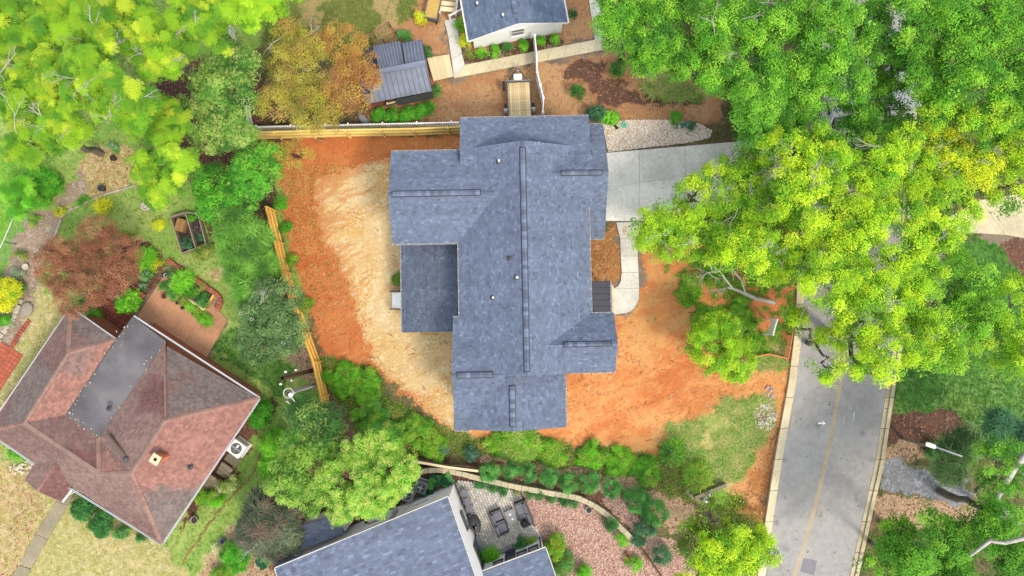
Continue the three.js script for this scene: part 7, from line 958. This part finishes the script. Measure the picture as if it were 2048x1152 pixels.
// garden of the old house
const gp = [
  ['leafy_shrub', 'big-leaved bright plant beside the red paving of the courtyard', 258, 606, 22, 0.9, { cols: C.bright, leaf: 'big', size: 0.36, heads: 3 }], ['leafy_shrub', 'green plant against the north eave of the old house', 190, 632, 12, 0.8, { cols: C.green, leaf: 'broad' }], ['leafy_shrub', 'dark green plant at the north corner of the old house', 168, 612, 12, 0.7, { cols: C.dark, leaf: 'broad' }],
  ['leafy_shrub', 'grassy green perennials beside the red maple', 292, 518, 17, 0.6, { cols: C.bright, leaf: 'strap', size: 0.36, per: 5 }], ['leafy_shrub', 'yellow perennial clump next to the white flowers', 312, 532, 13, 0.5, { cols: C.yellow, leaf: 'broad' }], ['flower_patch', 'white flowers at the foot of the red maple, larger patch', 292, 549, 15, 0.4, { cols: C.hedge, blossomCols: [[255, 255, 250]], bl: 0.5, bs: 0.12 }], ['flower_patch', 'white flowers at the corner of the short brick wall', 284, 571, 9, 0.35, { cols: C.dark, blossomCols: [[255, 255, 250]], bl: 0.6, bs: 0.12 }], ['flower_patch', 'yellow flowers at the top of the brick edging', 252, 474, 12, 0.4, { cols: C.weed, blossomCols: [[250, 220, 40]], bl: 0.6, bs: 0.12 }], ['leafy_shrub', 'grey-green clump below the yellow flowers', 268, 496, 10, 0.4, { cols: C.sage }],
  ['leafy_shrub', 'silver-green plant at the head of the planting bed', 345, 548, 14, 0.5, { cols: C.sage, leaf: 'fine' }], ['leafy_shrub', 'strappy lime plant in the middle of the planting bed', 366, 564, 17, 0.6, { cols: C.bright, leaf: 'strap', size: 0.42, per: 5 }], ['leafy_shrub', 'bright green carpet plant in the planting bed', 382, 588, 16, 0.4, { cols: C.green, leaf: 'fine' }], ['leafy_shrub', 'green plant at the pale timber corner of the planting bed', 410, 600, 15, 0.5, { cols: C.hedge }], ['leafy_shrub', 'yellow-green plant at the back of the planting bed', 402, 574, 12, 0.4, { cols: C.olive, leaf: 'fine' }], ['leafy_shrub', 'potted green plants at the patio side of the planting bed, upper', 346, 590, 12, 0.5, { cols: C.hedge, leaf: 'broad' }], ['leafy_shrub', 'potted lime plants at the patio side of the planting bed, middle', 365, 600, 12, 0.5, { cols: C.olive, leaf: 'broad' }], ['leafy_shrub', 'bright green pot plant by the two black pots', 380, 614, 10, 0.5, { cols: C.bright, leaf: 'broad' }], ['leafy_shrub', 'dark green plant below the pale timber corner', 396, 624, 12, 0.5, { cols: C.weed }], ['leafy_shrub', 'round lime plant on the corner of the brown patio', 412, 639, 13, 0.6, { cols: C.bright, leaf: 'broad' }], ['leafy_shrub', 'green plant by the terracotta bowl', 330, 575, 11, 0.5, { cols: C.hedge, leaf: 'broad' }],
  ['leafy_shrub', 'mixed yellow-green plant at the south end of the planting frame', 405, 505, 20, 0.7, { cols: C.olive, leaf: 'broad', heads: 3 }], ['leafy_shrub', 'grey-blue herbs inside the planting frame', 376, 484, 14, 0.4, { cols: C.teal, leaf: 'fine' }], ['leafy_shrub', 'blue-green herbs in the narrow half of the planting frame', 402, 478, 9, 0.4, { cols: C.teal, leaf: 'fine' }], ['leafy_shrub', 'lime-leaved plant at the top of the planting frame', 386, 437, 8, 0.5, { cols: C.bright, leaf: 'broad' }],
  ['leafy_shrub', 'big yellow bush at the western edge beside the fieldstones', 8, 588, 34, 1.6, { cols: C.yellow, leaf: 'broad', size: 0.28, heads: 5 }], ['leafy_shrub', 'green skirt of plants under the yellow western bush', 12, 640, 18, 0.6, { cols: C.green, leaf: 'broad', heads: 2 }], ['round_shrub', 'yellow-green shrub by the chain-link fence', 40, 514, 12, 0.7, { cols: C.olive }], ['round_shrub', 'silver-grey shrub beside the white stone bowl', 36, 545, 14, 0.6, { cols: [[190, 200, 170], [150, 168, 130]] }], ['round_shrub', 'small green ball shrub on the bare path', 44, 575, 10, 0.5, { cols: C.hedge }], ['leafy_shrub', 'bright green plant row on the bare path edge', 120, 422, 10, 0.4, { cols: C.yellow, leaf: 'broad' }], ['leafy_shrub', 'green plant at the pale timber bend', 168, 402, 11, 0.5, { cols: C.green, leaf: 'broad' }], ['leafy_shrub', 'spiky lime plant alone on the garden lawn', 206, 411, 10, 0.3, { cols: C.yellow, leaf: 'strap', size: 0.4, per: 3 }], ['leafy_shrub', 'leafy green bush at the corner of the bright lawn', 88, 372, 36, 1.4, { cols: C.green, leaf: 'broad', heads: 5, size: 0.26 }], ['leafy_shrub', 'weedy green plant by the top of the chain-link fence', 66, 440, 12, 0.5, { cols: C.weed }], ['leafy_shrub', 'feathery yellow sprig alone on the garden lawn', 318, 450, 9, 0.3, { cols: C.yellow, leaf: 'feather', size: 0.3, per: 3 }], ['flower_patch', 'white flowers on the straw under the feathery tree', 226, 296, 11, 0.3, { cols: C.hedge, blossomCols: [[255, 255, 250]], bl: 0.5, bs: 0.12 }],
  ['leafy_shrub', 'dark evergreen bush along the south eave of the old house, upper', 172, 1012, 26, 1.3, { cols: C.dark, heads: 4, leaf: 'broad', size: 0.22 }], ['leafy_shrub', 'dark evergreen bush along the south eave of the old house, middle', 205, 1042, 26, 1.3, { cols: C.dark, heads: 4, leaf: 'broad', size: 0.22 }], ['leafy_shrub', 'pale-flowered bush at the south corner of the old house', 246, 1062, 18, 0.9, { cols: C.hedge, heads: 2, blossomCols: [[225, 225, 215]], bl: 0.1 }], ['leafy_shrub', 'small dark plant nearest the south corner of the old house', 285, 1072, 12, 0.6, { cols: C.dark }], ['leafy_shrub', 'green strip of plants by the west eave of the old house', 40, 905, 18, 0.6, { cols: C.green, heads: 2 }],
  ['leafy_shrub', 'green bush below the dark hatch of the old house', 415, 995, 22, 1.0, { cols: C.weed, heads: 3, leaf: 'broad' }], ['leafy_shrub', 'variegated pale bush beside the stone steps', 458, 972, 19, 0.9, { cols: [[214, 220, 150], [160, 186, 90], [120, 156, 70]], heads: 3, leaf: 'broad' }], ['leafy_shrub', 'lime bush between the hatch bush and the lawn', 440, 1003, 15, 0.8, { cols: C.bright, heads: 2, leaf: 'broad' }], ['leafy_shrub', 'glossy green shrub beside the east corner of the old house', 523, 826, 26, 1.2, { cols: C.green, heads: 4, leaf: 'broad', size: 0.22 }], ['leafy_shrub', 'lime-green shrub on the west flank of the olive privet', 545, 885, 30, 1.6, { cols: C.bright, heads: 4, leaf: 'broad' }], ['leafy_shrub', 'second lime-green shrub lower on the west flank of the olive privet', 548, 930, 28, 1.6, { cols: C.bright, heads: 4, leaf: 'broad' }], ['leafy_shrub', 'cream-leaved weed near the blue tub', 432, 1096, 9, 0.4, { cols: [[225, 225, 180], [200, 205, 150]] }],
  ['leafy_shrub', 'leafy lime thicket at the south edge below the juniper', 480, 1110, 34, 1.2, { cols: C.green, heads: 5, leaf: 'broad' }], ['leafy_shrub', 'second leafy thicket right at the south edge', 450, 1150, 28, 1.0, { cols: C.weed, heads: 4, leaf: 'broad' }], ['leafy_shrub', 'yellow-green thicket beside the juniper and hosta', 512, 1085, 22, 1.0, { cols: C.bright, heads: 3, leaf: 'broad' }],
  // along the new fences and the lot's south edge
  ['vine_patch', 'green creeper between the upper golden fence and clay, top', 562, 408, 15, 0.6, { cols: C.green, heads: 3 }], ['vine_patch', 'green creeper between the upper golden fence and clay, middle', 572, 455, 13, 0.5, { cols: C.green, heads: 3 }], ['vine_patch', 'green creeper between the upper golden fence and clay, bottom', 584, 520, 13, 0.5, { cols: C.weed, heads: 3 }], ['vine_patch', 'creeper strip beside the grey-green flowering tree', 612, 610, 14, 0.6, { cols: C.weed, heads: 3 }],
  ['weed_bush', 'bright green weed patch at the end of the golden fence', 690, 758, 34, 1.0, { cols: C.bright, heads: 6, leaf: 'broad' }], ['weed_bush', 'bright green weed patch touching the sandy ground', 730, 775, 32, 1.0, { cols: C.bright, heads: 6, leaf: 'broad' }], ['weed_bush', 'dark weed thicket between the bright patch and blooming privet', 745, 830, 34, 1.1, { cols: C.hedge, heads: 6, leaf: 'broad' }], ['weed_bush', 'green weed mound at the foot of the sandy ground', 838, 858, 30, 1.0, { cols: C.weed, heads: 6, leaf: 'broad' }], ['weed_bush', 'green weed mound beside the low timber fence', 790, 868, 28, 1.0, { cols: C.hedge, heads: 5, leaf: 'broad' }], ['weed_bush', 'mixed weed mound right behind the low timber fence', 870, 895, 24, 0.8, { cols: C.weed, heads: 4, leaf: 'broad' }],
  ['flowering_shrub', 'blue-flowered weed over the low timber fence', 942, 905, 16, 0.8, { cols: C.teal, blossomCols: [[190, 200, 240]], bl: 0.3 }], ['flowering_shrub', 'smaller blue-flowered weed farther west on the timber fence', 885, 903, 11, 0.6, { cols: C.teal, blossomCols: [[190, 200, 240]], bl: 0.25 }], ['weed_bush', 'weed clump with a yellow top near the south bay of the house', 1000, 885, 26, 0.8, { cols: C.weed, heads: 4, leaf: 'broad' }], ['weed_bush', 'pale grassy weed clump below the south bay of the house', 1045, 888, 28, 0.9, { cols: C.straw.concat(C.bright), heads: 5, leaf: 'strap', size: 0.4, per: 5 }], ['weed_bush', 'green weed clump past the south bay corner', 1105, 905, 26, 0.8, { cols: C.weed, heads: 4, leaf: 'broad' }], ['weed_bush', 'lime weed mound at the middle of the clay edge', 1185, 912, 30, 0.9, { cols: C.bright, heads: 5, leaf: 'broad' }], ['weed_bush', 'lime weed mound at the eastern clay edge', 1240, 922, 30, 0.9, { cols: C.bright, heads: 5, leaf: 'broad' }], ['weed_bush', 'green weed mound before the rough grass dip', 1292, 940, 28, 0.9, { cols: C.green, heads: 4, leaf: 'broad' }], ['weed_bush', 'dark green grass clump at the clay corner', 1345, 905, 16, 0.7, { cols: C.dark, leaf: 'strap', size: 0.4, per: 5, heads: 2 }],
  ['weed_bush', 'spreading weed patch west of the leaning bare trunk', 1378, 585, 25, 0.5, { cols: C.weed, heads: 6, leaf: 'broad' }], ['weed_bush', 'pale flowering weeds beside the twigs of the bare trunk', 1385, 558, 16, 0.6, { cols: C.straw, heads: 3, leaf: 'broad' }], ['weed_bush', 'dark weed patch south of the leaning bare trunk', 1480, 635, 34, 0.55, { cols: C.weed, heads: 5, leaf: 'broad' }], ['weed_bush', 'green weed patch between bare trunk and young tree', 1410, 640, 26, 0.5, { cols: C.weed, heads: 4, leaf: 'broad' }], ['weed_bush', 'low weed patch next to the white sign frame', 1510, 690, 26, 0.5, { cols: C.weed, heads: 4, leaf: 'broad' }], ['weed_bush', 'weed patch under the trees north of the bare trunk', 1430, 530, 30, 0.5, { cols: C.weed, heads: 5, leaf: 'broad' }],
  ['weed_bush', 'weedy green clump behind the culvert headwall', 1392, 950, 22, 0.4, { cols: C.olive, heads: 4, leaf: 'strap', size: 0.4, per: 5 }], ['weed_bush', 'small dark weed beside the covered patio', 797, 558, 10, 0.4, { cols: C.olive, leaf: 'fine' }], ['leafy_shrub', 'low green shrubs at the foot of the street lamp', 1870, 905, 20, 0.9, { cols: C.hedge, heads: 3, leaf: 'broad' }],
];
for (const [n, l, x, y, r, h, o] of gp) bush(n, l, x, y, r * (n === 'weed_bush' ? 1.02 : 1), h * (n === 'weed_bush' ? 0.62 : 1), n === 'weed_bush' ? { ...o, heads: 18, loose: true, size: o.size ?? 0.2, cols: o.cols.concat(C.weed) } : o, n.includes('flower_patch') ? 'flowers' : n.includes('weed') ? 'weeds' : n.includes('vine') ? 'creeper' : 'shrub');

// ---------- grass, weeds and litter nobody could count ----------
seedR(1990);
function sow(name, kinds, n, geo, mat, make, x0 = -37, x1 = 37, z0 = -24, z1 = 19.5) { const L = []; let tries = 0; while (L.length < n && tries++ < n * 400) { const x = RR(x0, x1), z = RR(z0, z1), k = kindAt(x, z, 1); if (!kinds.includes(k)) continue; const d = make(x, z, k); if (d) L.push(d); } return scatter(name, geo, mat, L); }
const gr = (cols, s0, s1) => (x, z) => { const c = mix(cols); return { p: V(x, groundY(x, z), z), ry: R() * 6.28, s: RR(s0, s1), c: A(c[0], c[1], c[2], 1.6 * RR(0.85, 1.15)) }; };
sow('grass', [K.lawn], 11000, LEAF.grass[0], leafMat, gr([[140, 168, 74], [118, 150, 58], [176, 184, 104]], 0.05, 0.1));
sow('dry_grass', [K.dry, K.straw], 7000, LEAF.grass[1], leafMat, gr([[208, 198, 138], [178, 180, 96], [228, 214, 172]], 0.06, 0.13));
sow('green_grass', [K.bright, K.deep], 7000, LEAF.grass[0], leafMat, (x, z, k) => gr(k === K.bright ? [[128, 190, 54], [156, 208, 76]] : [[84, 138, 50], [112, 160, 66], [62, 116, 46]], 0.06, 0.12)(x, z));
sow('tall_grass', [K.wild], 2200, LEAF.grass[1], leafMat, (x, z) => fbm(x * 0.8, z * 0.8, 2) > 0.36 ? gr([[184, 184, 108], [142, 176, 76], [108, 160, 60], [206, 198, 134]], 0.12, 0.28)(x, z) : null);
sow('weeds', [K.weeds], 4600, LEAF.broad[1], leafMat, gr([[98, 150, 46], [74, 118, 42], [140, 168, 66], [176, 166, 90]], 0.1, 0.28));
sow('weeds', [K.mixed], 3600, LEAF.broad[0], leafMat, (x, z) => sstep(fbm(x * 0.45, z * 0.45, 3) * 0.55 + fbm(x * 2.3 + 11, z * 2.3, 3) * 0.45, 0.44, 0.53) > 0.4 ? gr(C.weed, 0.09, 0.22)(x, z) : null);
sow('undergrowth', [K.floor], 4600, LEAF.broad[2], leafMat, gr([[82, 116, 50], [110, 140, 60], [60, 92, 42], [128, 110, 70]], 0.12, 0.3), 12, 37);
sow('undergrowth', [K.mulch], 1500, LEAF.broad[2], leafMat, gr([[60, 100, 46], [80, 124, 54]], 0.08, 0.18), -18, -9, -24, 6);
sow('patchy_grass', [K.patchy], 4200, LEAF.grass[0], leafMat, (x, z) => fbm(x * 0.45, z * 0.45, 3) < 0.55 ? gr([[134, 146, 70], [112, 130, 56]], 0.06, 0.12)(x, z) : null);
const flat = new THREE.PlaneGeometry(1, 0.6, 2, 1).rotateX(-Math.PI / 2); { const p = flat.attributes.position; for (let i = 0; i < p.count; i++) { if (Math.abs(p.getX(i)) < 0.1) p.setY(i, 0.18); } flat.computeVertexNormals(); }
const bit = (cols, s0, s1) => (x, z) => { const c = mix(cols); return { p: V(x, groundY(x, z) + 0.025, z), ry: R() * 6.28, rx: RR(-0.4, 0.4), rz: RR(-0.4, 0.4), s: RR(s0, s1), c: A(c[0], c[1], c[2], RR(0.85, 1.15)) }; };
sow('fallen_leaves', [K.clay], 1500, flat, leafMat, (x, z) => R() < sstep(-z, -3, 9) ? bit([[238, 214, 120], [226, 190, 96], [205, 150, 80]], 0.07, 0.13)(x, z) : null, -18, -11, -11, 2);
sow('fallen_leaves', [K.lawn, K.dry, K.path], 1300, flat, leafMat, bit([[226, 220, 130], [214, 190, 110]], 0.05, 0.1), -36, -14);
sow('fallen_leaves', [K.litter, K.mulch, K.straw], 5200, flat, leafMat, bit([[200, 164, 120], [168, 128, 94], [222, 198, 156], [136, 102, 78]], 0.06, 0.14));
sow('wood_chips', [K.chips], 6500, flat, std(0xffffff), bit([[222, 186, 166], [196, 150, 130], [170, 118, 102], [238, 212, 194]], 0.05, 0.12));
sow('fallen_leaves', [K.pave], 150, flat, leafMat, (x, z) => { const d = bit([[216, 190, 120], [190, 160, 100], [160, 140, 100]], 0.06, 0.12)(x, z); d.p.y = 0.06; return d; }, 5, 30);
sow('twigs', [K.clay, K.mixed, K.sand], 420, new THREE.CylinderGeometry(0.02, 0.012, 1, 4).rotateZ(Math.PI / 2), std(0xffffff), (x, z) => ({ p: V(x, groundY(x, z) + 0.03, z), ry: R() * 6.28, s: V(RR(0.15, 0.5), 1, 1), c: A(...pick([[210, 170, 120], [150, 100, 66], [240, 220, 190]])) }), -17, 20);
const clod = new THREE.IcosahedronGeometry(0.5, 0);
sow('soil_clods', [K.clay, K.ditch, K.mixed, K.bed], 3800, clod, std(0xffffff), (x, z, k) => { const c = k === K.bed ? mix([[190, 130, 76], [226, 176, 120]]) : mix([[236, 150, 86, 3], [214, 120, 62, 2], [250, 200, 140, 1], [250, 236, 220, 0.3]]); return { p: V(x, groundY(x, z) + 0.01, z), ry: R() * 6, rx: R() * 6, s: V(RR(0.03, 0.12), RR(0.03, 0.07), RR(0.03, 0.1)), c: A(c[0], c[1], c[2], RR(0.85, 1.1)) }; }, -18, 22);
sow('soil_clods', [K.sand], 1400, clod, std(0xffffff), (x, z) => { const c = mix([[250, 226, 172, 2], [226, 180, 112, 2], [255, 250, 240, 0.4]]); return { p: V(x, groundY(x, z) + 0.01, z), ry: R() * 6, rx: R() * 6, s: V(RR(0.03, 0.1), RR(0.03, 0.06), RR(0.03, 0.09)), c: A(c[0], c[1], c[2], RR(0.85, 1.1)) }; }, -18, 0);
renderer.render(scene, camera);
